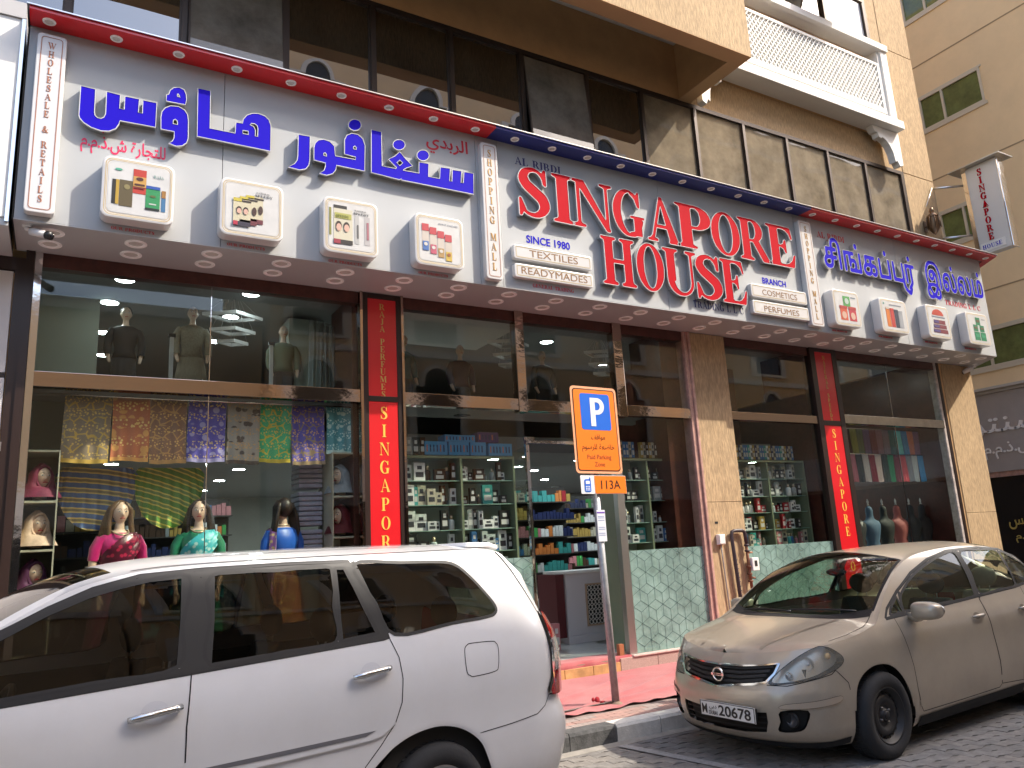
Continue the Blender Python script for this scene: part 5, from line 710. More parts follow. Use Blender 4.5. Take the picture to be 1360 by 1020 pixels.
# frosted film with cube-line pattern
fr = glassmat('frosted_film', (.70, .82, .78), .3, 1.3, dust=.46, dustcol=(.42, .64, .58), rough=.3)
def film(x0, x1, z0, z1):
    f = fp(MB().add([(x0, -.0085, z0), (x1, -.0085, z0), (x1, -.0085, z1), (x0, -.0085, z1)], [(0, 1, 2, 3)]).build('frosted_film', fr, None))
    mb = MB(); s = .142; hw = .0028
    def seg(a, b):
        # clip to the film
        (ax, az), (bx_, bz) = a, b; t0, t1 = 0, 1; dx, dz = bx_-ax, bz-az
        for p, q in ((-dx, ax-x0), (dx, x1-ax), (-dz, az-z0), (dz, z1-az)):
            if abs(p) < 1e-9:
                if q < 0: return
            else:
                r = q/p
                if p < 0: t0 = max(t0, r)
                else: t1 = min(t1, r)
        if t0 >= t1: return
        A = (ax+dx*t0, az+dz*t0); Bq = (ax+dx*t1, az+dz*t1); L = math.hypot(dx, dz); nx, nz = -dz/L*hw, dx/L*hw
        mb.add([(A[0]-nx, -.0105, A[1]-nz), (Bq[0]-nx, -.0105, Bq[1]-nz), (Bq[0]+nx, -.0105, Bq[1]+nz), (A[0]+nx, -.0105, A[1]+nz)], [(0, 1, 2, 3)])
    c30, s30 = math.cos(math.radians(30)), .5
    for j in range(-2, int((z1-z0)/(1.5*s))+2):
        for i in range(-1, int((x1-x0)/(2*c30*s))+2):
            cx = x0+i*2*c30*s+(c30*s if j % 2 else 0); cz = z0+j*1.5*s
            V = [(cx+s*math.cos(math.radians(30+60*k)), cz+s*math.sin(math.radians(30+60*k))) for k in range(6)]
            for k in (0, 1, 2): seg(V[k], V[(k+1) % 6])
            for k in (1, 3, 5): seg((cx, cz), V[k])
    mb.build('film_lines', mat('film_line_print', (.04, .09, .085), .6), f)
film(3.37, 4.985, .32, 1.60); film(6.475, 7.775, .32, 1.60); film(8.615, 10.525, .32, 1.56)
# ---- red banners in dark frames
def banner(x0, x1, seg, fx0, fx1, lab):
    t = thing('vertical_banner', lab, 'sign', ((x0+x1)/2, -.05, .4)); o_ = Vector((-(x0+x1)/2, .05, -.4))
    def tp(o): o.parent = t; o.matrix_parent_inverse = Matrix.Translation(o_); return o
    tp(B('frame', m_brown, None, fx0, fx1, -.03, .06, .31, 4.70))
    zs = [4.70]+[z for a, b, *_ in seg for z in (b, a)]+[.31]
    for a, b in ((fx0, x0), (x1, fx1)): tp(B('frame_side', m_brown, None, a, b-.001, -.058, -.0305, .31, 4.70, .003))
    for k in range(0, len(zs), 2): tp(B('frame_rail', m_brown, None, x0+.001, x1-.002, -.056, -.0305, min(zs[k+1], zs[k]), max(zs[k+1], zs[k]), .002)) if abs(zs[k+1]-zs[k]) > .01 else None
    for a, b, s, h, stp, m in seg:
        p = tp(B('banner_panel', m_red, None, x0+.002, x1-.003, -.05, -.031, a+.003, b-.003))
        q = serif_column('lettering', s, (x0+x1)/2, b-.06, h, stp, -.0535, -.0505, m, None, wscale=1.0 if h > .1 else 1.1); tp(q)
mgo = mat('dull_gold_letters', (.55, .40, .10), .4)
banner(2.93, 3.28, [(3.48, 4.64, 'RAJA PERFUMES', .072, .0885, mgo), (.5, 3.42, 'SINGAPORE HOUSE', .142, .205, mat('bright_gold_letters', (.90, .50, .08), .4))], 2.866, 3.334, 'red vertical banner reading RAJA PERFUMES and SINGAPORE, left one behind the white car')
banner(10.66, 11.09, [(3.48, 4.64, 'NATURAL SPEEDY', .066, .083, mgo), (.5, 3.40, 'SINGAPORE HOUSE', .142, .197, MATS['bright_gold_letters'])], 10.54, 11.205, 'red vertical banner reading NATURAL SPEEDY and SINGAPORE, right one above the beige sedan')
# ================================================================ inside the shop
shop = thing('shop_interior', 'dim shop interior with tiled floor and round ceiling lamps behind the storefront glass', 'shop interior', (6, 4, .3)); io = Vector((-6, -4, -.3))
def ip(o): o.parent = shop; o.matrix_parent_inverse = Matrix.Translation(io); return o
def Ib(name, m, *a, **k): return ip(B(name, m, None, *a, **k))
m_flr = mat('white_floor_tile', (.55, .54, .52), .12, var=.04, vs=2); m_ceil = mat('dark_ceiling', (.10, .10, .10), .7); m_grey = mat('grey_wall', (.24, .24, .22), .8, var=.08, vs=2); m_slab = mat('dark_grey_slab', (.16, .155, .15), .8)  # slab is an even dark grey
for i in range(24):
    for j in range(4 if 3 < i < 12 else 1):
        Ib('floor_tile', m_flr, -.33+i*.6+.002, -.33+i*.6+.598, .35+j*.6+.002, .35+j*.6+.598, .27, .309)
Ib('floor_bed', m_flr, -.33, 14.1, .3, 11, .24, .268); Ib('floor_bed', m_flr, -.33, 14.1, 2.76, 11, .269, .305)
Ib('ceiling', mat('upper_ceiling', (.30, .31, .31), .7), -.35, 14.15, .1, 11, 4.75, 4.79)
Ib('back_wall', m_grey, -.35, 14.15, 11, 11.1, .25, 4.8); Ib('side_wall', m_grey, -.35, -.33, .1, 11, .3, 4.75); Ib('side_wall', m_maroon, 14.08, 14.15, .12, 11, .3, 4.75)
Ib('mezzanine_slab', m_slab, -.33, 14.05, 2.6, 11, 3.25, 3.5)
Ib('display_deck', m_slab, -.33, 2.8, .12, 1.6, 3.50, 3.56); Ib('display_deck', m_slab, 3.4, 7.7, .12, 1.2, 3.50, 3.56)
Ib('partition', m_maroon, 2.80, 3.40, .12, .9, .3, 4.7); Ib('partition', m_maroon, 7.45, 7.78, .12, .8, .3, 4.7); Ib('partition', m_maroon, 8.6, 8.8, .36, 3, .3, 4.7); Ib('partition', m_maroon, 10.55, 11.2, .12, 1.0, .3, 4.7)
Ib('partition', m_maroon, 9.9, 10.5, 1.6, 2.2, 1.0, 4.7); Ib('partition', mat('pale_green_column', (.36, .40, .34), .6), 9.35, 9.8, 1.5, 2.1, 1.0, 4.7); Ib('partition', MATS['pale_green_column'], 2.35, 2.78, 1.2, 1.7, 3.5, 4.7); Ib('partition', MATS['pale_green_column'], -.32, .25, 1.2, 1.4, 2.6, 4.7)
Ib('bulkhead', m_white, 3.5, 5.2, .25, 1.6, 4.62, 4.74)
for z in (3.75, 3.98, 4.21, 4.44):
    for a, b in ((2.78, 2.84), (7.44, 7.78), (9.9, 10.5)): pass
m_em = mat('lit_ceiling_lamp', (.85, .97, 1.0), .5, emit=60)
m_lamprim = mat('lamp_rim', (.6, .62, .62), .4)
lm = MB().lathe([(.11, 0), (.11, -.02), (.095, -.025)], 20).mesh('ceiling_lamp', [m_lamprim]); lm3 = MB().lathe([(.094, -.022), (.0005, -.024)], 20).mesh('diffuser', [mat('soft_ceiling_lamp', (.85, .97, 1.0), .5, emit=14)]); lm2 = MB().lathe([(.094, -.022), (.0005, -.024)], 20).mesh('diffuser', [m_em])
pts = [(.45, .55, 4.75), (1.75, .55, 4.75), (.35, 1.4, 4.75), (1.7, 1.5, 4.75), (.35, 2.7, 4.75), (.4, 3.9, 4.75), (1.7, 2.7, 4.75), (6.2, 1.2, 4.75), (8.0, 2.2, 4.75), (12.4, 2.2, 4.75)]
for x in (2.5, 4.6, 6.4, 8.2, 9.6, 11.2, 12.7):
    for y in (3.4, 5.0, 6.8, 8.8): pts.append((x, y, 3.25))
for x, y in ((.6, 4.4), (1.2, 6.5), (.3, 8), (12.6, 1.2)): pts.append((x, y, 3.25 if y > 2.6 else 4.75))
for p in pts:
    same = sorted(q[0] for q in pts if abs(q[1]-p[1]) < .21 and q[2] == p[2]); rows = sorted({round(q[1], 1) for q in pts if q[2] == p[2]}); OR = ('first', 'second', 'third', 'fourth', 'fifth', 'sixth', 'seventh', 'eighth', 'ninth')
    t = thing('ceiling_lamp', 'round lit lamp in the %s shop ceiling, %s row back, %s from the left' % ('lower' if p[2] < 4 else 'upper', OR[rows.index(round(p[1], 1))], OR[same.index(p[0])]), 'lamp', p, 0, 'round ceiling lamps inside the shop')
    link('lamp_rim', lm, t); link('diffuser', lm2 if p[2] < 4 else lm3, t)
# pendant lamps of stacked diamond rings
def pendant(x, y, lab, s=1):
    t = thing('pendant_lamp', lab, 'pendant lamp', (x, y, 4.75))
    for z, r in ((-.20, .34*s), (-.38, .26*s), (-.52, .18*s)):
        mb = MB(); q = [(r, 0), (0, r*.62), (-r, 0), (0, -r*.62)]; q2 = [(a*.84, b*.84) for a, b in q]; mb.prism([q[:], q2[::-1]], z-.02, z+.02, 'xy'); mb.build('ring', mat('white_lamp_ring', (.75, .75, .75), .4), t)
        for a, b in q: MB().tube([(a*.3, b*.3, 0), (a*.92, b*.92, z)], .0025, 4).build('cord', m_alu, t)
pendant(1.62, .9, 'three tier white pendant lamp behind the upper left pane, between the mannequins'); pendant(5.35, .9, 'three tier white pendant lamp behind the bronze mullion above the door'); pendant(7.0, .95, 'three tier white pendant lamp behind the upper pane beside the middle pillar', .9); pendant(9.1, .95, 'three tier white pendant lamp behind the upper pane right of the middle pillar', .9)
# ================================================================ mannequins
m_skin = mat('mannequin_skin', (.74, .52, .39), .4); m_lip = mat('lip_paint', (.45, .03, .04), .4); m_eye = mat('eye_paint', (.04, .03, .03), .3); m_eyew = mat('eye_white', (.75, .73, .7), .3)
m_hair = mat('dark_brown_hair', (.025, .014, .009), .45, var=.4, vs=60, stretch=(1, 1, .1)); m_hair2 = mat('brown_hair', (.12, .065, .03), .45, var=.4, vs=60, stretch=(1, 1, .1))
def headfn(q):
    x, y, z = q                       # face towards -y
    k = 1.0
    if z < 0: k = 1-.34*(-z)**1.3
    x *= k; y2 = y*(k if y > 0 else 1-.18*max(0, -z))
    if y < -.5: y2 *= .93
    return [x, y2, z]
def head_parts(mb, c, s=1.0):
    mb.ell(c, (.072*s, .092*s, .115*s), 20, 16, headfn)
    x, y, z = c
    mb.loft([[(x+.004*s, y-.080*s, z+.025*s), (x, y-.084*s, z+.025*s), (x-.004*s, y-.080*s, z+.025*s)], [(x+.012*s, y-.086*s, z-.022*s), (x, y-.108*s, z-.022*s), (x-.012*s, y-.086*s, z-.022*s)], [(x+.010*s, y-.083*s, z-.034*s), (x, y-.090*s, z-.034*s), (x-.010*s, y-.083*s, z-.034*s)]])
    for sg in (-1, 1): mb.ell((x+sg*.074*s, y+.005*s, z-.005*s), (.010*s, .018*s, .03*s), 8, 6)
def face(parent, c, s=1.0):
    x, y, z = c
    for sg in (-1, 1):
        MB().ell((x+sg*.029*s, y-.079*s, z+.012*s), (.0135*s, .006*s, .0065*s), 10, 6).build('eye', m_eyew, parent)
        MB().ell((x+sg*.029*s, y-.084*s, z+.012*s), (.006*s, .004*s, .006*s), 8, 6).build('iris', m_eye, parent)
        MB().tube([(x+sg*.014*s, y-.087*s, z+.032*s), (x+sg*.030*s, y-.086*s, z+.038*s), (x+sg*.046*s, y-.074*s, z+.031*s)], .0022*s, 5).build('eyebrow', m_hair, parent)
    MB().tube([(x-.020*s, y-.078*s, z-.056*s), (x-.007*s, y-.089*s, z-.052*s), (x+.007*s, y-.089*s, z-.052*s), (x+.020*s, y-.078*s, z-.056*s)], .005*s, 6).build('lips', m_lip, parent)
def ring(cx, cy, z, rx, ry, n=24, wave=0, nw=9, ph=0):
    return [(cx+(rx+wave*math.sin(nw*a+ph))*math.cos(a), cy+(ry+wave*math.sin(nw*a+ph))*math.sin(a), z) for a in [2*math.pi*k/n for k in range(n)]]
def remesh(mb, name, m, parent, vox=.011):
    me = mb.mesh(name, m); o = link(name, me); md = o.modifiers.new('r', 'REMESH'); md.mode = 'VOXEL'; md.voxel_size = vox; md.use_smooth_shade = True; m2 = o.modifiers.new('s', 'SMOOTH'); m2.iterations = 3
    dg = bpy.context.evaluated_depsgraph_get(); me2 = bpy.data.meshes.new_from_object(o.evaluated_get(dg)); bpy.data.objects.remove(o)
    me2.name = name; me2.materials.clear(); me2.materials.append(m)
    for p in me2.polygons: p.use_smooth = True
    return link(name, me2, parent)
def torso(mb, g=0, top=1.46, low=.95, arms=True, armpose=0):
    R = [(low, .155, .11), (1.05, .125, .09), (1.12, .12, .088), (1.22, .145, .105), (1.30, .165, .115), (1.36, .175, .095), (1.41, .165, .075), (1.44, .10, .06), (1.46, .055, .05)]
    mb.loft([ring(0, 0, z, a+g, b+g) for z, a, b in R if low <= z <= top])
    if arms:
        for sg in (-1, 1):
            mb.tube([(sg*.165, 0, 1.385), (sg*.215, -.005, 1.28), (sg*.225, -.01, 1.12), (sg*.215, -.06-.04*armpose, .98), (sg*.195, -.13-.06*armpose, .86)], .04, 12, True, [.048+g, .042+g, .036+g, .032+g, .022+g])
def saree_mannequin(x, y, rz, lab, base, sash, blouse, hair, s=1.0, z=.625):
    t = thing('mannequin', lab, 'mannequin', (x, y, z), rz)
    mb = MB(); torso(mb); mb.tube([(0, 0, 1.42), (0, -.005, 1.53)], .044, 14, True, [.050, .042]); head_parts(mb, (0, -.01, 1.63)); mb.tube([(0, 0, .2), (0, 0, 1.0)], .07, 12)
    for sg in (-1, 1):
        c = Vector((sg*.193, -.15, .83)); mb.ell(c, (.028, .02, .045), 10, 8)
        for q in range(4): mb.tube([c+Vector((sg*(-.018+.012*q), -.008, -.03)), c+Vector((sg*(-.020+.013*q), -.025, -.075-.006*(q in (1, 2)))), c+Vector((sg*(-.018+.012*q), -.012, -.10-.008*(q in (1, 2))))], .0068, 6)
        mb.tube([c+Vector((-sg*.02, -.01, 0)), c+Vector((-sg*.036, -.03, -.03)), c+Vector((-sg*.034, -.04, -.055))], .0075, 6)
    remesh(mb, 'body', m_skin, t); face(t, (0, -.01, 1.63))
    mb = MB(); torso(mb, .008, 1.45, .95, False)
    for sg in (-1, 1): mb.tube([(sg*.150, 0, 1.385), (sg*.205, -.005, 1.29), (sg*.222, -.008, 1.18)], .05, 12, False, [.060, .055, .047])
    mb.build('blouse', blouse, t)
    mb = MB(); mb.loft([ring(0, 0, z_, a, b, 48, wv, 14, ph) for z_, a, b, wv, ph in ((.02, .31, .26, .02, 0), (.3, .27, .225, .016, .2), (.6, .235, .19, .010, .3), (.85, .20, .155, .005, .3), (1.0, .155, .118, .002, .3))]); mb.build('skirt', base, t)
    # sash: hip -> over left shoulder -> down the back
    path = []
    for k in range(25):
        u = k/24; a = math.radians(-20-130*u*1.0); zc = .98+.42*u
        rx, ry = .185+.01*math.sin(u*9), .135
        path.append((rx*math.cos(a)*(-1), ry*math.sin(a), zc))
    P = []; F = []; nw_ = 13
    for i in range(25):
        u = i/24; a0 = math.radians(190+150*u)
        for j in range(nw_):
            v = j/(nw_-1)-.5; z_ = 1.0+.45*u**1.1+v*(.34-.10*u); a = a0-.25*v
            zz = min(max(z_, .9), 1.43); prof = np.interp(zz, [.9, 1.05, 1.12, 1.22, 1.30, 1.36, 1.41, 1.46], [.17, .14, .135, .16, .18, .19, .175, .11]); pr2 = np.interp(zz, [.9, 1.05, 1.12, 1.22, 1.30, 1.36, 1.41, 1.46], [.13, .108, .105, .125, .135, .115, .095, .07])
            g = .016+.006*math.sin(v*40+u*3)
            P.append(((prof+g)*math.cos(a), (pr2+g)*math.sin(a), zz+.012*math.sin(v*30)))
    for i in range(24):
        for j in range(nw_-1): F.append((i*nw_+j, i*nw_+j+1, (i+1)*nw_+j+1, (i+1)*nw_+j))
    mb = MB(); mb.smooth = True; mb.add(P, F)
    Q = []; F = []
    for i in range(14):
        u = i/13
        for j in range(9):
            v = j/8; Q.append((.17+.06*u+.03*math.sin(v*12+u*2), -.05+.17*v+.05*u, 1.435-.62*u-.10*abs(v-.4)))
    b = len(P)
    for i in range(13):
        for j in range(8): F.append((i*9+j, i*9+j+1, (i+1)*9+j+1, (i+1)*9+j))
    mb.add(Q, F); mb.build('sash', sash, t)
    mb = MB()
    mb.ell((0, .018, 1.655), (.086, .092, .108), 18, 12, lambda q: [q[0], q[1] if q[1] > -.55 or q[2] > .45 else -.3, q[2]])
    for sg in (-1, 1):
        for q in range(5): mb.tube([(sg*(.03+.012*q), -.06+.03*q, 1.735-.008*q), (sg*(.088), -.03+.02*q, 1.66), (sg*(.10+.006*q), -.01+.02*q, 1.54), (sg*(.105+.01*q), -.035+.025*q, 1.41), (sg*(.09+.01*q), -.06+.03*q, 1.30)], .022, 8, True, [.012, .024, .026, .024, .008])
    mb.build('hair', hair, t)
    mb = MB(); mb.tube([(.06*math.cos(a)*1.25, -.02+.075*math.sin(a)-.03*max(0, -math.sin(a)), 1.462-.045*max(0, -math.sin(a))) for a in [2*math.pi*k/20 for k in range(21)]], .009, 6, False); mb.build('necklace', mat('pearl_gold', (.65, .5, .35), .25, metal=.5), t)
    t.scale = (s, s, s); return t
def brocade(name, a, b, g, mode=0, sc=1.0, rough=.55):
    """woven pattern printed in bands: ground a, figure b, metallic thread g"""
    t = NT(name); out = t.n('OutputMaterial'); p = t.n('BsdfPrincipled'); t.l(p.outputs[0], out.inputs[0]); p.inputs['Roughness'].default_value = rough; p.inputs['Sheen Weight'].default_value = .2
    tc = t.n('TexCoord'); mp = t.n('Mapping'); mp.inputs['Scale'].default_value = (sc, sc, sc); t.l(tc.outputs['Object'], mp.inputs[0])
    vo = t.n('TexVoronoi'); vo.feature = 'DISTANCE_TO_EDGE' if mode == 0 else 'F1'; vo.inputs['Scale'].default_value = 12; t.l(mp.outputs[0], vo.inputs[0])
    wv = t.n('TexWave'); wv.bands_direction = 'Z'; wv.inputs['Scale'].default_value = 2.2; wv.inputs['Distortion'].default_value = 1.5; wv.inputs['Detail'].default_value = 3; wv.inputs['Detail Scale'].default_value = 4; t.l(mp.outputs[0], wv.inputs[0])
    v2 = t.n('TexVoronoi'); v2.inputs['Scale'].default_value = 42; t.l(mp.outputs[0], v2.inputs[0])
    r1 = t.n('MapRange'); r1.inputs[1].default_value = .05 if mode == 0 else .35; r1.inputs[2].default_value = .09 if mode == 0 else .42; t.l(vo.outputs[0], r1.inputs[0])
    r2_ = t.n('MapRange'); r2_.inputs[1].default_value = .45; r2_.inputs[2].default_value = .55; t.l(wv.outputs[0], r2_.inputs[0])
    r3 = t.n('MapRange'); r3.inputs[1].default_value = .3; r3.inputs[2].default_value = .45; t.l(v2.outputs[0], r3.inputs[0])
    m1 = t.n('Mix', data_type='RGBA'); t.l(r1.outputs[0], m1.inputs[0]); m1.inputs[6].default_value = rgba(srgb(b)); m1.inputs[7].default_value = rgba(srgb(a))
    m2 = t.n('Mix', data_type='RGBA'); t.l(r3.outputs[0], m2.inputs[0]); m2.inputs[6].default_value = rgba(srgb(g)); m2.inputs[7].default_value = rgba(srgb(a))
    m3 = t.n('Mix', data_type='RGBA'); t.l(r2_.outputs[0], m3.inputs[0]); t.l(m1.outputs[2], m3.inputs[6]); t.l(m2.outputs[2], m3.inputs[7]); t.l(m3.outputs[2], p.inputs['Base Color'])
    MATS[name] = t.m; return t.m
def cloth(x0, x1, z0, z1, y, m, lab, group=None, name='hanging_cloth', wav=.012, nw=3, cat='cloth', hem=None):
    nx, nz = 18, 8; P = []; F = []; ph = random.random()*6
    for back in (0, 1):
        for j in range(nz+1):
            v = j/nz
            for i in range(nx+1):
                u = i/nx; P.append((x0+(x1-x0)*u+.006*math.sin(v*3+ph), y+back*.012+wav*math.sin(u*nw*6.28+ph)*(.4+v*.6), z1+(z0-z1)*v+.006*math.sin(u*5+ph)*v))
    n = (nx+1)*(nz+1)
    for b in (0, n):
        for j in range(nz):
            for i in range(nx):
                f = (b+j*(nx+1)+i, b+(j+1)*(nx+1)+i, b+(j+1)*(nx+1)+i+1, b+j*(nx+1)+i+1); F.append(f if b == 0 else f[::-1])
    for i in range(nx): F.append((i, i+1, n+i+1, n+i))
    mb = MB(); mb.smooth = True; mb.add(P, F); o = mb.build(name, m); tag(o, lab, cat, group)
    if hem:
        h = MB(); h.smooth = True; j = nz; h.add([(P[j*(nx+1)+i][0], P[j*(nx+1)+i][1]-.004, P[j*(nx+1)+i][2]+dz) for dz in (-.004, .035) for i in range(nx+1)], [(i, i+1, nx+2+i, nx+1+i) for i in range(nx)]); h.build('hem', hem, o)
    return o
# left window display
satin = lambda n, c, r=.3: mat(n, c, r, var=.35, vs=9, sheen=.4, stretch=(1, 1, .3))
saree_mannequin(.51, .36, math.radians(12), 'brown haired mannequin in a magenta and maroon saree, leftmost in the window', satin('magenta_satin', (.22, .006, .05)), brocade('maroon_sash', '5c0a2c', '8a1038', 'c02850', 1, .5, .3), satin('bright_magenta', (.50, .01, .14)), m_hair2)
saree_mannequin(1.24, .38, math.radians(-8), 'dark haired mannequin in a turquoise saree over a green blouse, middle of the left window', mat('green_skirt', (.02, .16, .09), .5, var=.3, vs=9), brocade('turquoise_sash', '3fb8c0', '7fd8dc', 'bfe8e4', 1, .5, .4), mat('green_blouse', (.03, .25, .13), .4, var=.3, vs=9), m_hair)
saree_mannequin(2.10, .40, math.radians(200), 'mannequin seen from behind in a violet, blue and gold saree, right in the left window', brocade('orange_skirt', 'b86a30', 'd8a050', 'e0b860', 1, .5), brocade('violet_gold_sash', 'b070b8', 'e0b868', 'f0d890', 0, .5, .3), mat('blue_blouse', (.02, .12, .55), .4), m_hair)
o = B('display_platform', mat('platform_white', (.5, .48, .45), .5), None, .0, 2.5, .14, 1.0, .31, .622, .005); tag(o, 'low pale platform under the three saree mannequins in the left window', 'platform')
bro = [('907c68', 'd0a850', 'e8c068', 0), ('c87450', 'e8a860', 'f8d080', 1), ('946c58', 'c89860', 'e8b870', 0), ('5c52b0', 'a8a0d0', 'e8c880', 1), ('a09890', '584c48', 'c8a070', 1), ('38b078', 'd0b840', 'e0c050', 0), ('685cb0', 'a08868', 'e8b870', 0), ('60a0a8', 'c8e0dc', 'd8f0ec', 1)]
cx = [(-.03, .385), (.385, .73), (.73, 1.08), (1.08, 1.46), (1.46, 1.80), (1.80, 2.14), (2.14, 2.51), (2.52, 2.86)]
nm = ['beige and gold cloth with honeycomb border', 'terracotta and orange cloth with diagonal lattice', 'brown and gold banded cloth', 'violet cloth with floral bands', 'grey cloth with round floral figures', 'green cloth with broad gold stripes', 'purple and gold banded cloth', 'pale teal cloth with small white figures']
for i, ((a, b), (c1, c2, c3, md)) in enumerate(zip(cx, bro)):
    cloth(a, b-.01, 2.73+.02*(i % 2)+(.1 if i == 7 else 0), 3.38, .20, brocade('brocade_%d' % i if False else 'brocade_'+c1, c1, c2, c3, md, 1.0 if i != 1 else .8), nm[i]+' hanging from the rail of the left shop window', 'patterned cloths hanging in the left window', hem=mat('hem_'+c2, srgb(c2), .5))
o = MB().tube([(-.28, .20, 3.385), (2.82, .20, 3.385)], .012, 8).build('display_rail', m_chrome); tag(o, 'thin steel rail carrying the patterned cloths in the left window', 'rail')
def swag(x0, x1, zt, m, lab):
    P = []; F = []; nu, nv = 60, 16
    for i in range(nu+1):
        u = i/nu
        for j in range(nv+1):
            v = j/nv; a = math.pi*(.02+.96*u); cxm = (x0+x1)/2
            r = v; xx = cxm+(x1-x0)/2*(-math.cos(a))*(1-.15*(1-v)); z = zt-(.62*math.sin(a)**.8)*v-.03; y = .50+.02*math.sin(u*60)*(.3+v)
            P.append((xx*1, y, z))
    for i in range(nu):
        for j in range(nv): F.append((i*(nv+1)+j, (i+1)*(nv+1)+j, (i+1)*(nv+1)+j+1, i*(nv+1)+j+1))
    mb = MB(); mb.smooth = True; mb.add(P, F); o = mb.build('draped_cloth', m); tag(o, lab, 'cloth')
def stripes(name, a, b, c):
    t = NT(name); out = t.n('OutputMaterial'); p = t.n('BsdfPrincipled'); t.l(p.outputs[0], out.inputs[0]); p.inputs['Roughness'].default_value = .5
    tc = t.n('TexCoord'); w = t.n('TexWave'); w.wave_type = 'RINGS'; w.rings_direction = 'Y'; w.inputs['Scale'].default_value = 3.2; w.inputs['Distortion'].default_value = .8; t.l(tc.outputs['Object'], w.inputs[0])
    r = t.n('ValToRGB'); e = r.color_ramp.elements; e[0].position = .0; e[0].color = rgba(srgb(a)); e[1].position = .9; e[1].color = rgba(srgb(c)); x = e.new(.42); x.color = rgba(srgb(a)); x = e.new(.5); x.color = rgba(srgb(b)); x = e.new(.75); x.color = rgba(srgb(b)); t.l(w.outputs[0], r.inputs[0]); t.l(r.outputs[0], p.inputs['Base Color']); return t.m
swag(-.06, .66, 2.75, stripes('blue_gold_stripes', '6078a8', 'f0d080', '908460'), 'blue and gold striped saree draped in a fan below the beige cloth'); swag(.62, 1.30, 2.75, stripes('green_gold_stripes', '70a048', 'f8e070', '84a058'), 'green and gold striped saree draped in a fan below the brown cloth')
# hijab heads on shelves
def hijab_head(x, y, z, rz, m, lab):
    t = thing('hijab_head', lab, 'display head', (x, y, z), rz); mb = MB(); head_parts(mb, (0, 0, .21)); mb.tube([(0, .01, 0), (0, .0, .13)], .05, 12, True, [.06, .045]); remesh(mb, 'head', m_skin if True else m_skin, t, .008); face(t, (0, 0, .21))
    mb = MB(); nth = 28; rings_ = []
    for k in range(13):
        ph = k/12
        z_ = .345-.33*ph
        r = .104*math.sin(min(1, ph*2.2+.12)*math.pi/2)+(.02+.05*ph)*max(0, ph-.45)*2; rings_.append([(r*math.cos(a)*(1+.03*math.sin(6*a+k)), (r*1.08*math.sin(a)+.012) if not (math.sin(a) < -.55 and .10 < z_ < .30) else (-.060+.02*(1-abs(math.cos(a)))), z_) for a in [2*math.pi*q/nth for q in range(nth)]])
    mb.loft(rings_, False)
    mb.build('scarf', m, t)
    mb = MB(); mb.tube([(.066*math.cos(a), -.070+.03*abs(math.cos(a)), .205+.105*math.sin(a)) for a in [2*math.pi*k/24 for k in range(25)]], .013, 8, False); mb.build('scarf_edge', m, t)
hj = lambda n, c: mat('scarf_'+n, c, .7, var=.2, vs=14, bump=.2, bs=90)
sh = mat('cream_display_box', (.46, .43, .33), .7)
def display_shelf(x0, x1, lab, zs, y1=.62):
    t = thing('display_shelf', lab, 'shelf', ((x0+x1)/2, .4, .31)); 
    def tp(o): o.parent = t; o.matrix_parent_inverse = Matrix.Translation(Vector((-(x0+x1)/2, -.4, -.31)))
    tp(B('back_panel', sh, None, x0, x1, y1, y1+.02, .31, zs[0]))
    for z in zs: tp(B('shelf_board', sh, None, x0, x1, .14, y1-.001, z-.02, z, .003))
    for x in (x0-.012, x1+.001): tp(B('side_panel', sh, None, x, x+.011, .14, y1, .31, zs[0]))
display_shelf(-.30, -.04, 'narrow cream display shelf with three hijab heads at the left edge of the window', (2.84, 2.37, 1.93, 1.49, 1.0)); display_shelf(2.58, 2.81, 'narrow cream display shelf with hijab heads beside the left red banner', (2.86, 2.38, 1.94, 1.5, 1.0))
for x, z, n, c, l in ((-.17, 2.39, 'maroon', (.17, .01, .045), 'display head in a maroon hijab, top one on the left shelf'), (-.18, 1.95, 'cream', (.66, .46, .34), 'display head in a cream hijab, middle one on the left shelf'), (-.18, 1.51, 'plum', (.07, .008, .05), 'display head in a plum hijab, lowest one on the left shelf')): hijab_head(x, .30, z, math.radians(25), hj(n, c), l)
for x, z, n, c, l in ((2.70, 2.40, 'grey', (.28, .29, .31), 'display head in a grey hijab, upper one beside the left red banner'), (2.70, 1.96, 'dark_red', (.12, .006, .01), 'display head in a dark red hijab, lower one beside the left red banner')): hijab_head(x, .30, z, math.radians(-55), hj(n, c), l)
# folded linen packs
pk = mat('lilac_linen', (.34, .33, .42), .7, var=.15, vs=12)
for q, z in enumerate((2.50, 2.08, 1.66)):
    mb = MB()
    for k in range(7): mb.box(2.28+.004*math.sin(k*5), 2.55, .45, .8, z-.0+.055*k, z+.055*k+.046)
    o = mb.build('linen_pack', pk, bevel=.012); tag(o, 'pack of folded lilac linen, %s of the stack beside the grey hijab head' % ('topmost', 'middle', 'lowest')[q], 'linen pack')
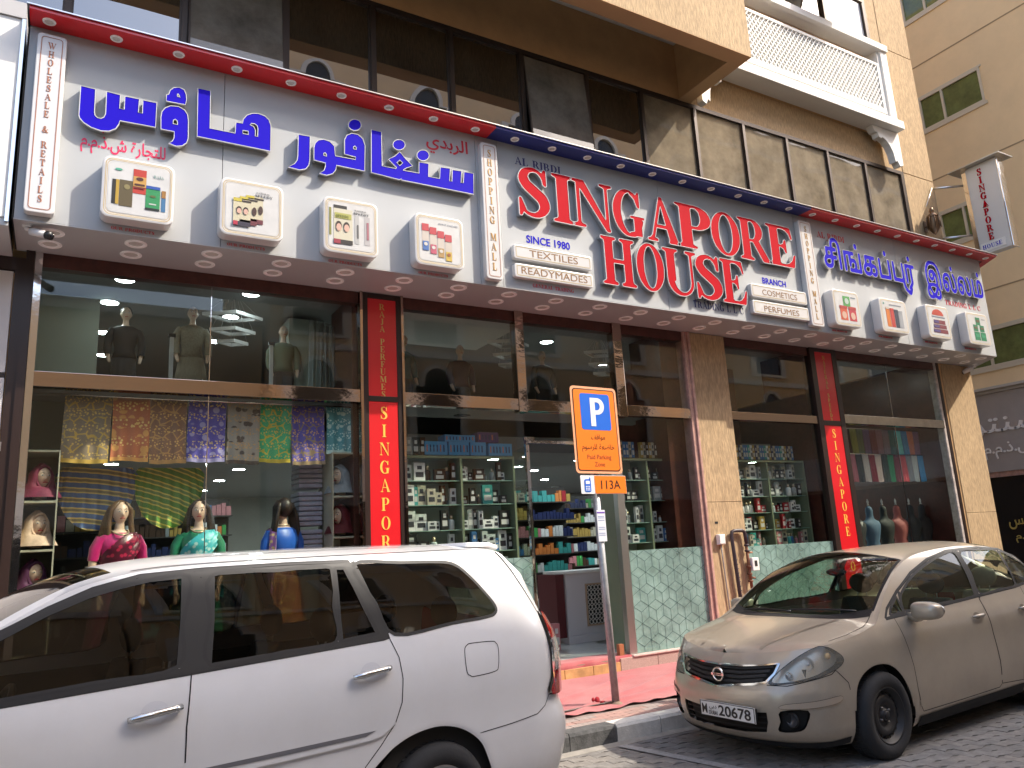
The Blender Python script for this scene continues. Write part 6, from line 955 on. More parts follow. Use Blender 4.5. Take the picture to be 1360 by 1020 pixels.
# upper deck figures
def clothed(x, y, z, lab, top, bottom, head=True, s=1.0, rz=0, hair=None, skirt=False):
    t = thing('mannequin', lab, 'mannequin', (x, y, z), rz); mb = MB(); mb.tube([(0, 0, 1.42), (0, -.005, 1.53)], .044, 12, True, [.05, .042]); head_parts(mb, (0, -.01, 1.63)); torso(mb); remesh(mb, 'body', m_skin, t, .014); face(t, (0, -.01, 1.63))
    mb = MB(); torso(mb, .016, 1.45, .95, False)
    for sg in (-1, 1): mb.tube([(sg*.150, 0, 1.385), (sg*.212, -.005, 1.28), (sg*.225, -.01, 1.12), (sg*.216, -.06, .98)], .05, 12, False, [.064, .062, .056, .05])
    mb.build('shirt', top, t); mb = MB(); mb.loft([ring(0, 0, z_, a, b, 40, w_, 12) for z_, a, b, w_ in ((.45, .24 if skirt else .15, .2 if skirt else .12, .012), (.7, .21 if skirt else .165, .17 if skirt else .13, .008), (.97, .165, .12, .0))]); mb.build('trousers' if not skirt else 'skirt', bottom, t)
    if hair: MB().ell((0, .018, 1.655), (.084, .090, .106), 16, 10, lambda q: [q[0], q[1] if q[1] > -.5 or q[2] > .5 else -.3, q[2]]).build('hair', hair, t)
    t.scale = (s, s, s)
dkc = mat('black_cloth', (.014, .014, .016), .8); 
clothed(.52, 1.25, 3.30, 'mannequin in an open black jacket over a grey shirt behind the upper left pane', dkc, dkc, s=.77, hair=m_hair); MB().prism([[(-.05, -1), (.05, -1), (.03, 0), (-.03, 0)]], 0, .01).build('unused', dkc)
bpy.data.objects.remove(bpy.data.objects['unused'])
clothed(1.22, 1.2, 3.32, 'mannequin in a cream lace blouse and long skirt behind the upper left pane', mat('cream_lace', (.26, .23, .17), .8, var=.2, vs=40), mat('cream_skirt', (.20, .17, .12), .8, var=.2, vs=30, stretch=(3, 3, .2)), s=.80, skirt=True)
clothed(2.28, 1.2, 3.26, 'mannequin in a green T-shirt and black trousers behind the upper left pane', mat('dull_green_cloth', (.16, .19, .13), .8), dkc, s=.76)
clothed(3.75, .9, 3.2, 'mannequin in a teal top behind the upper pane right of the red banner', mat('teal_cloth', (.02, .12, .14), .7), dkc, s=.76, rz=.3)
clothed(4.6, .95, 3.15, 'mannequin in a dark dress behind the upper pane left of the bronze mullion', mat('plum_cloth', (.07, .03, .05), .7), dkc, s=.76)
clothed(5.9, .9, 3.2, 'mannequin in a grey jacket behind the upper pane above the door', mat('grey_cloth', (.10, .10, .10), .8), dkc, s=.74)
for x, lab in ((.95, 'slim white sensor post between the first two mannequins of the upper left pane'), (2.02, 'slim white sensor post beside the green shirted mannequin of the upper left pane')):
    t = thing('display_stand', lab, 'stand', (x, .7, 3.56)); B('pole', mat('pale_pole', (.5, .5, .48), .5), t, -.02, .02, -.015, .015, 0, .62); B('foot', MATS['pale_pole'], t, -.05, .05, -.05, .05, 0, .012); B('clamp', m_black, t, -.035, .035, -.02, .02, .62, .66)
# clear garment bags in the upper right of the left bay
bagm = glassmat('plastic_film', (.80, .82, .80), .8, 1.7, dust=.12, dustcol=(.5, .5, .5), wob=1.2)
for q in range(3): cloth(2.42+.12*q, 2.60+.12*q, 3.65, 4.5, .55+.1*q, bagm, 'clear plastic garment bag, %s from the left, upper right of the left window' % ('first', 'second', 'third')[q], 'clear garment bags', 'garment_bag', .03, 2, 'bag')
# ================================================================ glass showcases with boxed goods
random.seed(11)
m_glassfr = mat('showcase_edge', (.20, .24, .16), .3); glc = glassmat('showcase_glass', (.86, .92, .88), .6, 1.4)
PC = [('white', (.78, .79, .78)), ('black', (.02, .02, .02)), ('grey', (.30, .32, .32)), ('silver', (.6, .62, .62)), ('dark brown', (.07, .035, .02)), ('cream', (.5, .46, .36)), ('red', (.35, .02, .03)), ('teal', (.06, .35, .33)), ('blue', (.06, .18, .42)), ('gold', (.42, .28, .07)), ('navy', (.02, .03, .10)), ('pink', (.5, .2, .22))]
PMt = {n: mat('pack_'+n.replace(' ', '_'), c, .4, var=.12, vs=30) for n, c in PC}
lab_m = mat('pack_label', (.6, .6, .58), .5); lab_d = mat('pack_label_dark', (.05, .05, .06), .4)
_cache = {}
def pack(x, y, z, w_, h, d, cname, lab, grp, kind='perfume_box', rz=0):
    key = (cname, round(w_, 2), round(h, 2), kind)
    if key not in _cache:
        mb = MB(); mb.box(-w_/2, w_/2, 0, d, 0, h); mb.cur = 1; lw = w_*.36; mb.add([(-lw, -.0015, h*.2), (lw, -.0015, h*.2), (lw, -.0015, h*.48), (-lw, -.0015, h*.48)], [(0, 1, 2, 3)]); mb.add([(-lw*.6, -.0015, h*.62), (lw*.6, -.0015, h*.62), (lw*.6, -.0015, h*.82), (-lw*.6, -.0015, h*.82)], [(0, 1, 2, 3)])
        _cache[key] = mb.mesh(kind, [PMt[cname], lab_d if cname in ('white', 'cream', 'silver') else lab_m])
    o = link(kind, _cache[key]); o.location = (x, y, z); o.rotation_euler = (0, 0, rz+random.uniform(-.06, .06)); tag(o, lab, 'box', grp); return o
def bottle(x, y, z, h, cname, lab, grp):
    key = ('bt', cname, round(h, 2))
    if key not in _cache:
        mb = MB(); mb.cur = 0; mb.lathe([(.0005, 0), (h*.2, .0), (h*.22, h*.03), (h*.22, h*.62), (h*.17, h*.70), (h*.09, h*.72)], 12); mb.cur = 1; mb.lathe([(h*.09, h*.72), (h*.11, h*.74), (h*.11, h), (.0005, h)], 12); _cache[key] = mb.mesh('perfume_bottle', [PMt[cname], MATS['pearl_gold']])
    o = link('perfume_bottle', _cache[key]); o.location = (x, y, z); tag(o, lab, 'bottle', grp)
ORD = ['top', 'second', 'third', 'fourth', 'fifth', 'sixth']; NUM = ['first', 'second', 'third', 'fourth', 'fifth', 'sixth', 'seventh', 'eighth', 'ninth', 'tenth', 'eleventh', 'twelfth']; seen_ = {}
def nth(key):
    seen_[key] = seen_.get(key, 0)+1; return NUM[seen_[key]-1]
count = [0]
def showcase(x0, x1, y0, y1, ztop, shelves, lab, short, dens, top=None):
    t = thing('glass_showcase', lab, 'showcase', ((x0+x1)/2, y0, .31)); iv = Matrix.Translation(Vector((-(x0+x1)/2, -y0, -.31)))
    def tp(o): o.parent = t; o.matrix_parent_inverse = iv
    tp(B('back_panel', mat('mirror_backing', (.50, .56, .52), .35), None, x0, x1, y1, y1+.02, .31, ztop))
    nb = 2
    for i in range(nb+1):
        x = x0+(x1-x0)*i/nb; tp(B('upright', m_glassfr, None, x-.014, x+.014, y0-.012, y0+.012, .31, ztop)); tp(B('upright', m_glassfr, None, x-.008, x+.008, y0+.013, y1, .31, ztop-.01))
    tp(B('top_board', glc, None, x0, x1, y0, y1, ztop, ztop+.012)); tp(B('front_rail', m_glassfr, None, x0, x1, y0-.014, y0+.01, ztop-.03, ztop-.001))
    for k, z in enumerate(shelves):
        tp(B('shelf', glc, None, x0+.01, x1-.01, y0+.02, y1-.005, z-.010, z)); tp(B('shelf_edge', mat('green_glass_edge', (.25, .38, .32), .2), None, x0+.016, x1-.016, y0+.013, y0+.0195, z-.010, z))
        nxt = (ztop if k == 0 else shelves[k-1])-z
        x = x0+.03
        while x < x1-.05:
            c = random.choice(dens[k % len(dens)]); w_ = random.choice((.05, .06, .075, .09, .11, .14)); h = min(nxt-.03, random.choice((.11, .15, .18, .20, .22, .24)))
            if x+w_ > x1-.02: break
            if any(abs(x+w_/2-(x0+(x1-x0)*i/nb)) < w_/2+.015 for i in range(nb+1)): x += .03; continue
            kd = 'bottle' if random.random() < .22 else 'box'; L = '%s %s %s from the left, %s shelf, %s' % (nth((short, k, c, kd)), c, 'bottle' if kd == 'bottle' else 'box', ORD[k], short); g = 'goods on the shelves of the '+short
            if kd == 'bottle': bottle(x+w_/2, y0+random.uniform(.09, .16), z+.001, max(.08, h*.8), c, L, g)
            else: pack(x+w_/2, y0+random.uniform(.05, .12), z+.001, w_, h, .05, c, L, g)
            count[0] += 1; x += w_+random.choice((.003, .005, .009))
D1 = [['grey', 'black', 'silver', 'white', 'dark brown'], ['black', 'cream', 'teal', 'white', 'dark brown'], ['white', 'grey', 'black', 'silver', 'teal'], ['black', 'white', 'silver', 'blue'], ['white', 'red', 'cream', 'black'], ['grey', 'blue', 'white']]
showcase(3.48, 4.97, .30, .66, 2.86, (2.56, 2.27, 1.97, 1.70, 1.42), 'tall glass showcase of perfume boxes left of the shop door', 'showcase left of the door', D1)
showcase(6.60, 7.72, .30, .66, 2.86, (2.56, 2.27, 1.97, 1.70), 'tall glass showcase of silver tins right of the shop door', 'showcase right of the door', [['black', 'dark brown', 'grey'], ['grey', 'black'], ['silver', 'cream', 'silver', 'silver'], ['teal', 'blue', 'white', 'teal']])
showcase(8.75, 10.45, .30, .66, 2.86, (2.57, 2.30, 2.05, 1.79, 1.55), 'tall glass showcase of perfume boxes right of the middle pillar', 'showcase right of the pillar', [['silver', 'black', 'grey', 'cream'], ['black', 'grey', 'white'], ['white', 'red', 'black', 'white'], ['black', 'red', 'gold', 'white'], ['teal', 'cream', 'blue', 'pink']])
# big blue cartons on top of the left showcase
cbl = mat('sky_blue_carton', (.10, .34, .62), .5, var=.05, vs=4); cpr = mat('purple_carton', (.10, .05, .18), .5); dk = mat('carton_print', (.03, .05, .12), .5)
for i, (x, w_, h, z, m, l) in enumerate(((3.93, .30, .17, 2.874, cbl, 'leftmost of the blue cartons in the lower row on the showcase'), (4.24, .28, .17, 2.874, cbl, 'second blue carton of the lower row on the showcase'), (4.51, .22, .17, 2.874, cbl, 'third blue carton of the lower row on the showcase'), (4.83, .34, .16, 2.874, cbl, 'rightmost blue carton of the lower row on the showcase'), (4.26, .42, .085, 3.046, cbl, 'flat blue carton lying on top of the other blue cartons'), (4.66, .30, .13, 3.046, cpr, 'purple carton on top of the blue cartons'))):
    t = thing('carton', l, 'box', (x, .36, z)); B('box', m, t, -w_/2, w_/2, 0, .2, 0, h)
    n = int(w_/.045)
    for k in range(n): B('printed_bottle', dk if k % 4 else mat('carton_print_orange', (.6, .2, .08), .5), t, -w_/2+.02+k*.045, -w_/2+.035+k*.045, -.003, -.001, h*.25, h*.75)
for q in range(3): pack(3.58+.09*q, .38, 2.874, .07, .22, .06, ('grey', 'black', 'dark brown')[q], 'tall %s box on top of the showcase, left of the blue cartons' % ('grey', 'black', 'dark brown')[q], 'boxes on top of the left showcase')
def incense(x0, n, grp, cols, where):
    for k in range(n):
        c = cols[k % len(cols)]; pack(x0+.052*k, .36, 2.874, .046, .23, .05, c, '%s %s incense box from the left, atop the %s' % (nth((where, c)), c, where), grp, 'incense_box')
incense(6.68, 7, 'incense boxes right of the door', ['blue', 'blue', 'cream'], 'showcase right of the door'); incense(7.15, 6, 'incense boxes right of the door', ['gold', 'cream', 'dark brown'], 'showcase right of the door'); incense(8.9, 28, 'incense boxes right of the pillar', ['blue', 'teal', 'white', 'gold', 'navy', 'cream', 'blue'], 'showcase right of the pillar')
# stacked tins row is in the right showcase; counter inside the door
t = thing('sales_counter', 'white sales counter with a dark pierced panel, inside the shop door', 'counter', (7.0, 1.6, .31)); iv = Matrix.Translation(Vector((-7, -1.6, -.31)))
def tp(o): o.parent = t; o.matrix_parent_inverse = iv
m_ctr = mat('counter_laminate', (.60, .55, .56), .35)
tp(B('body', m_ctr, None, 6.52, 8.2, 1.6, 2.1, .31, 1.30)); tp(B('top', m_white, None, 6.48, 8.25, 1.56, 2.15, 1.301, 1.34, .006)); tp(B('side_panel', mat('dark_red_laminate', (.10, .012, .015), .4), None, 6.36, 6.50, 1.62, 2.12, .40, 1.30)); tp(B('plinth', m_ctr, None, 6.50, 8.2, 1.57, 1.598, .31, .42))
tp(B('recess_frame', mat('tan_recess', (.45, .30, .20), .6), None, 6.86, 7.24, 1.585, 1.599, .53, 1.14)); tp(B('recess', m_dark, None, 6.885, 7.215, 1.580, 1.5845, .555, 1.115))
for a in range(5):
    for b in range(8):
        cx_, cz_ = 6.92+a*.065, .59+b*.07; mb = MB(); mb.prism([ellpts(cx_, cz_, .036, .040, 6, math.radians(30)), ellpts(cx_, cz_, .026, .029, 6, math.radians(30))[::-1]], 1.572, 1.5795); tp(mb.build('fretwork_ring', mat('pale_fretwork', (.55, .50, .46), .5), None))
# wall shelves deep in the shop
def wall_shelf(x0, x1, y, zs, lab, seed, depth=.35, side=False):
    t = thing('wall_shelf', lab, 'shelf', ((x0+x1)/2, y, .31)); iv = Matrix.Translation(Vector((-(x0+x1)/2, -y, -.31)))
    def tp(o): o.parent = t; o.matrix_parent_inverse = iv
    dk_ = mat('dark_shelf', (.05, .045, .04), .5); tp(B('back', dk_, None, x0, x1, y+depth, y+depth+.02, .31, zs[0]+.3))
    rnd = random.Random(seed); mb = MB(); ml = [PMt[n] for n, _ in PC]+[mat('pack_green', (.05, .30, .07), .5), mat('pack_orange', (.6, .2, .05), .5)]
    for z in zs:
        tp(B('board', dk_, None, x0, x1, y, y+depth-.001, z-.02, z))
        x = x0+.03; c = rnd.randrange(len(ml))
        while x < x1-.1:
            if rnd.random() < .3: c = rnd.randrange(len(ml))
            w_ = rnd.uniform(.05, .1); h = rnd.uniform(.10, .22); mb.cur = c; mb.box(x, x+w_, y+.03, y+.13, z, z+h); x += w_+.01
    o = mb.build('products', ml, None, kind='stuff'); tp(o)
zs = [2.55, 2.22, 1.9, 1.58, 1.26, .95, .62]
wall_shelf(6.3, 8.6, 4.2, zs, 'dark wall shelf full of coloured packs behind the counter', 3); wall_shelf(8.7, 12.0, 6.5, zs, 'dark wall shelf of packs seen far back through the door', 4); wall_shelf(5.3, 6.2, 5.6, zs, 'narrow dark wall shelf at the left of the shop aisle', 5); wall_shelf(3.4, 5.2, 3.2, zs, 'dark wall shelf behind the left glass showcase', 6); wall_shelf(.4, 2.6, 6.0, zs, 'fabric shelf far back behind the saree mannequins', 7); wall_shelf(-.3, .5, 3.2, zs, 'dark shelf in the shade behind the left mannequin', 8); wall_shelf(8.8, 10.4, 3.4, zs, 'dark wall shelf behind the showcase right of the pillar', 9)
for q in range(7):
    o = MB().loft([ring(1.65+.17*q, 4.2, z_, .05, .05, 10) for z_ in (.31, 1.9)]).build('fabric_roll', mat('roll_%d' % 0 if False else ('roll_green' if q % 3 else 'roll_cream'), (.10, .16, .13) if q % 3 else (.40, .38, .30), .8)); tag(o, 'upright %s fabric roll, %s from the left, behind the turquoise saree mannequin' % ('dull green' if q % 3 else 'cream', NUM[q]), 'fabric roll', 'fabric rolls behind the mannequins')
for q in range(7): pack(6.45+.16*q, 4.22, 2.552, .14, .17, .1, 'black' if q < 3 else 'cream', '%s boxed %s mug set from the left on the top shelf behind the counter' % (NUM[q if q < 3 else q-3], 'black' if q < 3 else 'cream'), 'mug boxes on the top wall shelf')
for q in range(6): pack(5.45+.12*q, 1.2, .31+.0, .11, .25+.1*(q % 2), .1, 'pink' if q % 2 else 'white', '%s %s pack from the left on the floor just inside the shop door' % (NUM[q//2], 'pink' if q % 2 else 'white'), 'packs on the floor inside the door')
# ================================================================ right window: scarves and busts
sc_ = ['6a6a30', '4a4e38', '564058', '5c2c30', '6c4a52', '62525a', '2c4c4c', '5aa0a0', '3a6a90', 'a0604c', '6c4c60']
for i, h in enumerate(sc_): cloth(11.98+.185*i, 12.145+.185*i, 2.98, 3.46, .45, mat('scarf_'+h, tuple(min(.9, v*2.2+.01) for v in srgb(h)), .8, var=.1, vs=20), 'scarf number-free plain %s' % h, None, 'hanging_scarf', .01, 2, 'scarf')
names = ['mustard', 'olive', 'dull purple', 'wine red', 'mauve', 'dusty pink', 'dark teal', 'light turquoise', 'steel blue', 'salmon', 'heather']
k = 0
for o in [o for o in bpy.data.objects if o.name.startswith('hanging_scarf')]:
    o['label'] = '%s scarf in the upper row of the right shop window' % names[k]; k += 1
sc2 = ['8a5058', '2a2c2c', '98908c', '6c1c28', 'a89890', '23302c', '1c6a48', '5c2430', 'a04048', '6e7278', '9aa0a0', '3a78a0']
n2 = ['rose', 'charcoal', 'light grey', 'crimson', 'beige', 'black green', 'emerald', 'maroon', 'coral red', 'slate', 'silver grey', 'azure']
for i, (h, n) in enumerate(zip(sc2, n2)): cloth(11.80+.18*i, 11.955+.18*i, 2.52, 3.0, .40, mat('scarf_'+h, tuple(min(.9, v*2.2+.01) for v in srgb(h)), .8, var=.1, vs=20), '%s scarf in the lower row of the right shop window' % n, None, 'hanging_scarf', .01, 2, 'scarf')
for z, y in ((3.47, .45), (3.01, .40)):
    o = MB().tube([(11.3, y, z), (14.0, y, z)], .01, 6).build('scarf_rail', m_chrome); tag(o, ('upper' if z > 3.2 else 'lower')+' steel rail holding scarves in the right window', 'rail')
def bust(x, m, lab):
    t = thing('dress_bust', lab, 'bust', (x, .62, .42)); mb = MB(); mb.loft([ring(0, 0, z_, a, b, 24) for z_, a, b in ((.75, .165, .12), (.95, .15, .11), (1.08, .125, .09), (1.20, .16, .12), (1.30, .20, .125), (1.37, .225, .11), (1.42, .20, .08), (1.46, .09, .065), (1.52, .065, .058), (1.60, .066, .062), (1.66, .055, .052), (1.69, .02, .02))]); mb.build('garment', m, t)
    MB().lathe([(.0005, 1.70), (.022, 1.70), (.012, 1.73), (.02, 1.77), (.0005, 1.82)], 10).build('finial', mat('white_finial', (.65, .63, .6), .4), t); MB().tube([(0, 0, 0), (0, 0, .76)], .02, 8).build('stand', m_black, t); MB().lathe([(.0005, .02), (.16, .02), (.16, 0)], 20).build('foot', m_black, t)
    if m is not bk: return
    MB().prism([[(-.04, 1.42), (.0, 1.34), (.04, 1.42)]], -.115, -.105).build('collar', mat('white_collar', (.6, .6, .58), .6), t)
bk = mat('black_dress', (.02, .022, .022), .7)
for x, m, l in ((12.02, bk, 'black dress bust, leftmost in the right window beside the red banner'), (12.42, mat('denim_blue_dress', (.07, .13, .20), .7), 'blue dress bust in the right window'), (12.82, mat('black_dress_two', (.016, .02, .018), .7), 'plain black dress bust between the blue one and the pink one'), (13.22, mat('dusty_pink_dress', (.36, .10, .09), .7), 'dusty pink dress bust in the right window'), (13.62, mat('charcoal_dress', (.03, .032, .035), .7), 'charcoal dress bust just right of the pink one'), (14.0-.02, mat('black_flower_dress', (.02, .015, .015), .7), 'black dress bust with a red flower, at the right end of the right window')):
    bust(x, m, l)
MB().ell((13.95, .625, 1.62), (.03, .02, .03), 10, 6).build('dress_flower', mat('flower_red', (.45, .02, .03), .6)).parent = None
o = bpy.data.objects['dress_flower']; b_ = [q for q in bpy.data.objects if q.get('category') == 'bust'][-1]; o.parent = b_; o.matrix_parent_inverse = Matrix.Translation(-Vector(b_.location)); o.location = (0, 0, 0)
print('goods', count[0])
# ================================================================ parking sign
t = thing('parking_sign', 'orange paid parking sign with a white P on a grey pole before the shop door', 'parking sign', (4.875, -1.62, .15), 0)
m_pole = mat('galvanised_pole', (.36, .37, .38), .45, metal=.6, var=.2, vs=14, dirt=.3, bump=.2, bs=60); m_or = mat('orange_reflective', (.90, .20, .012), .4); m_bl = mat('sign_blue', (.01, .13, .62), .4); m_sw = mat('sign_white', (.80, .80, .80), .4)
lean = -.055
MB().tube([(0, 0, 0), (lean*1.0, 0, 2.28)], .038, 18).build('pole', m_pole, t); MB().ell((lean, 0, 2.28), (.038, .038, .03), 16, 8).build('pole_cap', m_pole, t)
MB().lathe([(.07, 0), (.062, .012), (.045, .02), (.04, .03)], 16).build('collar', mat('rusty_collar', (.20, .14, .10), .9), t)
# plates, tilted slightly (clockwise seen from the street)
pl = bpy.data.objects.new('sign_plate', None)
rot = math.radians(-.6)
def plate(name, x0, x1, z0, z1, m, y=-.058, r=.04, th=.003, par=None):
    c = (0.0, 2.0)
    P = rrect(x0, x1, z0, z1, r); P = [(c[0]+(a-c[0])*math.cos(rot)+(b-c[1])*math.sin(rot), c[1]-(a-c[0])*math.sin(rot)*0+(b-c[1])*math.cos(rot)+ (a-c[0])*math.sin(rot)) for a, b in P]
    o = MB().prism([P], y, y+th).build(name, m, t if par is None else par); return o
X0, X1, Z0, Z1 = -.315, .285, 2.275, 3.20
b1 = plate('sign_plate', X0, X1, Z0, Z1, mat('sign_border', (.85, .38, .20), .45), -.056, .045, .004)
MB().beam((-.05, -.045, 2.33), (-.05, -.045, 2.9), .03, .012, (0, 1, 0)).build('bracket', m_pole, t); MB().tube([(-.058, -.0, 2.22), (-.07, 0, 3.0)], .036, 14).build('pole', m_pole, t)
plate('black_border', X0+.025, X1-.025, Z0+.025, Z1-.025, m_black, -.0575, .035, .001); plate('orange_field', X0+.036, X1-.036, Z0+.036, Z1-.036, m_or, -.059, .03, .001)
plate('blue_field', -.20, .185, 2.735, 3.125, m_bl, -.0605, .03, .001)
# the P
mb = MB(); st = .062; P = [(-.085, 2.775), (-.085+st, 2.775), (-.085+st, 2.90)]+[(.005+.092*math.sin(a)+.0, 2.99-.09*math.cos(a)) for a in [math.pi*k/14 for k in range(15)]]+[(-.085, 3.08)]
H_ = [(-.085+st, 2.945)]+[(.0+.042*math.sin(a), 2.99-.044*math.cos(a)) for a in [math.pi*k/10 for k in range(11)]]+[(-.085+st, 3.034)]
mb.prism([P, H_[::-1]], -.063, -.0621); mb.build('letter', m_sw, t)
sans('lettering', arabic('مواقف'), -.01, 2.635, .05, -.0606, m_brown, t, width=.18, center=True); sans('lettering', arabic('خاضعة للرسوم'), -.015, 2.53, .055, -.0606, m_brown, t, width=.42, center=True)
sans('lettering', 'Paid Parking', -.012, 2.425, .048, -.0606, mat('brown_print', (.25, .03, .01), .5), t, width=.31, center=True); sans('lettering', 'Zone', -.012, 2.35, .046, -.0606, MATS['brown_print'], t, width=.13, center=True)
plate('zone_plate', -.27, .315, 2.065, 2.255, m_sw, -.056, .008, .003); plate('zone_field', -.095, .312, 2.069, 2.251, m_or, -.0585, .006, .001)
sans('lettering', '113A', .108, 2.115, .09, -.0605, m_black, t, width=.25, center=True)
plate('phone_symbol', -.225, -.145, 2.085, 2.215, m_bl, -.0595, .018, .001); plate('phone_antenna', -.16, -.148, 2.20, 2.235, m_bl, -.0595, .004, .001); plate('phone_screen', -.21, -.16, 2.165, 2.198, m_sw, -.0605, .006, .0005)
for a in range(3):
    for b in range(3): plate('phone_key', -.212+a*.019, -.199+a*.019, 2.098+b*.018, 2.109+b*.018, m_sw, -.0605, .002, .0005)
plate('notice_sticker', -.095, .01, 1.58, 1.90, mat('sticker_paper', (.72, .74, .78), .5), -.047, .004, .001); plate('sticker_band', -.092, .007, 1.865, 1.88, mat('sticker_purple', (.15, .05, .40), .5), -.0485, .002, .001)
for zz in (1.83, 1.815, 1.79, 1.72, 1.70, 1.66, 1.64): plate('sticker_line', -.085, -.005, zz, zz+.006, mat('sticker_ink', (.22, .28, .50), .5), -.0485, .001, .001)
# ================================================================ cctv camera under the sign, corner camera
def cctv(loc, rz, lab, s=1):
    t = thing('security_camera', lab, 'security camera', loc, rz); w_ = mat('camera_white', (.70, .70, .70), .35)
    MB().lathe([(.04*s, 0), (.04*s, -.012*s), (.02*s, -.02*s)], 16).build('mount', w_, t); MB().ell((0, 0, -.03*s), (.022*s, .022*s, .022*s), 12, 8).build('joint', w_, t)
    MB().tube([(0, 0, -.03*s), (.05*s, -.02*s, -.06*s)], .014*s, 10).build('arm', w_, t)
    d = Vector((.16, -.09, -.055))*s; a = Vector((.03, -.0, -.05))*s
    MB().tube([a, a+d*.75], .034*s, 18).build('housing', w_, t); MB().tube([a+d*.75, a+d], .037*s, 18).build('hood', m_black, t); MB().ell(a+d*1.0, (.022*s, .022*s, .022*s), 12, 8).build('lens', mat('camera_lens', (.005, .005, .008), .05), t)
cctv((-.40, -.66, ZB-.012), 0, 'white bullet camera with a black hood under the left end of the shop sign')
cctv((15.05, -.25, ZB-.02), 2.4, 'grey camera hanging under the right end of the shop sign', 1.3)
# ================================================================ pipes and boxes on the middle pillar
y = -.055
m_pipe = mat('dark_pvc_pipe', (.045, .03, .035), .4, dirt=.3); m_rust = mat('rusty_iron', (.20, .08, .04), .8, var=.4, vs=20)
t = thing('water_pipe', 'dark water pipe bent over at the top with a ribbed riser, on the middle pillar', 'pipe', (8.3, y, .3)); iv = Matrix.Translation(Vector((-8.3, -y, -.3)))
def tp(o): o.parent = t; o.matrix_parent_inverse = iv
tp(MB().tube([(8.33, y-.05, .16), (8.28, y-.05, 1.2), (8.255, y-.05, 1.72), (8.27, y-.05, 1.775), (8.32, y-.05, 1.79), (8.47, y-.05, 1.79), (8.515, y-.05, 1.77), (8.525, y-.05, 1.72), (8.53, y-.05, 1.60)], .026, 12).build('pipe', m_pipe, None))
for k in range(38): tp(MB().lathe([(.03, 0), (.034, .006), (.03, .012)], 10, o=(8.33-.05*(k*.03)/1.0, y-.05, .30+k*.03)).build('rib', m_pipe, None)) if k % 2 == 0 else None
tp(MB().tube([(8.525, y-.05, 1.62), (8.53, y-.05, 1.30), (8.54, y-.05, .98)], .022, 10).build('pipe', m_rust, None))
for z in (1.58, 1.5, 1.28, 1.18, 1.08): tp(MB().lathe([(.022, -.015), (.036, -.012), (.036, .012), (.022, .015)], 8, o=(8.53, y-.05, z)).build('coupling', m_pipe if z > 1.4 else m_rust, None))
tp(MB().tube([(8.53, y-.05, 1.47), (8.60, y-.08, 1.475)], .012, 8).build('valve', m_copper, None)); tp(MB().tube([(8.53, y-.05, 1.13), (8.60, y-.08, 1.12)], .014, 8).build('valve', m_rust, None))
tp(MB().tube([(8.545, y-.05, .96), (8.57, y-.05, .55)], .05, 14).build('sleeve', mat('grey_sleeve', (.42, .40, .38), .6), None))
t = thing('meter_box', 'small white box with a dark slot beside the rusty pipe on the middle pillar', 'meter box', (8.6, y, 1.3)); B('box', m_white, t, -.04, .09, -.10, -.03, -.08, .10, .01); B('slot', m_dark, t, .0, .05, -.104, -.1005, -.02, .06)
t = thing('junction_box', 'small white junction box with a grey cable on the middle pillar', 'junction box', (8.06, y, 1.68)); B('box', m_white, t, -.06, .06, -.06, -.001, -.07, .07, .008); B('lid', m_white, t, -.05, .05, -.066, -.0605, -.06, .06, .004); MB().tube([(.0, -.025, -.07), (.01, -.02, -.3), (.03, -.02, -.7), (.05, -.02, -1.3)], .009, 8).build('cable', mat('grey_cable', (.3, .28, .27), .6), t)
o = B('number_plate', m_dark, None, 8.01, 8.07, y-.004, y-.001, 1.90, 1.93); tag(o, 'tiny dark tag above the white junction box on the middle pillar', 'tag')
# ================================================================ wall lantern and blade sign at the right corner
t = thing('wall_lantern', 'brown brass wall lantern on the stone column above the right end of the sign', 'lantern', (14.62, -.02, 7.58)); mbz = mat('aged_brass', (.16, .10, .06), .4, metal=.7)
MB().lathe([(.0005, .32), (.03, .30), (.05, .22), (.03, .20), (.10, .14), (.115, .10), (.105, .09)], 8, o=(0, -.18, 0)).build('crown', mbz, t); MB().lathe([(.10, .09), (.115, -.12), (.09, -.16), (.05, -.22), (.0005, -.27)], 8, o=(0, -.18, 0)).build('cage', mbz, t)
for k in range(8): MB().tube([(.118*math.cos(k*math.pi/4), -.18+.118*math.sin(k*math.pi/4), .1), (.128*math.cos(k*math.pi/4), -.18+.128*math.sin(k*math.pi/4), -.13)], .009, 6).build('cage_bar', mbz, t)
MB().tube([(0, 0, -.05), (0, -.1, .0), (0, -.1, -.06)], .014, 8).build('arm', mbz, t); B('back_plate', mbz, t, -.05, .05, -.012, 0, -.15, .08, .004)
t = thing('blade_sign', 'tall white projecting sign reading SINGAPORE HOUSE downwards with chrome edges, at the right corner', 'sign', (15.7, -.7, 7.9))
BX = -.0
B('case', mat('blade_white', (.66, .65, .63), .4), t, -.10, .10, -.37, .30, -.98, .88, .01)
B('chrome_edge', m_chrome, t, -.11, .11, -.405, -.3705, -1.0, .88, .01); B('chrome_edge', m_chrome, t, -.11, -.1005, .22, .305, -1.0, .88)
B('roof_cap', mat('cap_grey', (.45, .45, .44), .3, metal=.6), t, -.26, .26, -.52, .50, .882, .90)
def xz(q): return q
def side_serif(name, s, y0, zt, h, step, m, ws=1.0):
    for i, c in enumerate(s):
        mb = MB(); w_ = GLY[c][0]/200*h*ws; glyph_mb(mb, fatten(GLY[c][1], 1.5), -w_/2, 0, h*ws, h, -.02, 0); me = mb.mesh('letter', m); o = link('letter', me, t)
        o.rotation_euler = (0, 0, math.radians(-90)); o.location = (-.1005, y0, zt-h-i*step)
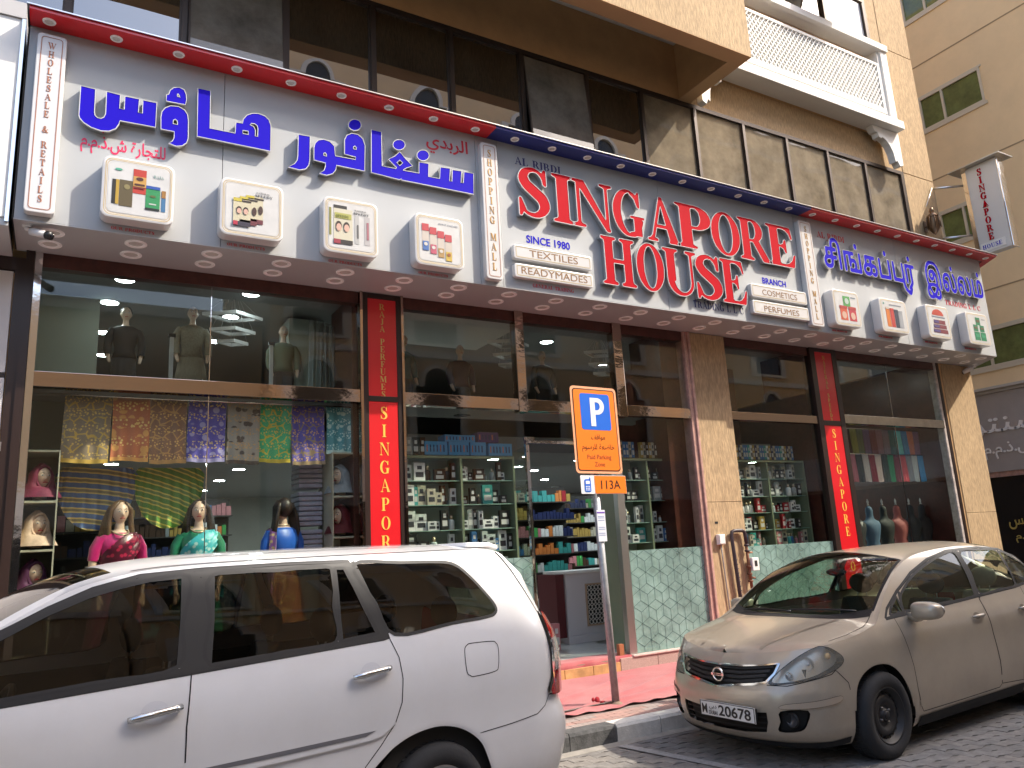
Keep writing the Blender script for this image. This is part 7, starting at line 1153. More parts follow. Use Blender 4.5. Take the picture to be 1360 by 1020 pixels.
side_serif('letter', 'SINGAPORE', -.035, .78, .135, .172, m_lred)
p = B('name_plate', m_white, t, -.113, -.1005, -.28, .20, -.93, -.76, .006)
xh = .16
for i, c in enumerate('HOUSE'):
    mb = MB(); w_ = GLY[c][0]/200*.085; glyph_mb(mb, GLY[c][1], 0, 0, .085, .085, -.004, 0); o = link('letter', mb.mesh('letter', m_lblue), t); o.rotation_euler = (0, 0, math.radians(-90)); o.location = (-.1135, xh, -.89); xh -= w_+.012
MB().tube([(-.05, .30, .58), (-.5, .68, .60)], .022, 8).build('bracket', m_alu, t); MB().tube([(-.05, .30, -.5), (-.5, .68, -.5)], .022, 8).build('bracket', m_alu, t); MB().tube([(-.62, .66, .58), (-.95, .66, .1)], .01, 6).build('stay', m_alu, t)
# ================================================================ neighbour on the left
t = thing('neighbour_shop', 'white fascia and pale panelled front of the next shop at the left edge', 'shop front', (-3, 0, 0)); iv = Matrix.Translation(Vector((3, 0, 0)))
def tp(o): o.parent = t; o.matrix_parent_inverse = iv; return o
tp(B('fascia', m_white, None, -8, -.56, -.80, -.02, 4.70, 6.62, .004)); tp(B('fascia_edge', m_chrome, None, -.559, -.53, -.815, -.02, 4.66, 6.62)); tp(B('fascia_top', mat('grey_cap', (.42, .41, .41), .5), None, -8, -.53, -.82, -.02, 6.622, 6.78))
tp(B('soffit', m_soff, None, -8, -.53, -.79, -.02, 4.63, 4.698))
q = serif_text('lettering', 'S', -1.085, 5.98, .52, -.822, -.803, mat('dark_navy_letters', (.01, .012, .03), .3), None, width=.36); tp(q)
tp(B('frame', m_brown, None, -8, -.42, -.03, .05, 4.50, 4.63)); tp(B('frame', m_brown, None, -.50, -.421, -.031, .06, .0, 4.499)); m_pan = mat('pale_pink_panel', (.62, .58, .56), .3, var=.04, vs=1.5)
for a, b in ((3.52, 4.49), (1.8, 3.47), (.15, 1.75)): tp(B('panel', m_pan, None, -2.2, -.51, -.02, .04, a, b, .003))
for z in (3.495, 1.775): tp(B('frame_rail', m_brown, None, -8, -.51, -.022, .05, z-.02, z+.02))
tp(B('wall', m_pan, None, -8, -2.21, .0, .3, .15, 4.49)); tp(MB().lathe([(.0005, 0), (.045, .0), (.055, .02), (.055, .05), (.0005, .05)], 14, 'y', (-.62, -.07, 3.2)).build('lock', m_alu, None))
for z in (1.9, 2.8): tp(B('hinge', m_alu, None, -.53, -.49, -.05, -.0325, z, z+.08))
# ================================================================ yellow building closing the street on the right
XB = 20.5
t = thing('yellow_building', 'plain yellow ochre building with green glazed windows closing the view on the right', 'building', (XB, 6, 0)); iv = Matrix.Translation(Vector((-XB, -6, 0)))
wy = (-1.0+.0, 20)
stor = [(2.95, None), (5.60, 6.60), (9.14, 10.09), (12.60, 13.60), (16.05, 17.0), (19.5, 20.5)]
wins = [(1.10, 2.82), (4.2, 5.9), (7.3, 9.0), (10.5, 12.2)]
# wall pieces between windows
zb = 5.09
for i, (s0, s1) in enumerate(stor[1:]):
    tp(B('wall', m_yel, None, XB, XB+.25, -3.35, 16, zb, s0-.001))
    ys = [-3.35]+[v for w_ in wins for v in w_]+[16]
    for a, b in zip(ys[::2], ys[1::2]): tp(B('wall', m_yel, None, XB, XB+.25, a, b, s0, s1))
    zb = s1+.001
    for a, b in wins:
        f = tp(B('window', mat('cream_window_frame', (.60, .52, .38), .5), None, XB-.03, XB+.06, a, a+.06, s0, s1)); 
        def fpw(name, m, *c): o = B(name, m, None, *c); o.parent = f; o.matrix_parent_inverse = f.matrix_world.inverted(); return o
        for c in ((b-.06, b, s0, s1), ((a+b)/2-.03+.2, (a+b)/2+.03+.2, s0+.06, s1-.06), (a+.061, b-.061, s0, s0+.06), (a+.061, b-.061, s1-.06, s1), (a-.05, b+.05, s0-.09, s0-.002), (a-.05, b+.05, s1+.001, s1+.05)): o = B('frame', MATS['cream_window_frame'], None, XB-.028, XB+.055, *c[:4]); o.parent = f
        o = B('pane', glassmat('green_window_glass', (.10, .14, .08), .8, 2.0, dust=.42, dustcol=(.30, .36, .12), wob=.2), None, XB+.02, XB+.028, a+.06, b-.06, s0+.06, s1-.06); o.parent = f
        o = B('blind', mat('window_blind', (.10, .10, .07), .9), None, XB+.12, XB+.13, a+.06+(b-a)*.45, b-.06, s0+.06, s0+.6); o.parent = f
tp(B('room_dark', m_dark, None, XB+.3, XB+.35, -3.3, 16, 5.2, 23))
tp(B('wall', m_yel, None, XB, XB+.25, -3.35, 16, zb, 23)); tp(B('roof', m_yel, None, XB+.001, XB+10, -3.349, 15.9, 22.9, 23.2)); tp(B('side_wall', m_yel, None, XB+.251, XB+10, -3.35, -3.1, 0, 22.89))
for z in (7.61, 11.10, 14.60, 18.1): tp(B('band_joint', mat('dark_band_joint', (.36, .25, .14), .9), None, XB-.006, XB-.001, -3.35, 16, z-.018, z+.018))  # joint strips in a darker tan than the wall
tp(B('cornice', mat('grey_ledge', (.50, .45, .38), .7), None, XB-.22, XB-.002, -3.35, 16, 5.02, 5.088)); tp(B('cornice', MATS['grey_ledge'], None, XB-.14, XB-.002, -3.35, 16, 4.94, 5.018))
# its ground floor shop with grey fascia
t = thing('corner_shop', 'dark shop front with a grey Arabic fascia sign at the foot of the yellow building', 'shop front', (XB, 4, 0)); iv = Matrix.Translation(Vector((-XB, -4, 0)))
tp(B('fascia', mat('taupe_fascia', (.38, .34, .31), .5, var=.05, vs=3), None, XB-.10, XB+.2, -3.35, 16, 2.95, 4.935)); tp(B('lintel', m_pink, None, XB-.06, XB+.2, -3.35, 16, 2.82, 2.949))
tp(B('shutter', mat('black_shopfront', (.012, .011, .012), .25), None, XB-.02, XB+.2, -3.35, 16, 0, 2.819))
def side_text(s, y0, z, h, wd, m, x, par_, ext=.02, bold=.02, serif=False):
    me, v = font_mesh(s, h/.7, ext, bold); x0, x1 = v[:, 0].min(), v[:, 0].max(); k = wd/(x1-x0)
    for p in me.vertices: a, b, c = p.co; p.co = (x-c, y0-(a-x0)*k, z+b)
    me.materials.clear(); me.materials.append(m); o = link('lettering', me); return tp(o)
mls = mat('pale_metal_letters', (.85, .82, .78), .5)
side_text(arabic('سنتر'), 2.95, 3.95, .50, 1.75, mls, XB-.11, None, .012, .004); side_text(arabic('ش.ذ.م.م'), 2.72, 3.42, .26, 1.25, mls, XB-.11, None, .01, .004)
side_text(arabic('بيس'), 2.48, 1.62, .30, .55, mgo, XB-.04, None, .004, .004); side_text(arabic('م.م'), 2.38, 1.28, .16, .35, mgo, XB-.04, None, .004, .002)
# ================================================================ building across the street (seen in reflections)
OYB = -14.0; OH = 20.3
t = thing('opposite_building', 'tall tan building across the street with white framed trefoil windows, seen in the reflections', 'building', (4, OYB, 0)); iv = Matrix.Translation(Vector((-4, -OYB, 0)))
m_op = mat('opposite_tan', (.80, .60, .38), .9, var=.06, vs=.7)
tp(B('wall', m_op, None, 5, 45, OYB-8, OYB, 4.3, OH)); tp(B('ground_floor', mat('opposite_shopfront', (.12, .11, .10), .4), None, 5.05, 44.9, OYB-7.9, OYB-.4, 0, 4.3)); tp(B('fascia', mat('opposite_fascia', (.45, .45, .46), .5), None, 5.05, 44.9, OYB-.399, OYB+.35, 3.2, 4.6))
for z in (8.0, 11.3, 14.65, 19.0): tp(B('string_course', m_white, None, 5, 45, OYB+.001, OYB+.12, z-.1, z+.1))
oc = [(-.75, 0), (-.75, 1.55), (-.45, 1.55)]+[(.45*math.cos(a), 1.62+.45*math.sin(a)) for a in [math.pi-math.pi*k/10 for k in range(11)]]+[(.45, 1.55), (.75, 1.55), (.75, 0)]
ic = [(a*.76, b*.92+.08) for a, b in oc]
me_f = MB().prism([oc[::-1], ic], .0, .12).mesh('window', [m_white]); me_p = MB().prism([ic[::-1]], .0, .03).mesh('pane', [mat('opposite_glass', (.02, .02, .022), .1)])
for zi, z in enumerate((4.9, 8.3, 11.6, 15.0)):
    for k in range(10):
        x = 6.4+k*3.9
        f = link('window', me_f); f.location = (x, OYB+.0+.001, z); f.scale = (1.35, 1, 1.35); tp(f); p_ = link('pane', me_p, f); p_.location = (0, .0, 0)

t = thing('added_annex', 'low cream annex beside the yellow building, added out of view to fill the right panes with reflections', 'building', (XB+2, -9, 0)); iv = Matrix.Translation(Vector((-XB-2, 9, 0)))  # annex added out of view so the right panes reflect wall, not sky
tp(B('wall', mat('annex_cream', (.62, .50, .34), .9, var=.06, vs=1), None, XB+.5, XB+8, -14.2, -3.4, .02, 6.2)); tp(B('shopfront', m_dark, None, XB+.44, XB+.499, -13.5, -4.2, .02, 2.9)); tp(B('fascia', m_white, None, XB+.3, XB+.499, -13.8, -3.8, 3.0, 4.0))

t = thing('unseen_low_building', 'unseen low cream building across the street, height set for sky light and reflections', 'building', (-12, -14.5, 0)); iv = Matrix.Translation(Vector((12, 14.5, 0)))  # unseen; kept low to let sky light in, tall enough for pane reflections
tp(B('wall', MATS['annex_cream'], None, -30, 4.9, -20, -14.5, .02, 8.6)); tp(B('parapet', m_white, None, -30.1, 4.95, -14.6, -14.4, 8.6, 8.9)); tp(B('shopfront', m_dark, None, -28, 3.5, -14.49, -14.42, .02, 2.8)); tp(B('fascia', m_white, None, -28.2, 3.7, -14.49, -14.2, 2.85, 3.8))
SED_POS = (4.56, -3.37); INN_POS = (-1.809, -3.673); INN_ANG = 9
def crv(P,n=16):
    P=np.array(P,float);Q=np.vstack([2*P[0]-P[1],P,2*P[-1]-P[-2]]);o=[]
    for i in range(len(P)-1):
        a,b,c,d=Q[i:i+4]
        for k in range(n):
            t=k/n;o.append(.5*((2*b)+(-a+c)*t+(2*a-5*b+4*c-d)*t*t+(-a+3*b-3*c+d)*t**3))
    o.append(P[-1]);return np.array(o)
class Skin:
    # half outline (u,y) from front centre to rear centre, inset profiles {z:d}
    def __init__(s,plan,front,side,rear,top,crown,fb=.55,rb=.5):
        o=crv([(-plan[1][0]+2*plan[0][0],-plan[1][1])]+list(plan)+[(plan[-2][0],-plan[-2][1])],24)
        i0=24;i1=len(o)-24
        o=o[i0-0:i1]
        s.o=o;d=np.hypot(*np.diff(o,axis=0).T);s.s=np.concatenate([[0],np.cumsum(d)]);s.S=s.s[-1]
        t=np.gradient(o,axis=0);t/=np.hypot(*t.T)[:,None];s.n=np.stack([-t[:,1],t[:,0]],1) # for path front->side(+y): outward = (-ty, tx)
        s.L=plan[-1][0];s.fb=fb;s.rb=rb
        s.pf,s.ps,s.pr=[crv(sorted(k.items()),10) for k in (front,side,rear)]
        s.top=crv(top,8);s.cr=crv(crown,8)
    def ins(s,S,z):
        a=np.abs(S); u=np.interp(a,s.s,s.o[:,0])
        nx=np.interp(a,s.s,s.n[:,0])
        f=np.clip(-nx,0,1)**1.0;r=np.clip(nx,0,1)
        df=np.interp(z,*s.pf.T);ds=np.interp(z,*s.ps.T);dr=np.interp(z,*s.pr.T)
        return df*f+dr*r+ds*(1-f-r)
    def P(s,S,z,off=0):
        S=np.asarray(S,float);z=np.asarray(z,float);a=np.abs(S);sg=np.where(S<0,-1,1)
        x=np.interp(a,s.s,s.o[:,0]);y=np.interp(a,s.s,s.o[:,1]);nx=np.interp(a,s.s,s.n[:,0]);ny=np.interp(a,s.s,s.n[:,1])
        l=np.hypot(nx,ny);nx=nx/l;ny=ny/l
        d=s.ins(S,z)-off
        return np.stack([x-nx*d,sg*np.maximum(y-ny*d,0),z+0*x],-1)
    def Zs(s,u): return np.interp(u,*s.top.T)
    def su(s,u):  # s for side position u
        k=s.o[:,1]>.5*s.o[:,1].max()
        return np.interp(u,s.o[k,0],s.s[k])
    def sy(s,y):
        k=s.o[:,0]<.3*s.L
        return np.interp(y,s.o[k,1],s.s[k])
    def ztop(s,S):  # ring upper boundary
        z=np.full(np.shape(S),.9)
        for i in range(40): z=z*.5+.5*s.Zs(s.P(S,z)[...,0])
        return z
    def bound(s,n=260):
        S=np.linspace(0,s.S,n);z=s.ztop(S);p=s.P(S,z);return S,z,p
    def topz(s,u,y):
        if not hasattr(s,'hb'):
            _,_,p=s.bound(400);o=np.argsort(p[:,0]);s.hb=(p[o,0],np.maximum(p[o,1],.02))
        hw=np.interp(u,*s.hb);q=np.clip(1-(np.abs(y)/hw)**2,0,1)
        return s.Zs(u)+np.interp(u,*s.cr.T)*q
    def N(s,S,z):
        e=.004;a=s.P(S+e,z)-s.P(S-e,z);b=s.P(S,z+e)-s.P(S,z-e);n=np.cross(a,b);n/=np.linalg.norm(n,axis=-1)[...,None]+1e-12
        # outward check with plan normal
        c=s.P(S,z);out=c-np.array([s.L/2,0,.8]);sgn=np.where((n*out*[.3,1,0]).sum(-1)<0,-1,1)
        return n*sgn[...,None]
SED=dict(plan=[(0,0),(.018,.22),(.075,.46),(.17,.63),(.33,.755),(.55,.815),(.84,.843),(1.3,.848),(2.2,.848),(3.0,.846),(3.8,.835),(4.25,.79),(4.5,.63),(4.6,.35),(4.63,0)],
 front={.12:.2,.18:.09,.24:.035,.32:.01,.45:0,.55:.01,.61:.035,.66:.055,.75:.1,.82:.165,.9:.27,1.0:.45,1.3:1.0,1.6:1.4},
 side={.12:.09,.2:.045,.26:.02,.33:.012,.45:.0,.6:-.004,.75:.0,.86:.015,.95:.045,1.02:.075,1.1:.105,1.25:.165,1.4:.24,1.48:.29,1.55:.36,1.65:.5},
 rear={.15:.12,.3:.02,.5:0,.7:.02,.9:.06,1.0:.1,1.2:.7,1.6:1.4},
 top=[(-.1,.74),(.1,.785),(.18,.81),(.3,.84),(.5,.875),(.75,.915),(.95,.955),(1.04,.985),(1.15,1.055),(1.35,1.19),(1.6,1.325),(1.85,1.41),(2.1,1.46),(2.5,1.49),(2.9,1.50),(3.2,1.49),(3.5,1.465),(3.75,1.41),(3.95,1.31),(4.12,1.19),(4.25,1.11),(4.4,1.08),(4.6,1.0)],
 crown=[(0,.02),(.3,.05),(.7,.075),(.95,.07),(1.1,.09),(1.4,.13),(1.7,.125),(2.1,.065),(2.6,.05),(3.1,.055),(3.5,.08),(3.8,.10),(4.1,.09),(4.3,.04),(4.63,.02)])
INN=dict(plan=[(0,0),(.02,.25),(.1,.5),(.25,.7),(.5,.8),(.9,.845),(1.5,.855),(2.6,.855),(3.6,.855),(4.1,.85),(4.40,.832),(4.59,.768),(4.73,.62),(4.785,.35),(4.795,0)],
 front={.15:.2,.3:.04,.45:0,.6:.03,.8:.14,.95:.3,1.1:.6,1.8:1.5},
 side={.2:.1,.3:.03,.42:.0,.6:-.005,.8:-.002,.95:.0,1.08:.015,1.2:.042,1.28:.065,1.45:.115,1.6:.165,1.68:.2,1.73:.25,1.8:.34},
 rear={.2:.1,.35:.02,.5:-.03,.62:-.04,.70:-.01,.76:.01,1.0:.01,1.15:.04,1.28:.11,1.45:.20,1.6:.28,1.7:.36,1.8:.45},
 top=[(-.1,.85),(.2,.93),(.6,1.0),(.9,1.06),(1.1,1.19),(1.3,1.34),(1.53,1.495),(1.74,1.605),(1.88,1.655),(2.1,1.695),(2.4,1.71),(2.9,1.715),(3.4,1.715),(4.1,1.71),(4.27,1.69),(4.35,1.62),(4.5,1.5),(4.8,1.3)],
 crown=[(0,.03),(.5,.06),(.9,.08),(1.2,.07),(1.8,.05),(2.4,.06),(3.2,.06),(4.0,.055),(4.3,.05),(4.6,.02)])
# ================================================================ cars
def resample(P, step, closed=True):
    P = [tuple(p) for p in P]; out = []; n = len(P)
    for i in range(n if closed else n-1):
        a, b = P[i], P[(i+1) % n]; L = math.hypot(b[0]-a[0], b[1]-a[1]); k = max(1, int(round(L/step)))
        for j in range(k): out.append((a[0]+(b[0]-a[0])*j/k, a[1]+(b[1]-a[1])*j/k))
    if not closed: out.append(P[-1])
    return out
def smooth_loop(P, n=5):
    m = len(P); o = []
    for i in range(m):
        a, b, c, d = [np.array(P[(i+k) % m], float) for k in (-1, 0, 1, 2)]
        for j in range(n):
            t = j/n; o.append(tuple(.5*((2*b)+(-a+c)*t+(2*a-5*b+4*c-d)*t*t+(-a+3*b-3*c+d)*t**3)))
    return o
def smooth_path(P, n=6): return [tuple(q) for q in crv(P, n)]
def pip(X, Y, poly):
    ins = np.zeros(X.shape, bool); n = len(poly)
    for i in range(n):
        (x0, y0), (x1, y1) = poly[i], poly[(i+1) % n]
        if y0 == y1: continue
        ins ^= ((Y > min(y0, y1)) & (Y <= max(y0, y1))) & (X < (x1-x0)*(Y-y0)/(y1-y0)+x0)
    return ins
def cdt(loops, step):
    """loops: list of closed outlines kept as edges. returns points, tris"""
    V = []; E = []
    for l in loops:
        l = resample(l, step*.8); b = len(V); V += l; E += [(b+i, b+(i+1) % len(l)) for i in range(len(l))]
    A = np.array(V); x0, y0 = A.min(0); x1, y1 = A.max(0)
    gx, gy = np.meshgrid(np.arange(x0+step/2, x1, step), np.arange(y0+step/2, y1, step)); gx[::2] += step/2; g = np.stack([gx.ravel(), gy.ravel()], 1)
    g = g[pip(g[:, 0], g[:, 1], resample(loops[0], step*.8))]
    keep = np.ones(len(g), bool)
    for i in range(0, len(g), 500):
        d = np.hypot(g[i:i+500, None, 0]-A[None, :, 0], g[i:i+500, None, 1]-A[None, :, 1]).min(1); keep[i:i+500] = d > step*.45
    V += [tuple(p) for p in g[keep]]
    r = delaunay_2d_cdt([Vector(v) for v in V], E, [], 0, 1e-5)
    return np.array([v[:] for v in r[0]]), np.array([f[:] for f in r[2]])
class Car:
    def __init__(s, sk, root): s.sk = sk; s.root = root
    def ring(s, S, z, off=0):
        p = s.sk.P(S, z, off); return np.stack([p[..., 0], -p[..., 1], p[..., 2]], -1)     # near side = -y
    def put(s, name, V3, F, N3, m, parent=None, mirror=False, both=False, label=None, flip=False):
        me = bpy.data.meshes.new(name); V3 = np.array(V3); N3 = np.array(N3); F = [tuple(f) for f in F]
        if mirror or both:
            Vm = V3*[1, -1, 1]; Nm = N3*[1, -1, 1]; Fm = [tuple(f)[::-1] for f in F]
            if both: n = len(V3); V3 = np.vstack([V3, Vm]); N3 = np.vstack([N3, Nm]); F = F+[tuple(i+n for i in f) for f in Fm]
            else: V3, N3, F = Vm, Nm, Fm
        me.from_pydata(V3.tolist(), [], F); me.materials.append(m); me.polygons.foreach_set('use_smooth', [True]*len(F)); me.update()
        try: me.normals_split_custom_set_from_vertices(N3.tolist())
        except Exception as e: print('normals', e)
        o = link(name, me, parent or s.root); 
        if label: o['label'] = label
        return o
    def rN(s, S, z): n = s.sk.N(S, z); return np.stack([n[..., 0], -n[..., 1], n[..., 2]], -1)
    def orient(s, V3, F, N3):
        out = []
        for f in F:
            a, b, c = V3[f[0]], V3[f[1]], V3[f[2]]; n = np.cross(b-a, c-a)
            if np.linalg.norm(n) < 1e-12: continue
            out.append(tuple(f) if np.dot(n, N3[f[0]]+N3[f[1]]+N3[f[2]]) > 0 else tuple(f)[::-1])
        return out
    def side(s, parts, zlow, holes, step=.045):
        """cut the body ring into parts. parts: [(name, poly|None, material, mode)] mode 'join' both halves in one mesh, 'pair' separate objects"""
        S = np.linspace(0, s.sk.S, 220); zt = s.sk.ztop(S)
        outer = [(float(a), float(zlow(a))) for a in S]+[(float(a), float(b)) for a, b in zip(S[::-1], zt[::-1])]
        loops = [outer]+holes+[p[1] for p in parts if p[1]]
        V, T = cdt(loops, step); c = V[T].mean(1); ok = pip(c[:, 0], c[:, 1], outer)
        for h in holes: ok &= ~pip(c[:, 0], c[:, 1], h)
        T = T[ok]; c = c[ok]; S_, Z_ = V[:, 0], V[:, 1]; P3 = s.ring(S_, Z_); N3 = s.rN(S_, Z_); used = np.zeros(len(T), bool); res = {}
        for name, poly, m, mode in parts:
            k = (~used) if poly is None else (pip(c[:, 0], c[:, 1], poly) & ~used); used |= k; t = T[k]
            if not len(t): continue
            ids, inv = np.unique(t, return_inverse=True); f = inv.reshape(-1, 3); F = s.orient(P3[ids], f, N3[ids])
            if mode == 'join': res[name] = [s.put(name, P3[ids], F, N3[ids], m, both=True)]
            else: res[name] = [s.put(name, P3[ids], F, N3[ids], m), s.put(name, P3[ids], F, N3[ids], m, mirror=True)]
        return res
    def patch(s, name, poly, m, off=.003, step=.04, parent=None, pair=True, parents=None, both=False, flat=False):
        V, T = cdt([poly], step); c = V[T].mean(1); T = T[pip(c[:, 0], c[:, 1], poly)]; P3 = s.ring(V[:, 0], V[:, 1], off); N3 = s.rN(V[:, 0], V[:, 1]); F = s.orient(P3, T, N3)
        if both: return [s.put(name, P3, F, N3, m, parent, both=True)]
        a = [s.put(name, P3, F, N3, m, parents[0] if parents else parent)]
        if pair: a.append(s.put(name, P3, F, N3, m, parents[1] if parents else parent, mirror=True))
        return a
    def line(s, name, pts, m, w=.006, off=.0015, pair=True, both=False, depth=0, parents=None, closed=False):
        pts = resample(pts, .03, closed); n = len(pts); P = np.array(pts+([pts[0]] if closed else []), float); d = np.gradient(P, axis=0); d /= np.hypot(*d.T)[:, None]+1e-9; nn = np.stack([-d[:, 1], d[:, 0]], 1)
        A = P+nn*w/2; Bq = P-nn*w/2; Q = np.vstack([A, P, Bq]); k = len(P); V3 = np.vstack([s.ring(A[:, 0], A[:, 1], off), s.ring(P[:, 0], P[:, 1], off+depth), s.ring(Bq[:, 0], Bq[:, 1], off)]); N3 = s.rN(Q[:, 0], Q[:, 1])
        F = [(i, i+1, k+i+1, k+i) for i in range(k-1)]+[(k+i, k+i+1, 2*k+i+1, 2*k+i) for i in range(k-1)]
        F = [tuple(f) for f in F]; F2 = []
        for f in F:
            a, b, c = V3[f[0]], V3[f[1]], V3[f[2]]; nrm = np.cross(b-a, c-a); F2.append(f if np.dot(nrm, N3[f[0]]) > 0 else f[::-1])
        if both: return [s.put(name, V3, F2, N3, m, both=True)]
        o = [s.put(name, V3, F2, N3, m, parents[0] if parents else None)]
        if pair: o.append(s.put(name, V3, F2, N3, m, parents[1] if parents else None, mirror=True))
        return o
    def topN(s, u, y):
        e = .004; f = s.sk.topz; dx = (f(u+e, y)-f(u-e, y))/(2*e); dy = (f(u, y+e)-f(u, y-e))/(2*e); n = np.stack([-dx, -dy, np.ones_like(dx)], -1); return n/np.linalg.norm(n, axis=-1)[:, None]
    def top(s, parts, step=.05):
        S, z, p = s.sk.bound(200); half = [(float(a), float(b)) for a, b in zip(p[:, 0], p[:, 1])]; outer = [(a, -b) for a, b in half]+[(a, b) for a, b in half[::-1][1:-1]]
        V, T = cdt([outer]+[q[1] for q in parts if q[1]], step); c = V[T].mean(1); ok = pip(c[:, 0], c[:, 1], outer); T = T[ok]; c = c[ok]
        Z = s.sk.topz(V[:, 0], np.abs(V[:, 1])); P3 = np.stack([V[:, 0], V[:, 1], Z], 1); N3 = s.topN(V[:, 0], np.abs(V[:, 1])); N3[:, 1] *= np.sign(V[:, 1]); used = np.zeros(len(T), bool); res = {}
        for name, poly, m in parts:
            k = (~used) if poly is None else (pip(c[:, 0], c[:, 1], poly) & ~used); used |= k; t = T[k]
            if not len(t) or m is None: continue
            ids, inv = np.unique(t, return_inverse=True); f = inv.reshape(-1, 3); res[name] = s.put(name, P3[ids], s.orient(P3[ids], f, N3[ids]), N3[ids], m)
        return res
    def tline(s, name, pts, m, w=.006, off=.002):
        pts = resample(pts, .03, False); P = np.array(pts); d = np.gradient(P, axis=0); d /= np.hypot(*d.T)[:, None]+1e-9; nn = np.stack([-d[:, 1], d[:, 0]], 1); A = P+nn*w/2; Bq = P-nn*w/2; Q = np.vstack([A, Bq]); k = len(P)
        Z = s.sk.topz(Q[:, 0], np.abs(Q[:, 1])); V3 = np.stack([Q[:, 0], Q[:, 1], Z+off], 1); N3 = s.topN(Q[:, 0], np.abs(Q[:, 1])); F = s.orient(V3, [(i, i+1, k+i+1) for i in range(k-1)]+[(i, k+i+1, k+i) for i in range(k-1)], N3); return s.put(name, V3, F, N3, m)
def wheel(root, u, y, r, w_, side, rimkind):
    t = bpy.data.objects.new('wheel', None); COL.objects.link(t); t.parent = root; t.location = (u, y, r); sg = side     # sg=-1 near side faces -y
    if sg > 0: t.rotation_euler = (0, 0, math.pi)
    mt = mat('tyre_rubber', (.022, .022, .023), .75, dirt=.25, bump=.2, bs=60)
    ri = r*.64
    MB().lathe([(ri*.98, -.005), (ri+.012, -.022), (r*.80, -.030), (r*.90, -.024), (r*.965, -.008), (r*.992, .012), (r, .03), (r, w_-.03), (r*.97, w_-.01), (r*.85, w_), (ri, w_-.01)], 56, 'y').build('tyre', mt, t)
    mb = MB()
    for k in range(72):
        a = 2*math.pi*k/72; c_, s_ = math.cos(a), math.sin(a); q = Vector((c_, 0, s_)); tv = Vector((-s_, 0, c_))
        for y0, y1 in ((.035, w_*.45), (w_*.55, w_-.035)):
            p = [q*(r+.0005)+tv*(-.009)+Vector((0, y0, 0)), q*(r+.0005)+tv*.007+Vector((0, y0, 0)), q*(r+.0005)+tv*(.007+.012)+Vector((0, y1, 0)), q*(r+.0005)+tv*(-.009+.012)+Vector((0, y1, 0))]; p2 = [v+q*.005 for v in p]; mb.add(p+p2, [(4, 5, 6, 7), (0, 1, 5, 4), (1, 2, 6, 5), (2, 3, 7, 6), (3, 0, 4, 7)])
    mb.build('tread', mt, t, kind='stuff')
    if rimkind == 'steel':
        ms = mat('black_steel_rim', (.035, .034, .034), .38, metal=.4, dirt=.5); 
        MB().lathe([(ri+.006, -.012), (ri+.002, -.018), (ri-.008, -.014), (ri-.014, .01), (ri-.03, .02), (ri-.035, .05)], 48, 'y').build('rim', ms, t)
        mb = MB(); mb.lathe([(ri-.034, .05), (ri-.045, .035), (ri*.72, .015), (ri*.62, .008), (ri*.5, .012), (ri*.42, .030), (ri*.36, .034), (ri*.24, .030), (ri*.22, .01), (ri*.18, .004), (.0005, .004)], 48, 'y'); mb.build('wheel_disc', ms, t)
        for k in range(20):
            a = 2*math.pi*(k+.5)/20; rr = ri*.80; c_ = Vector((rr*math.cos(a), .024, rr*math.sin(a))); rad = Vector((math.cos(a), .28, math.sin(a))).normalized(); tv = Vector((-math.sin(a), 0, math.cos(a)))
            mb = MB(); P = [c_+rad*(.020*math.cos(q))+tv*(.011*math.sin(q))+Vector((0, -.004, 0)) for q in [2*math.pi*i/10 for i in range(10)]]; mb.add(P, [tuple(range(10))]); mb.build('vent_hole', m_dark, t)
        for k in range(4):
            a = 2*math.pi*k/4+.5; MB().lathe([(.010, .035), (.010, .012), (.0005, .010)], 6, 'y', (ri*.30*math.cos(a), 0, ri*.30*math.sin(a))).build('wheel_nut', mat('worn_nut', (.16, .15, .14), .4, metal=.8), t)
        MB().lathe([(.030, .02), (.03, .0), (.024, -.004), (.0005, -.005)], 18, 'y').build('hub_cap', ms, t)
    else:
        ma = mat('alloy_silver', (.50, .51, .52), .3, metal=.9)
        MB().lathe([(ri+.008, -.012), (ri+.0, -.018), (ri-.012, -.012), (ri-.02, .02), (ri-.03, .12)], 48, 'y').build('rim', ma, t); MB().lathe([(ri-.02, .125), (.0005, .13)], 32, 'y').build('brake_drum', mat('brake_dark', (.03, .03, .03), .7), t)
        for k in range(5):
            a = 2*math.pi*k/5; tv = Vector((-math.sin(a), 0, math.cos(a))); rd = Vector((math.cos(a), 0, math.sin(a)))
            mb = MB(); mb.loft([[rd*rr+tv*(-ww)+Vector((0, yy, 0)), rd*rr+tv*ww+Vector((0, yy, 0)), rd*rr+tv*ww+Vector((0, yy+.03, 0)), rd*rr-tv*ww+Vector((0, yy+.03, 0))] for rr, ww, yy in ((.03, .03, -.004), (ri*.5, .026, .0), (ri-.012, .036, .004))]); mb.build('spoke', ma, t)
        MB().lathe([(.05, .03), (.05, -.004), (.03, -.010), (.0005, -.012)], 24, 'y').build('hub_cap', ma, t)
    return t
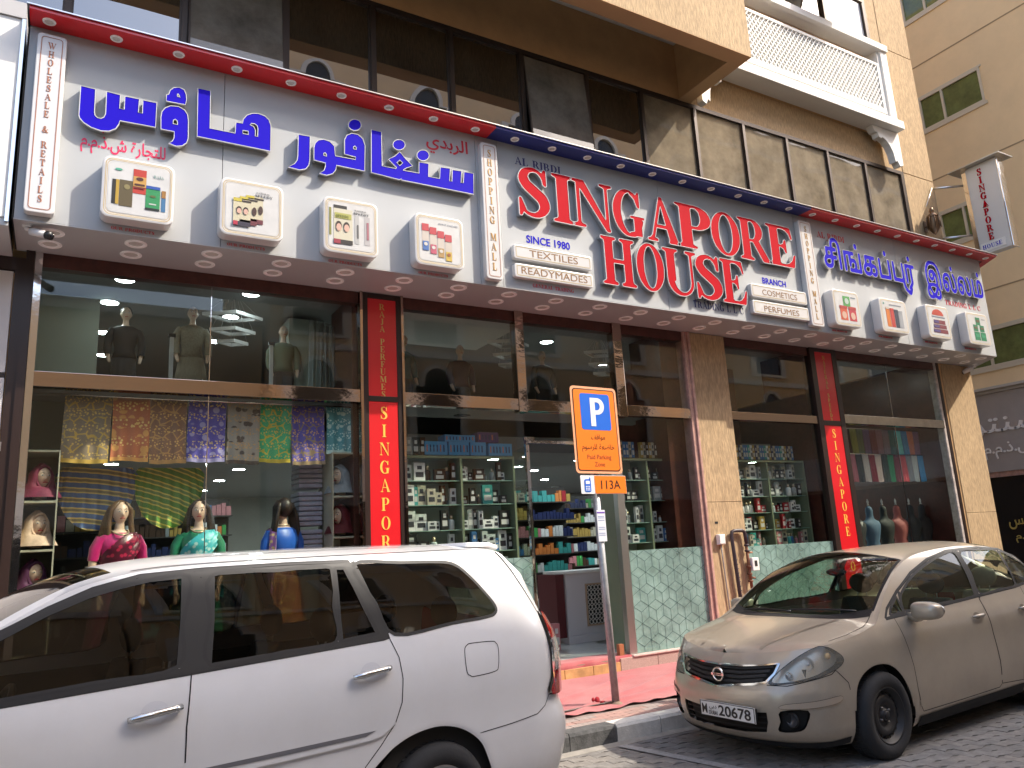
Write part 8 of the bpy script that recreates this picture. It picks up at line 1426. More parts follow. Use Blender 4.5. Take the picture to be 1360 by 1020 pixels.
def seat(root, x, y, m, h=.0, back=.62):
    mb = MB(); mb.loft([[(x-.25, y-.24, .36), (x-.25, y+.24, .36), (x-.25, y+.22, .50+h), (x-.25, y-.22, .50+h)], [(x+.22, y-.25, .34), (x+.22, y+.25, .34), (x+.22, y+.22, .48+h), (x+.22, y-.22, .48+h)]])
    mb.loft([[(x+.17, y-.24, .42), (x+.17, y+.24, .42), (x+.32, y+.23, .42), (x+.32, y-.23, .42)], [(x+.24, y-.25, .75), (x+.24, y+.25, .75), (x+.37, y+.23, .75), (x+.37, y-.23, .75)], [(x+.34, y-.20, .42+back), (x+.34, y+.20, .42+back), (x+.44, y+.18, .42+back), (x+.44, y-.18, .42+back)]])
    o = mb.build('seat', m, root, bevel=.03); MB().ell((x+.40, y, .42+back+.13), (.055, .135, .10), 16, 10).build('headrest', m, o)
    for q in (-.05, .05): MB().tube([(x+.39, y+q, .42+back-.02), (x+.40, y+q, .42+back+.08)], .006, 6).build('headrest_post', m_alu, o)
def steering(root, u, y, z, r=.18):
    t = bpy.data.objects.new('steering_wheel', None); COL.objects.link(t); t.parent = root; t.location = (u, y, z); t.rotation_euler = (0, math.radians(-65), 0)
    MB().tube([(r*math.cos(a), r*math.sin(a), 0) for a in [2*math.pi*k/28 for k in range(29)]], .015, 8, False).build('wheel_rim', m_black, t); MB().ell((0, 0, -.01), (.06, .06, .03), 12, 8).build('airbag', m_black, t)
    for a in (0, 2.2, 4.1): MB().tube([(0, 0, 0), (r*math.cos(a), r*math.sin(a), 0)], .013, 6).build('spoke', m_black, t)
def mirrorlist(P): return P
# ---------------------------------------------------------------- beige sedan
def paint(name, c, metal=.0, rough=.32, flake=0, dirt=.0):
    t = NT(name); out = t.n('OutputMaterial'); p = t.n('BsdfPrincipled'); t.l(p.outputs[0], out.inputs[0]); p.inputs['Metallic'].default_value = metal; p.inputs['Roughness'].default_value = rough; p.inputs['Coat Weight'].default_value = .8; p.inputs['Coat Roughness'].default_value = .06
    tc = t.n('TexCoord'); nz = t.n('TexNoise'); nz.inputs['Scale'].default_value = 2.2; nz.inputs['Detail'].default_value = 9; nz.inputs['Roughness'].default_value = .7; t.l(tc.outputs['Object'], nz.inputs[0])
    sp_ = t.n('SeparateXYZ'); t.l(tc.outputs['Object'], sp_.inputs[0]); hz = t.n('MapRange'); hz.inputs[1].default_value = .55; hz.inputs[2].default_value = .15; hz.inputs[4].default_value = .55; t.l(sp_.outputs[2], hz.inputs[0])
    r = t.n('MapRange'); r.inputs[1].default_value = .42; r.inputs[2].default_value = .72; r.inputs[4].default_value = dirt; t.l(nz.outputs[0], r.inputs[0])
    ad = t.n('Math', operation='ADD'); t.l(r.outputs[0], ad.inputs[0]); ml_ = t.n('Math', operation='MULTIPLY'); t.l(hz.outputs[0], ml_.inputs[0]); t.l(nz.outputs[0], ml_.inputs[1]); t.l(ml_.outputs[0], ad.inputs[1])
    mx = t.n('Mix', data_type='RGBA'); t.l(ad.outputs[0], mx.inputs[0]); mx.inputs[6].default_value = rgba(c); mx.inputs[7].default_value = rgba((.22, .18, .14)); t.l(mx.outputs[2], p.inputs['Base Color'])
    rr = t.n('MapRange'); rr.inputs[3].default_value = .05; rr.inputs[4].default_value = .35; t.l(ad.outputs[0], rr.inputs[0]); t.l(rr.outputs[0], p.inputs['Coat Roughness'])
    MATS[name] = t.m; return t.m
m_bge = paint('champagne_metallic_paint', (.44, .38, .295), .3, .36, dirt=.22); m_wht = paint('white_car_paint', (.70, .70, .705), 0, .38, dirt=.09)
m_gap = mat('panel_gap_dark', (.008, .008, .008), .9); m_rub = mat('window_rubber', (.009, .009, .010), .6); m_und = mat('underbody_black', (.012, .012, .012), .8); m_trim = mat('black_trim', (.012, .012, .013), .55)
m_wg = glassmat('car_glass', (.60, .70, .62), .9, 1.5); m_tint = glassmat('tinted_car_glass', (.30, .285, .25), .9, 1.52)
m_hl = glassmat('lamp_cover', (.95, .95, .92), 1, 1.45, dust=.14, dustcol=(.75, .70, .58)); m_refl = mat('lamp_reflector', (.75, .74, .70), .12, metal=1)
def place(root, o, ang): root.location = (o[0], o[1], 0); root.rotation_euler = (0, 0, math.radians(ang))
def sedan():
    root = thing('parked_car', 'dusty beige sedan with black steel wheels and number plate 20678, parked at the right', 'car')
    sk = Skin(**SED); c = Car(sk, root); SU = lambda u: float(sk.su(u))
    zlow = lambda s_: .165+.05*math.exp(-((s_)/.9)**2)*0+.02*(s_ > 1.9)
    ar = [(1.105, .14), (1.115, .40), (1.13, .50), (1.165, .585), (1.24, .65), (1.34, .69), (1.455, .702), (1.57, .685), (1.67, .635), (1.755, .55), (1.815, .45), (1.855, .33), (1.875, .14)]
    du = 2.60; ar = [ar[0]]+smooth_path(ar[1:-1], 4)+[ar[-1]]; ar2 = [(a+du-.02, b*.985) for a, b in ar]
    win1 = smooth_loop([(2.03, 1.03), (2.06, 1.13), (2.16, 1.195), (2.416, 1.295), (2.793, 1.388), (3.131, 1.445), (3.30, 1.448), (3.285, 1.30), (3.215, 1.07), (2.6, 1.045)], 5)
    q1 = [(1.80, 1.015), (1.845, 1.06), (2.01, 1.150), (1.995, 1.022)]
    win2 = smooth_loop([(3.31, 1.075), (3.36, 1.27), (3.42, 1.45), (3.794, 1.452), (4.10, 1.428), (4.09, 1.30), (4.02, 1.10), (3.7, 1.085)], 5)
    win3 = smooth_loop([(4.06, 1.105), (4.12, 1.29), (4.18, 1.415), (4.40, 1.345), (4.56, 1.22), (4.50, 1.15), (4.3, 1.118)], 4)
    green = [(1.72, .995), (1.80, 1.065), (2.05, 1.185), (2.40, 1.315), (2.79, 1.412), (3.2, 1.468), (3.8, 1.475), (4.2, 1.44), (4.45, 1.355), (4.64, 1.21), (4.5, 1.125), (4.0, 1.085), (3.25, 1.055), (2.6, 1.028), (2.0, 1.005)]
    head = smooth_loop([(.455, .612), (.545, .70), (.70, .788), (.868, .850), (.945, .862), (1.02, .835), (1.085, .775), (1.045, .722), (.907, .673), (.777, .642), (.595, .614)], 4)
    grille = [(.0, .565), (.159, .588), (.335, .604), (.43, .624), (.495, .685), (.52, .742), (.374, .728), (.2, .716), (.0, .712)]
    low = [(.0, .25), (.224, .25), (.40, .268), (.425, .34), (.425, .41), (.2, .395), (.0, .388)]
    fog = smooth_loop([(.50, .28), (.52, .35), (.53, .425), (.725, .435), (.715, .35), (.66, .29)], 3)
    door1 = [(1.835, 1.0), (1.845, .9), (1.86, .80), (1.90, .62), (1.915, .45), (1.955, .30), (1.975, .27), (2.6, .275), (3.2, .285), (3.25, .31), (3.25, .50), (3.215, .74), (3.235, 1.02), (3.33, 1.3), (3.38, 1.462), (3.13, 1.455), (2.79, 1.402), (2.40, 1.305), (2.05, 1.175), (1.845, 1.07)]
    door2 = [(3.257, .31), (3.257, .50), (3.222, .74), (3.243, 1.02), (3.338, 1.3), (3.388, 1.462), (3.8, 1.468), (4.17, 1.43), (4.12, 1.2), (4.08, 1.0), (4.0, .85), (3.90, .72), (3.78, .58), (3.68, .42), (3.65, .29)]
    bump = [(-.01, .10), (1.09, .10), (1.09, .55), (1.085, .60), (.99, .69), (.95, .67), (.6, .60), (.44, .60), (.335, .59), (-.01, .55)]
    grill_all = [grille, low, fog, head, ar, ar2, win1, q1, win2, win3]
    # tail features
    Ts = sk.S; tail = smooth_loop([(Ts-.95, .98), (Ts-.55, .98), (Ts-.45, .92), (Ts-.48, .80), (Ts-.70, .78), (Ts-.93, .86)], 3)
    c.side([('front_bumper', bump, m_bge, 'join'), ('front_door', door1, m_bge, 'pair'), ('rear_door', door2, m_bge, 'pair'), ('rear_bumper', [(Ts-1.0, .10), (Ts+.01, .10), (Ts+.01, .66), (Ts-.8, .66), (Ts-1.0, .60)], m_bge, 'join'), ('body_panel', None, m_bge, 'join')], zlow, grill_all+[tail])
    # black window surround
    for nm_, P in (('window_surround', green),): c.line('window_seal', P, m_rub, .022, .001, closed=True)
    for P in ([(1.995, 1.01), (2.035, 1.10), (2.075, 1.185)], [(3.225, 1.05), (3.30, 1.25), (3.36, 1.46)], [(4.03, 1.09), (4.10, 1.25), (4.15, 1.43)]): c.line('window_pillar', P, m_rub, .085 if P[0][0] > 2.2 and P[0][0] < 4 else .035, .002)
    c.line('belt_seal', [(1.75, 1.0), (2.6, 1.035), (3.25, 1.062), (4.0, 1.092), (4.5, 1.128)], m_rub, .018, .004)
    for nm_, P in (('side_window', win1), ('quarter_window', q1), ('side_window', win2), ('quarter_window', win3)): c.patch(nm_, P, m_wg, -.006); c.line('window_rubber', P, m_rub, .02, .0015, closed=True)
    # seams
    for P in (door1, door2): c.line('panel_gap', P, m_gap, .006, .001, closed=True)
    c.line('panel_gap', [(1.09, .55), (1.085, .60), (.99, .695), (.95, .67), (.6, .60), (.44, .60)], m_gap, .006, .001); c.line('panel_gap', [(Ts-1.0, .60), (Ts-.8, .66), (Ts, .66)], m_gap, .005, .001)
    # arch lips and liners
    for A in (ar[1:-1], ar2[1:-1]):
        c.line('wheel_arch_lip', A, m_bge, .028, .000, depth=.009)
    for u0 in (.93, 3.53):
        for sg in (-1, 1):
            mb = MB(); mb.loft([[(u0+.395*math.cos(a), sg*yy, .335+.385*math.sin(a)) for a in [math.pi*k/16 for k in range(17)]] for yy in (.80, .45)], False, False); mb.build('wheel_arch_liner', m_und, root)
    # door moulding crease, sill, splitter
    c.line('door_crease', [(1.93, .335), (2.6, .345), (3.25, .36), (3.62, .37)], m_bge, .05, .000, depth=.010)
    c.patch('sill', [(1.93, .155), (1.93, .235), (2.6, .25), (3.66, .265), (3.66, .175)], m_und, .006); c.line('front_lip', [(0, .17), (.5, .175), (.9, .18), (1.08, .20)], m_und, .05, .004, both=True)
    c.patch('bumper_insert', smooth_loop([(.535, .445), (.575, .476), (.79, .497), (.985, .520), (.975, .480), (.777, .452)], 3), mat('beige_bumper_strip', (.46, .38, .29), .4, metal=.3, coat=.5), .010); c.line('panel_gap', smooth_loop([(.535, .445), (.575, .476), (.79, .497), (.985, .520), (.975, .480), (.777, .452)], 3), m_gap, .004, .009, closed=True)
    # openings
    def bucket(P, off, m, nm_): return c.patch(nm_, P, m, off, step=.05)
    bucket(grille, -.045, m_dark, 'grille_back'); bucket(low, -.06, m_dark, 'intake_back'); bucket(fog, -.05, m_und, 'fog_recess'); bucket(head, -.07, mat('headlamp_housing', (.66, .62, .54), .3, metal=.5), 'lamp_housing')
    for k in range(4):
        z = .603+.032*k; c.line('grille_slat', [(0, z), (.2, z+.003), (.40+.03*k, z+.008+.02)], m_trim, .020, -.018, depth=.010, both=True)
    for z in (.285, .325, .365): c.line('grille_slat', [(0, z), (.25, z), (.415, z+.006)], m_trim, .012, -.02, depth=.008, both=True)
    mch = mat('car_chrome', (.70, .70, .68), .12, metal=1)
    c.line('chrome_trim', [(0, .560), (.159, .583), (.335, .600), (.43, .618), (.50, .68), (.545, .752)], mch, .016, .004, depth=.006, both=True); c.line('chrome_trim', [(0, .716), (.2, .720), (.374, .732), (.535, .750)], mch, .010, .004, depth=.004, both=True)
    # headlamp
    hl = c.patch('headlight', head, m_hl, .002)
    c.line('panel_gap', head, m_gap, .006, .0015, closed=True)
    for i, h in enumerate(hl):
        sg = -1 if i == 0 else 1
        p = c.ring(np.array([.80]), np.array([.74]), -.055)[0]; q = c.ring(np.array([.62]), np.array([.66]), -.04)[0]; r_ = c.ring(np.array([.98]), np.array([.79]), -.035)[0]
        for w3, rad, nm_ in ((p, .052, 'reflector'), (q, .03, 'reflector')):
            MB().lathe([(rad, -.0), (rad*.9, .02), (rad*.6, .035), (.0005, .04)], 18, 'x', (w3[0]-.01, w3[1]*(-sg) if False else (w3[1] if sg < 0 else -w3[1]), w3[2])).build(nm_, m_refl, h); MB().ell((w3[0]+.004, w3[1] if sg < 0 else -w3[1], w3[2]), (.014, .014, .014), 10, 8).build('bulb', mat('bulb_glass', (.7, .7, .68), .1), h)
        c2_ = (r_[0], r_[1] if sg < 0 else -r_[1], r_[2]); MB().ell(c2_, (.03, .02, .025), 10, 8).build('indicator', mat('amber_lens', (.65, .42, .18), .3), h)
    f3 = c.ring(np.array([.60]), np.array([.36]), -.03)[0]
    for sg in (1, -1): MB().lathe([(.046, 0), (.040, .012), (.0005, .016)], 20, 'x', (f3[0], f3[1]*sg, f3[2])).build('fog_lamp', mat('fog_lens', (.06, .06, .065), .1), root); MB().lathe([(.055, .012), (.05, -.008), (.046, .01)], 20, 'x', (f3[0], f3[1]*sg, f3[2])).build('fog_ring', m_trim, root)
    # badge: ring with a bar
    bc = c.ring(np.array([0.]), np.array([.645]), .004)[0]
    MB().tube([(bc[0]-.006, .050*math.cos(a), bc[2]+.048*math.sin(a)) for a in [2*math.pi*k/28 for k in range(29)]], .0085, 8, False).build('badge_ring', mch, root); MB().box(bc[0]-.016, bc[0]-.002, -.064, .064, bc[2]-.011, bc[2]+.011).build('badge_bar', mch, root, .003)
    me, v = font_mesh('NISSAN', .02, .0005, .0004)
    for p in me.vertices: a, b, d = p.co; p.co = (bc[0]-.0168-d, -(a-v[:, 0].mean()*0-(v[:, 0].min()+v[:, 0].max())/2)*1.25, bc[2]-.007+b)
    me.materials.clear(); me.materials.append(m_black); link('badge_lettering', me, root)
    # number plate
    xp = .0-.032; t = bpy.data.objects.new('number_plate', None); COL.objects.link(t); t.parent = root; t.location = (xp, -.11+.0, .392)
    MB().box(0, .012, -.275, .265, -.057, .057).build('plate', mat('plate_white', (.72, .72, .70), .4), t, .004)
    mb = MB(); mb.box(-.002, -.0005, -.275, .265, .051, .056).box(-.002, -.0005, -.275, .265, -.056, -.051).box(-.002, -.0005, -.275, -.269, -.0505, .0505).box(-.002, -.0005, .259, .265, -.0505, .0505); mb.build('plate_border', m_black, t)
    def ptxt(s_, y0, z0, h, wd, bold=.0):
        me, v = font_mesh(s_, h/.7, .0006, bold); x0, x1 = v[:, 0].min(), v[:, 0].max(); k = wd/(x1-x0)
        for p in me.vertices: a, b, d = p.co; p.co = (-.003-d, y0-(a-x0)*k, z0+b)
        me.materials.clear(); me.materials.append(m_black); link('lettering', me, t)
    ptxt('M', .245, -.035, .070, .052, .001); ptxt('20678', .075, -.036, .074, .315, .002); ptxt('DUBAI', .175, -.040, .030, .085); ptxt(arabic('دبي'), .170, .008, .030, .075)
    B('plate_bracket', m_und, t, .0125, .06, -.25, .24, -.04, .04)
    # top sheet: hood, screen, roof, rear screen, boot
    ws = [(.985, y) for y in ()]
    wsb = [(.93+.20*(abs(y)/.70)**2.2, y) for y in np.linspace(-.70, .70, 15)]; wst = [(1.86-.07*(1-(abs(y)/.56)**2)*1.0, y) for y in np.linspace(.565, -.565, 13)]
    screen = wsb+wst
    rsb = [(4.02+.06*(1-(y/.6)**2), y) for y in np.linspace(.62, -.62, 9)]; rst = [(3.38, y) for y in np.linspace(-.52, .52, 7)]
    hood = [(.0, -.9), (.0, .9)]+[(.60, .80), (.92, .77), (1.13, .72)]+[(a-.028, b) for a, b in wsb[::-1]]+[(1.13, -.72), (.92, -.77), (.60, -.80)]
    boot = [(4.10, .66), (4.7, .9), (4.7, -.9), (4.10, -.66)]
    r = c.top([('windscreen', screen, m_wg), ('rear_window', rst+rsb, m_wg), ('hood', hood, m_bge), ('boot_lid', boot, m_bge), ('roof', None, m_bge)])
    c.tline('screen_seal', wsb, m_rub, .04, .002); c.tline('screen_seal', [(a, b) for a, b in wst], m_rub, .025, .002)
    for sg in (-1, 1): c.tline('screen_seal', [(wsb[-1][0], sg*.705), (1.5, sg*.64), (1.79+.07, sg*.568)], m_rub, .022, .002); c.tline('panel_gap', [(.52, sg*.70), (.70, sg*.735), (.92, sg*.742), (1.12, sg*.70)], m_gap, .006, .0015); c.tline('hood_crease', [(.22, sg*.30), (.6, sg*.42), (.95, sg*.50)], m_bge, .03, .003)
    c.tline('cowl', [(a-.03, b) for a, b in wsb], m_trim, .055, .003)
    c.tline('rear_seal', rsb, m_rub, .03, .002); c.tline('rear_seal', rst, m_rub, .025, .002)
    # wipers
    def tz(u, y): return float(sk.topz(np.array([u]), np.array([abs(y)]))[0])
    for y0, y1, u0, u1 in ((-.60, -.02, 1.07, .985), (-.05, .52, .955, 1.02)):
        pts_ = [(u0+(u1-u0)*k/8, y0+(y1-y0)*k/8) for k in range(9)]; MB().tube([(a, b, tz(a, b)+.022) for a, b in pts_], .008, 6).build('wiper', m_black, root)
    # mirrors
    for sg in (-1, 1):
        sq = lambda v: math.copysign(abs(v)**.62, v)
        mb = MB(); mb.ell((1.50, sg*.945, 1.035), (.080, .118, .070), 24, 16, lambda q: [max(-1, min(.72, sq(q[0]))), sq(q[1]), sq(q[2])*(1-.10*q[1]*sg)]); o = mb.build('door_mirror', m_bge, root)
        MB().prism([ellpts(sg*.945, 1.035, .112, .066, 20)], 1.562, 1.566, 'yz').build('mirror_glass', mat('mirror_silver', (.7, .72, .74), .03, metal=1), o)
        mb = MB(); mb.loft([[(1.46, sg*.80, .97), (1.56, sg*.80, .97), (1.56, sg*.80, 1.02), (1.46, sg*.80, 1.02)], [(1.46, sg*.86, .945), (1.55, sg*.86, .945), (1.55, sg*.875, 1.0), (1.46, sg*.875, 1.0)], [(1.47, sg*.90, .97), (1.54, sg*.90, .97), (1.54, sg*.93, 1.0), (1.47, sg*.93, 1.0)]]); mb.build('mirror_foot', m_bge, o)
    # handles
    for u0 in (2.50, 3.36):
        s0 = SU(u0); 
        for sg in (1, -1):
            p = c.ring(np.array([s0-.10, s0-.05, s0+.05, s0+.11]), np.array([.902, .905, .907, .905]), .0)[:, :]; p[:, 1] += -.034*np.array([.4, 1, 1, .4]); p[:, 1] *= sg
            MB().tube([tuple(x) for x in p], .013, 8, True, [.010, .014, .014, .010]).build('door_handle', m_bge, root)
        c.patch('handle_cup', ellpts(s0, .905, .055, .028, 16), mat('cup_shade', (.20, .165, .125), .4, metal=.4), .0012)
    # tail lamps
    c.patch('tail_light', tail, mat('tail_red', (.45, .01, .01), .15, coat=1), -.002)
    # wheels
    for u0 in (.93, 3.53):
        wheel(root, u0, -.835, .315, .19, -1, 'steel'); wheel(root, u0, .835, .315, .19, 1, 'steel')
    # underbody and cabin
    B('underbody', m_und, root, .35, 4.4, -.60, .60, .17, .30); B('engine_bay', m_und, root, .30, 1.25, -.62, .62, .30, .70); B('floor', mat('car_carpet', (.03, .028, .025), .95), root, 1.2, 4.3, -.74, .74, .301, .34)
    mse = mat('beige_seat_fabric', (.32, .28, .20), .9, var=.1, vs=20); mdk = mat('dark_seat_fabric', (.05, .05, .045), .9)
    mb = MB(); mb.loft([[(x_, -.70, z0), (x_, .70, z0), (x_, .70, z1), (x_, -.70, z1)] for x_, z0, z1 in ((1.10, .5, .94), (1.35, .55, .985), (1.62, .60, .95), (1.68, .62, .80))]); mb.build('dashboard', mat('grey_dash', (.09, .09, .085), .7), root, bevel=.02)
    steering(root, 1.78, -.36, .90)
    for y_ in (-.36, .36): seat(root, 2.25, y_, mdk)
    for y_ in (-.36, .36): seat(root, 3.25, y_, mse)
    for sg in (-1, 1): B('door_card', mse, root, 1.5, 3.9, sg*.765-.008, sg*.765+.008, .35, .98); 
    B('rear_shelf', mse, root, 3.75, 4.1, -.6, .6, 1.0, 1.03); B('headliner', mse, root, 1.95, 3.35, -.50, .50, 1.44, 1.45)
    MB().ell((1.74, 0, 1.33), (.02, .11, .035), 14, 8).build('interior_mirror', m_black, root)
    return root, sk
se, sk1 = sedan(); place(se, SED_POS, 3)
# ---------------------------------------------------------------- white people carrier
def carrier():
    root = thing('parked_car', 'white people carrier with tinted windows and chrome door handles in the left foreground', 'car')
    sk = Skin(**INN); c = Car(sk, root); Ts = sk.S
    zlow = lambda s_: .30
    ar = [(3.715, .25), (3.72, .62), (3.79, .67), (3.875, .722), (3.997, .762), (4.14, .776), (4.269, .755), (4.378, .705), (4.465, .63), (4.51, .54), (4.545, .44), (4.56, .25)]
    ar = [ar[0]]+smooth_path(ar[1:-1], 4)+[ar[-1]]; ar2 = [(a-2.76, b-.01) for a, b in ar]
    w1 = smooth_loop([(1.60, 1.19), (1.75, 1.27), (2.0, 1.415), (2.161, 1.497), (2.283, 1.556), (2.419, 1.600), (2.623, 1.643), (2.845, 1.658), (2.80, 1.44), (2.765, 1.25), (2.419, 1.230), (2.079, 1.212), (1.8, 1.197)], 4)
    w2 = smooth_loop([(2.955, 1.655), (3.30, 1.658), (3.60, 1.655), (3.585, 1.45), (3.57, 1.27), (3.29, 1.256), (2.915, 1.242), (2.93, 1.45)], 4)
    w2b = [(3.628, 1.652), (3.682, 1.648), (3.75, 1.48), (3.83, 1.288), (3.60, 1.272), (3.615, 1.45)]
    w3 = smooth_loop([(3.745, 1.665), (4.052, 1.661), (4.33, 1.650), (4.44, 1.625), (4.52, 1.56), (4.60, 1.47), (4.675, 1.365), (4.66, 1.318), (4.58, 1.303), (4.324, 1.292), (3.93, 1.272), (3.84, 1.45)], 4)
    black = [(1.50, 1.14), (1.62, 1.22), (2.0, 1.435), (2.242, 1.552), (2.419, 1.622), (2.623, 1.668), (2.922, 1.682), (3.36, 1.685), (3.715, 1.680), (3.80, 1.48), (3.885, 1.262), (3.56, 1.250), (2.82, 1.222), (2.08, 1.196), (1.7, 1.17)]
    d1 = [(1.56, 1.15), (1.58, .95), (1.62, .7), (1.70, .50), (1.80, .40), (2.78, .40), (2.795, .75), (2.80, .99), (2.827, 1.216), (2.868, 1.444), (2.905, 1.675), (2.62, 1.664), (2.42, 1.618), (2.24, 1.548), (2.0, 1.432), (1.62, 1.215)]
    d2 = [(2.781, .40), (2.796, .75), (2.801, .99), (2.828, 1.216), (2.869, 1.444), (2.906, 1.675), (3.36, 1.682), (3.715, 1.676), (3.80, 1.48), (3.888, 1.266), (3.935, 1.15), (3.945, 1.04), (3.93, .92), (3.885, .82), (3.79, .722), (3.70, .64), (3.68, .5), (3.66, .40)]
    lamp = smooth_loop([(5.12, 1.285), (5.20, 1.27), (5.32, 1.20), (5.38, 1.0), (5.37, .83), (5.30, .79), (5.03, .795), (5.075, .90), (5.095, 1.0), (5.105, 1.12)], 3)
    bmp = [(4.53, .25), (4.53, .50), (4.49, .60), (4.44, .672), (4.691, .683), (4.90, .70), (4.98, .735), (5.03, .79), (5.35, .79), (5.5, .74), (Ts+.01, .73), (Ts+.01, .25)]
    rw = smooth_loop([(Ts-.55, 1.22), (Ts-.25, 1.20), (Ts, 1.20), (Ts, 1.60), (Ts-.3, 1.60), (Ts-.50, 1.56)], 2)
    rw = [(Ts+.02, 1.20), (Ts+.02, 1.58), (Ts-.42, 1.56), (Ts-.46, 1.50), (Ts-.50, 1.24)]
    fl = [(4.375, 1.02), (4.40, .992), (4.43, .985), (4.58, .992), (4.612, 1.02), (4.63, 1.12), (4.618, 1.150), (4.59, 1.162), (4.44, 1.168), (4.40, 1.160), (4.378, 1.13)]
    fl = smooth_loop(fl, 4)
    hd = smooth_loop([(.55, .70), (.70, .85), (1.0, .97), (1.12, .95), (1.05, .78), (.8, .68)], 3); gr = [(0, .62), (.40, .64), (.48, .80), (0, .80)]
    c.side([('front_door', d1, m_wht, 'pair'), ('rear_door', d2, m_wht, 'pair'), ('rear_bumper', bmp, m_wht, 'join'), ('body_panel', None, m_wht, 'join')], zlow, [ar, ar2, w1, w2, w2b, w3, lamp, hd, gr, rw])
    c.patch('grille', gr, m_trim, -.02); c.patch('headlight', hd, m_hl, .0); c.patch('lamp_housing', hd, m_refl, -.06)
    c.line('window_frame', black, m_rub, .03, .0012, closed=True)
    for P, w_ in (([(2.84, 1.235), (2.87, 1.45), (2.89, 1.672)], .16), ([(3.60, 1.262), (3.607, 1.45), (3.613, 1.665)], .030), ([(3.865, 1.270), (3.80, 1.43), (3.715, 1.672)], .085), ([(1.6, 1.185), (2.2, 1.205), (2.82, 1.230), (3.56, 1.256), (3.88, 1.268)], .03), ([(1.62, 1.225), (2.0, 1.435), (2.242, 1.545), (2.419, 1.612), (2.623, 1.657), (2.922, 1.672), (3.36, 1.673), (3.72, 1.670)], .036)): c.line('window_trim', P, m_trim, w_, .0016)
    for P in (w1, w2, w2b, w3): c.patch('side_window', P, m_tint, .0015 if P is w3 else -.004); c.line('window_rubber', P, m_rub, .018, .0022, closed=True)
    for P in (d1, d2): c.line('panel_gap', P, m_gap, .0055, .0012, closed=True)
    c.line('panel_gap', bmp[2:9], m_gap, .005, .0012); c.line('panel_gap', fl, m_gap, .005, .0012, closed=True, pair=False)
    for A in (ar[1:-1], ar2[1:-1]): c.line('wheel_arch_lip', A, m_wht, .035, .0, depth=.008)
    for u0 in (.86, 3.62):
        for sg in (-1, 1): mb = MB(); mb.loft([[(u0+.44*math.cos(a), sg*yy, .36+.42*math.sin(a)) for a in [math.pi*k/18 for k in range(19)]] for yy in (.83, .42)], False, False); mb.build('wheel_arch_liner', m_und, root)
    # side moulding with grey insert
    mold = [(1.9, .76), (1.9, .83), (3.344, .832), (3.86, .835), (3.88, .825), (3.80, .775), (3.74, .765), (3.276, .757)]
    c.patch('side_moulding', mold, m_wht, .012); c.line('side_moulding_edge', mold, m_wht, .02, .004, closed=True, depth=.006); c.patch('moulding_insert', [(1.9, .785), (1.9, .803), (3.3, .806), (3.76, .808), (3.70, .789), (3.3, .785)], mat('grey_insert', (.15, .15, .16), .4), .0145)
    # handles: chrome bar over a round cup
    mch = MATS['car_chrome']
    for s0, z0 in ((2.665, 1.072), (3.755, 1.098)):
        c.patch('handle_cup', ellpts(s0+.0, z0, .062, .050, 20), mat('cup_white', (.62, .62, .64), .45, coat=.5), .0015)
        for sg in (1, -1):
            p = c.ring(np.array([s0-.115, s0-.07, s0, s0+.07, s0+.11]), np.array([z0-.012, z0-.006, z0+.002, z0+.008, z0+.010]), .0); p[:, 1] -= np.array([.014, .036, .042, .036, .016]); p[:, 1] *= sg; MB().tube([tuple(x) for x in p], .015, 10, True, [.012, .017, .015, .016, .014]).build('door_handle', mch, root)
            q = c.ring(np.array([s0+.085]), np.array([z0+.009]), .0)[0]; MB().lathe([(.011, -.0), (.010, -.004), (.0005, -.005)], 14, 'y', (q[0], (q[1]-.050)*1 if sg > 0 else 99, q[2])).build('key_lock', mch, root) if sg > 0 else None
    # tail lamps in three parts
    rd = mat('tail_red_deep', (.30, .004, .006), .12, coat=1); cl_ = mat('tail_clear', (.55, .50, .50), .12, metal=.5, coat=1, var=.3, vs=40)
    def clip(P, z0, z1): return P
    c.patch('tail_light', lamp, rd, .028); c.patch('tail_lens', [(5.10, 1.125), (5.33, 1.125), (5.36, .93), (5.09, .93)], cl_, .031); c.line('tail_rib', [(5.10, 1.04), (5.35, 1.04)], mat('rib_grey', (.4, .38, .38), .3), .012, .033); c.line('panel_gap', lamp, m_gap, .010, .010, closed=True); c.line('hatch_seam', [(4.80, 1.69), (4.92, 1.55), (5.02, 1.40), (5.11, 1.29)], m_gap, .011, .002)
    c.patch('rear_window', rw, m_tint, .001); c.line('window_rubber', rw, m_rub, .03, .0018)
    # top
    wsb = [(.92+.20*(abs(y)/.68)**2.2, y) for y in np.linspace(-.68, .68, 11)]; wst = [(1.98, y) for y in np.linspace(.53, -.53, 9)]
    r = c.top([('windscreen', wsb+wst, m_tint), ('hood', [(0, -.9), (0, .9), (.9, .9), (1.1, .76)]+[(a-.02, b) for a, b in wsb[::-1]]+[(1.1, -.76), (.9, -.9)], m_wht), ('roof', None, m_wht)])
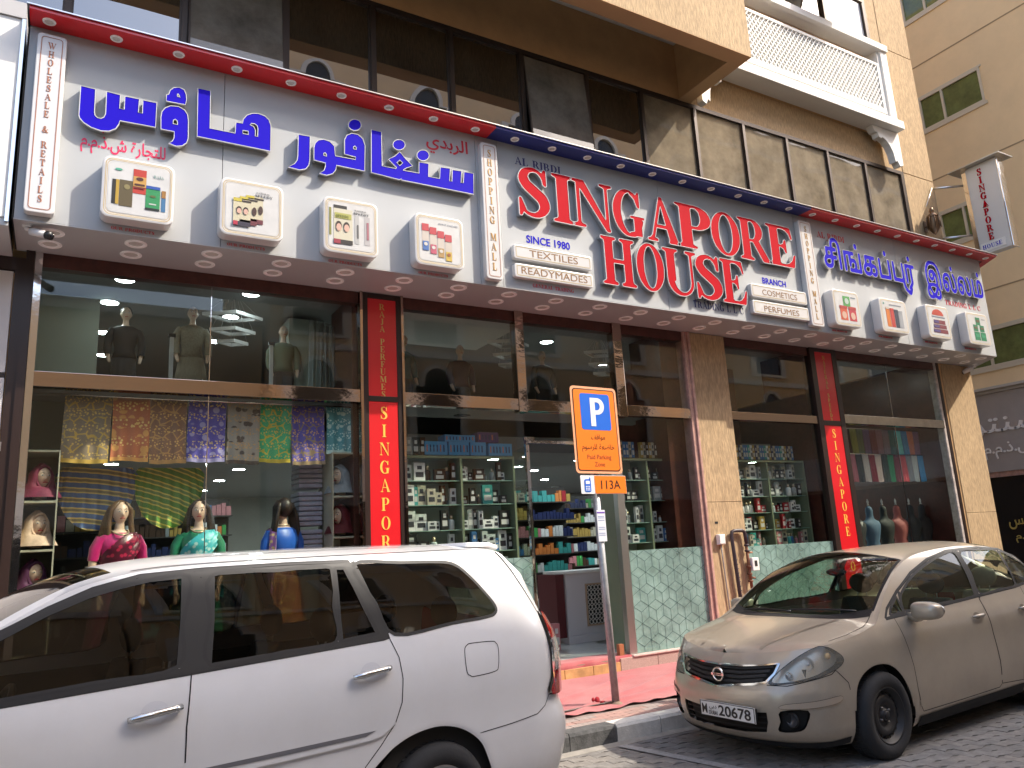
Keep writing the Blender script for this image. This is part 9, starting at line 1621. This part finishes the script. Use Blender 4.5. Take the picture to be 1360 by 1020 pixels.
    for sg in (-1, 1): c.tline('roof_gutter', [(2.05, sg*.60), (2.8, sg*.605), (3.6, sg*.60), (4.1, sg*.58)], m_rub, .012, .002)
    for k in range(5): y_ = -.36+.18*k; c.tline('roof_rib', [(2.3, y_), (3.2, y_), (4.0, y_)], m_wht, .03, .006)
    mb = MB(); mb.loft([[(x_, -.54+ins, z_), (x_, .54-ins, z_), (x_, .54-ins, z_+.03), (x_, -.54+ins, z_+.03)] for x_, z_, ins in ((4.10, 1.732, .02), (4.28, 1.725, .0), (4.37, 1.705, .03))]); mb.build('rear_spoiler', m_wht, root, bevel=.008)
    mb = MB(); mb.box(1.50, 1.86, -.70, -.695, 1.30, 1.31)
    for sg in (-1, 1):
        mb = MB(); mb.ell((1.36, sg*1.0, 1.20), (.10, .12, .09), 18, 12, lambda q: [max(-1, min(.7, q[0])), q[1], q[2]]); o = mb.build('door_mirror', m_trim, root); B('mirror_foot', m_trim, o, 1.32, 1.44, min(sg*.80, sg*.95), max(sg*.80, sg*.95), 1.12, 1.16)
    for u0 in (.86, 3.62): wheel(root, u0, -.84, .335, .205, -1, 'alloy'); wheel(root, u0, .84, .335, .205, 1, 'alloy')
    B('underbody', m_und, root, .3, 4.5, -.6, .6, .22, .36); B('engine_bay', m_und, root, .3, 1.1, -.65, .65, .361, .85); B('floor', MATS['car_carpet'], root, 1.1, 4.5, -.76, .76, .361, .42)
    mdk = mat('dark_seat', (.035, .033, .03), .9)
    for u0 in (1.9, 2.75, 3.6):
        for y_ in (-.38, .38): seat(root, u0, y_, mdk, .1, .78)
    steering(root, 1.55, -.38, 1.05)
    mb = MB(); mb.loft([[(x_, -.72, z0), (x_, .72, z0), (x_, .72, z1), (x_, -.72, z1)] for x_, z0, z1 in ((1.05, .6, 1.04), (1.3, .65, 1.10), (1.48, .7, 1.05), (1.52, .72, .9))]); mb.build('dashboard', MATS['grey_dash'], root, bevel=.02)
    for sg in (-1, 1): B('door_card', mdk, root, 1.5, 4.1, sg*.78-.006, sg*.78+.006, .42, 1.15)
    return root
inn_ = carrier(); place(inn_, INN_POS, INN_ANG)
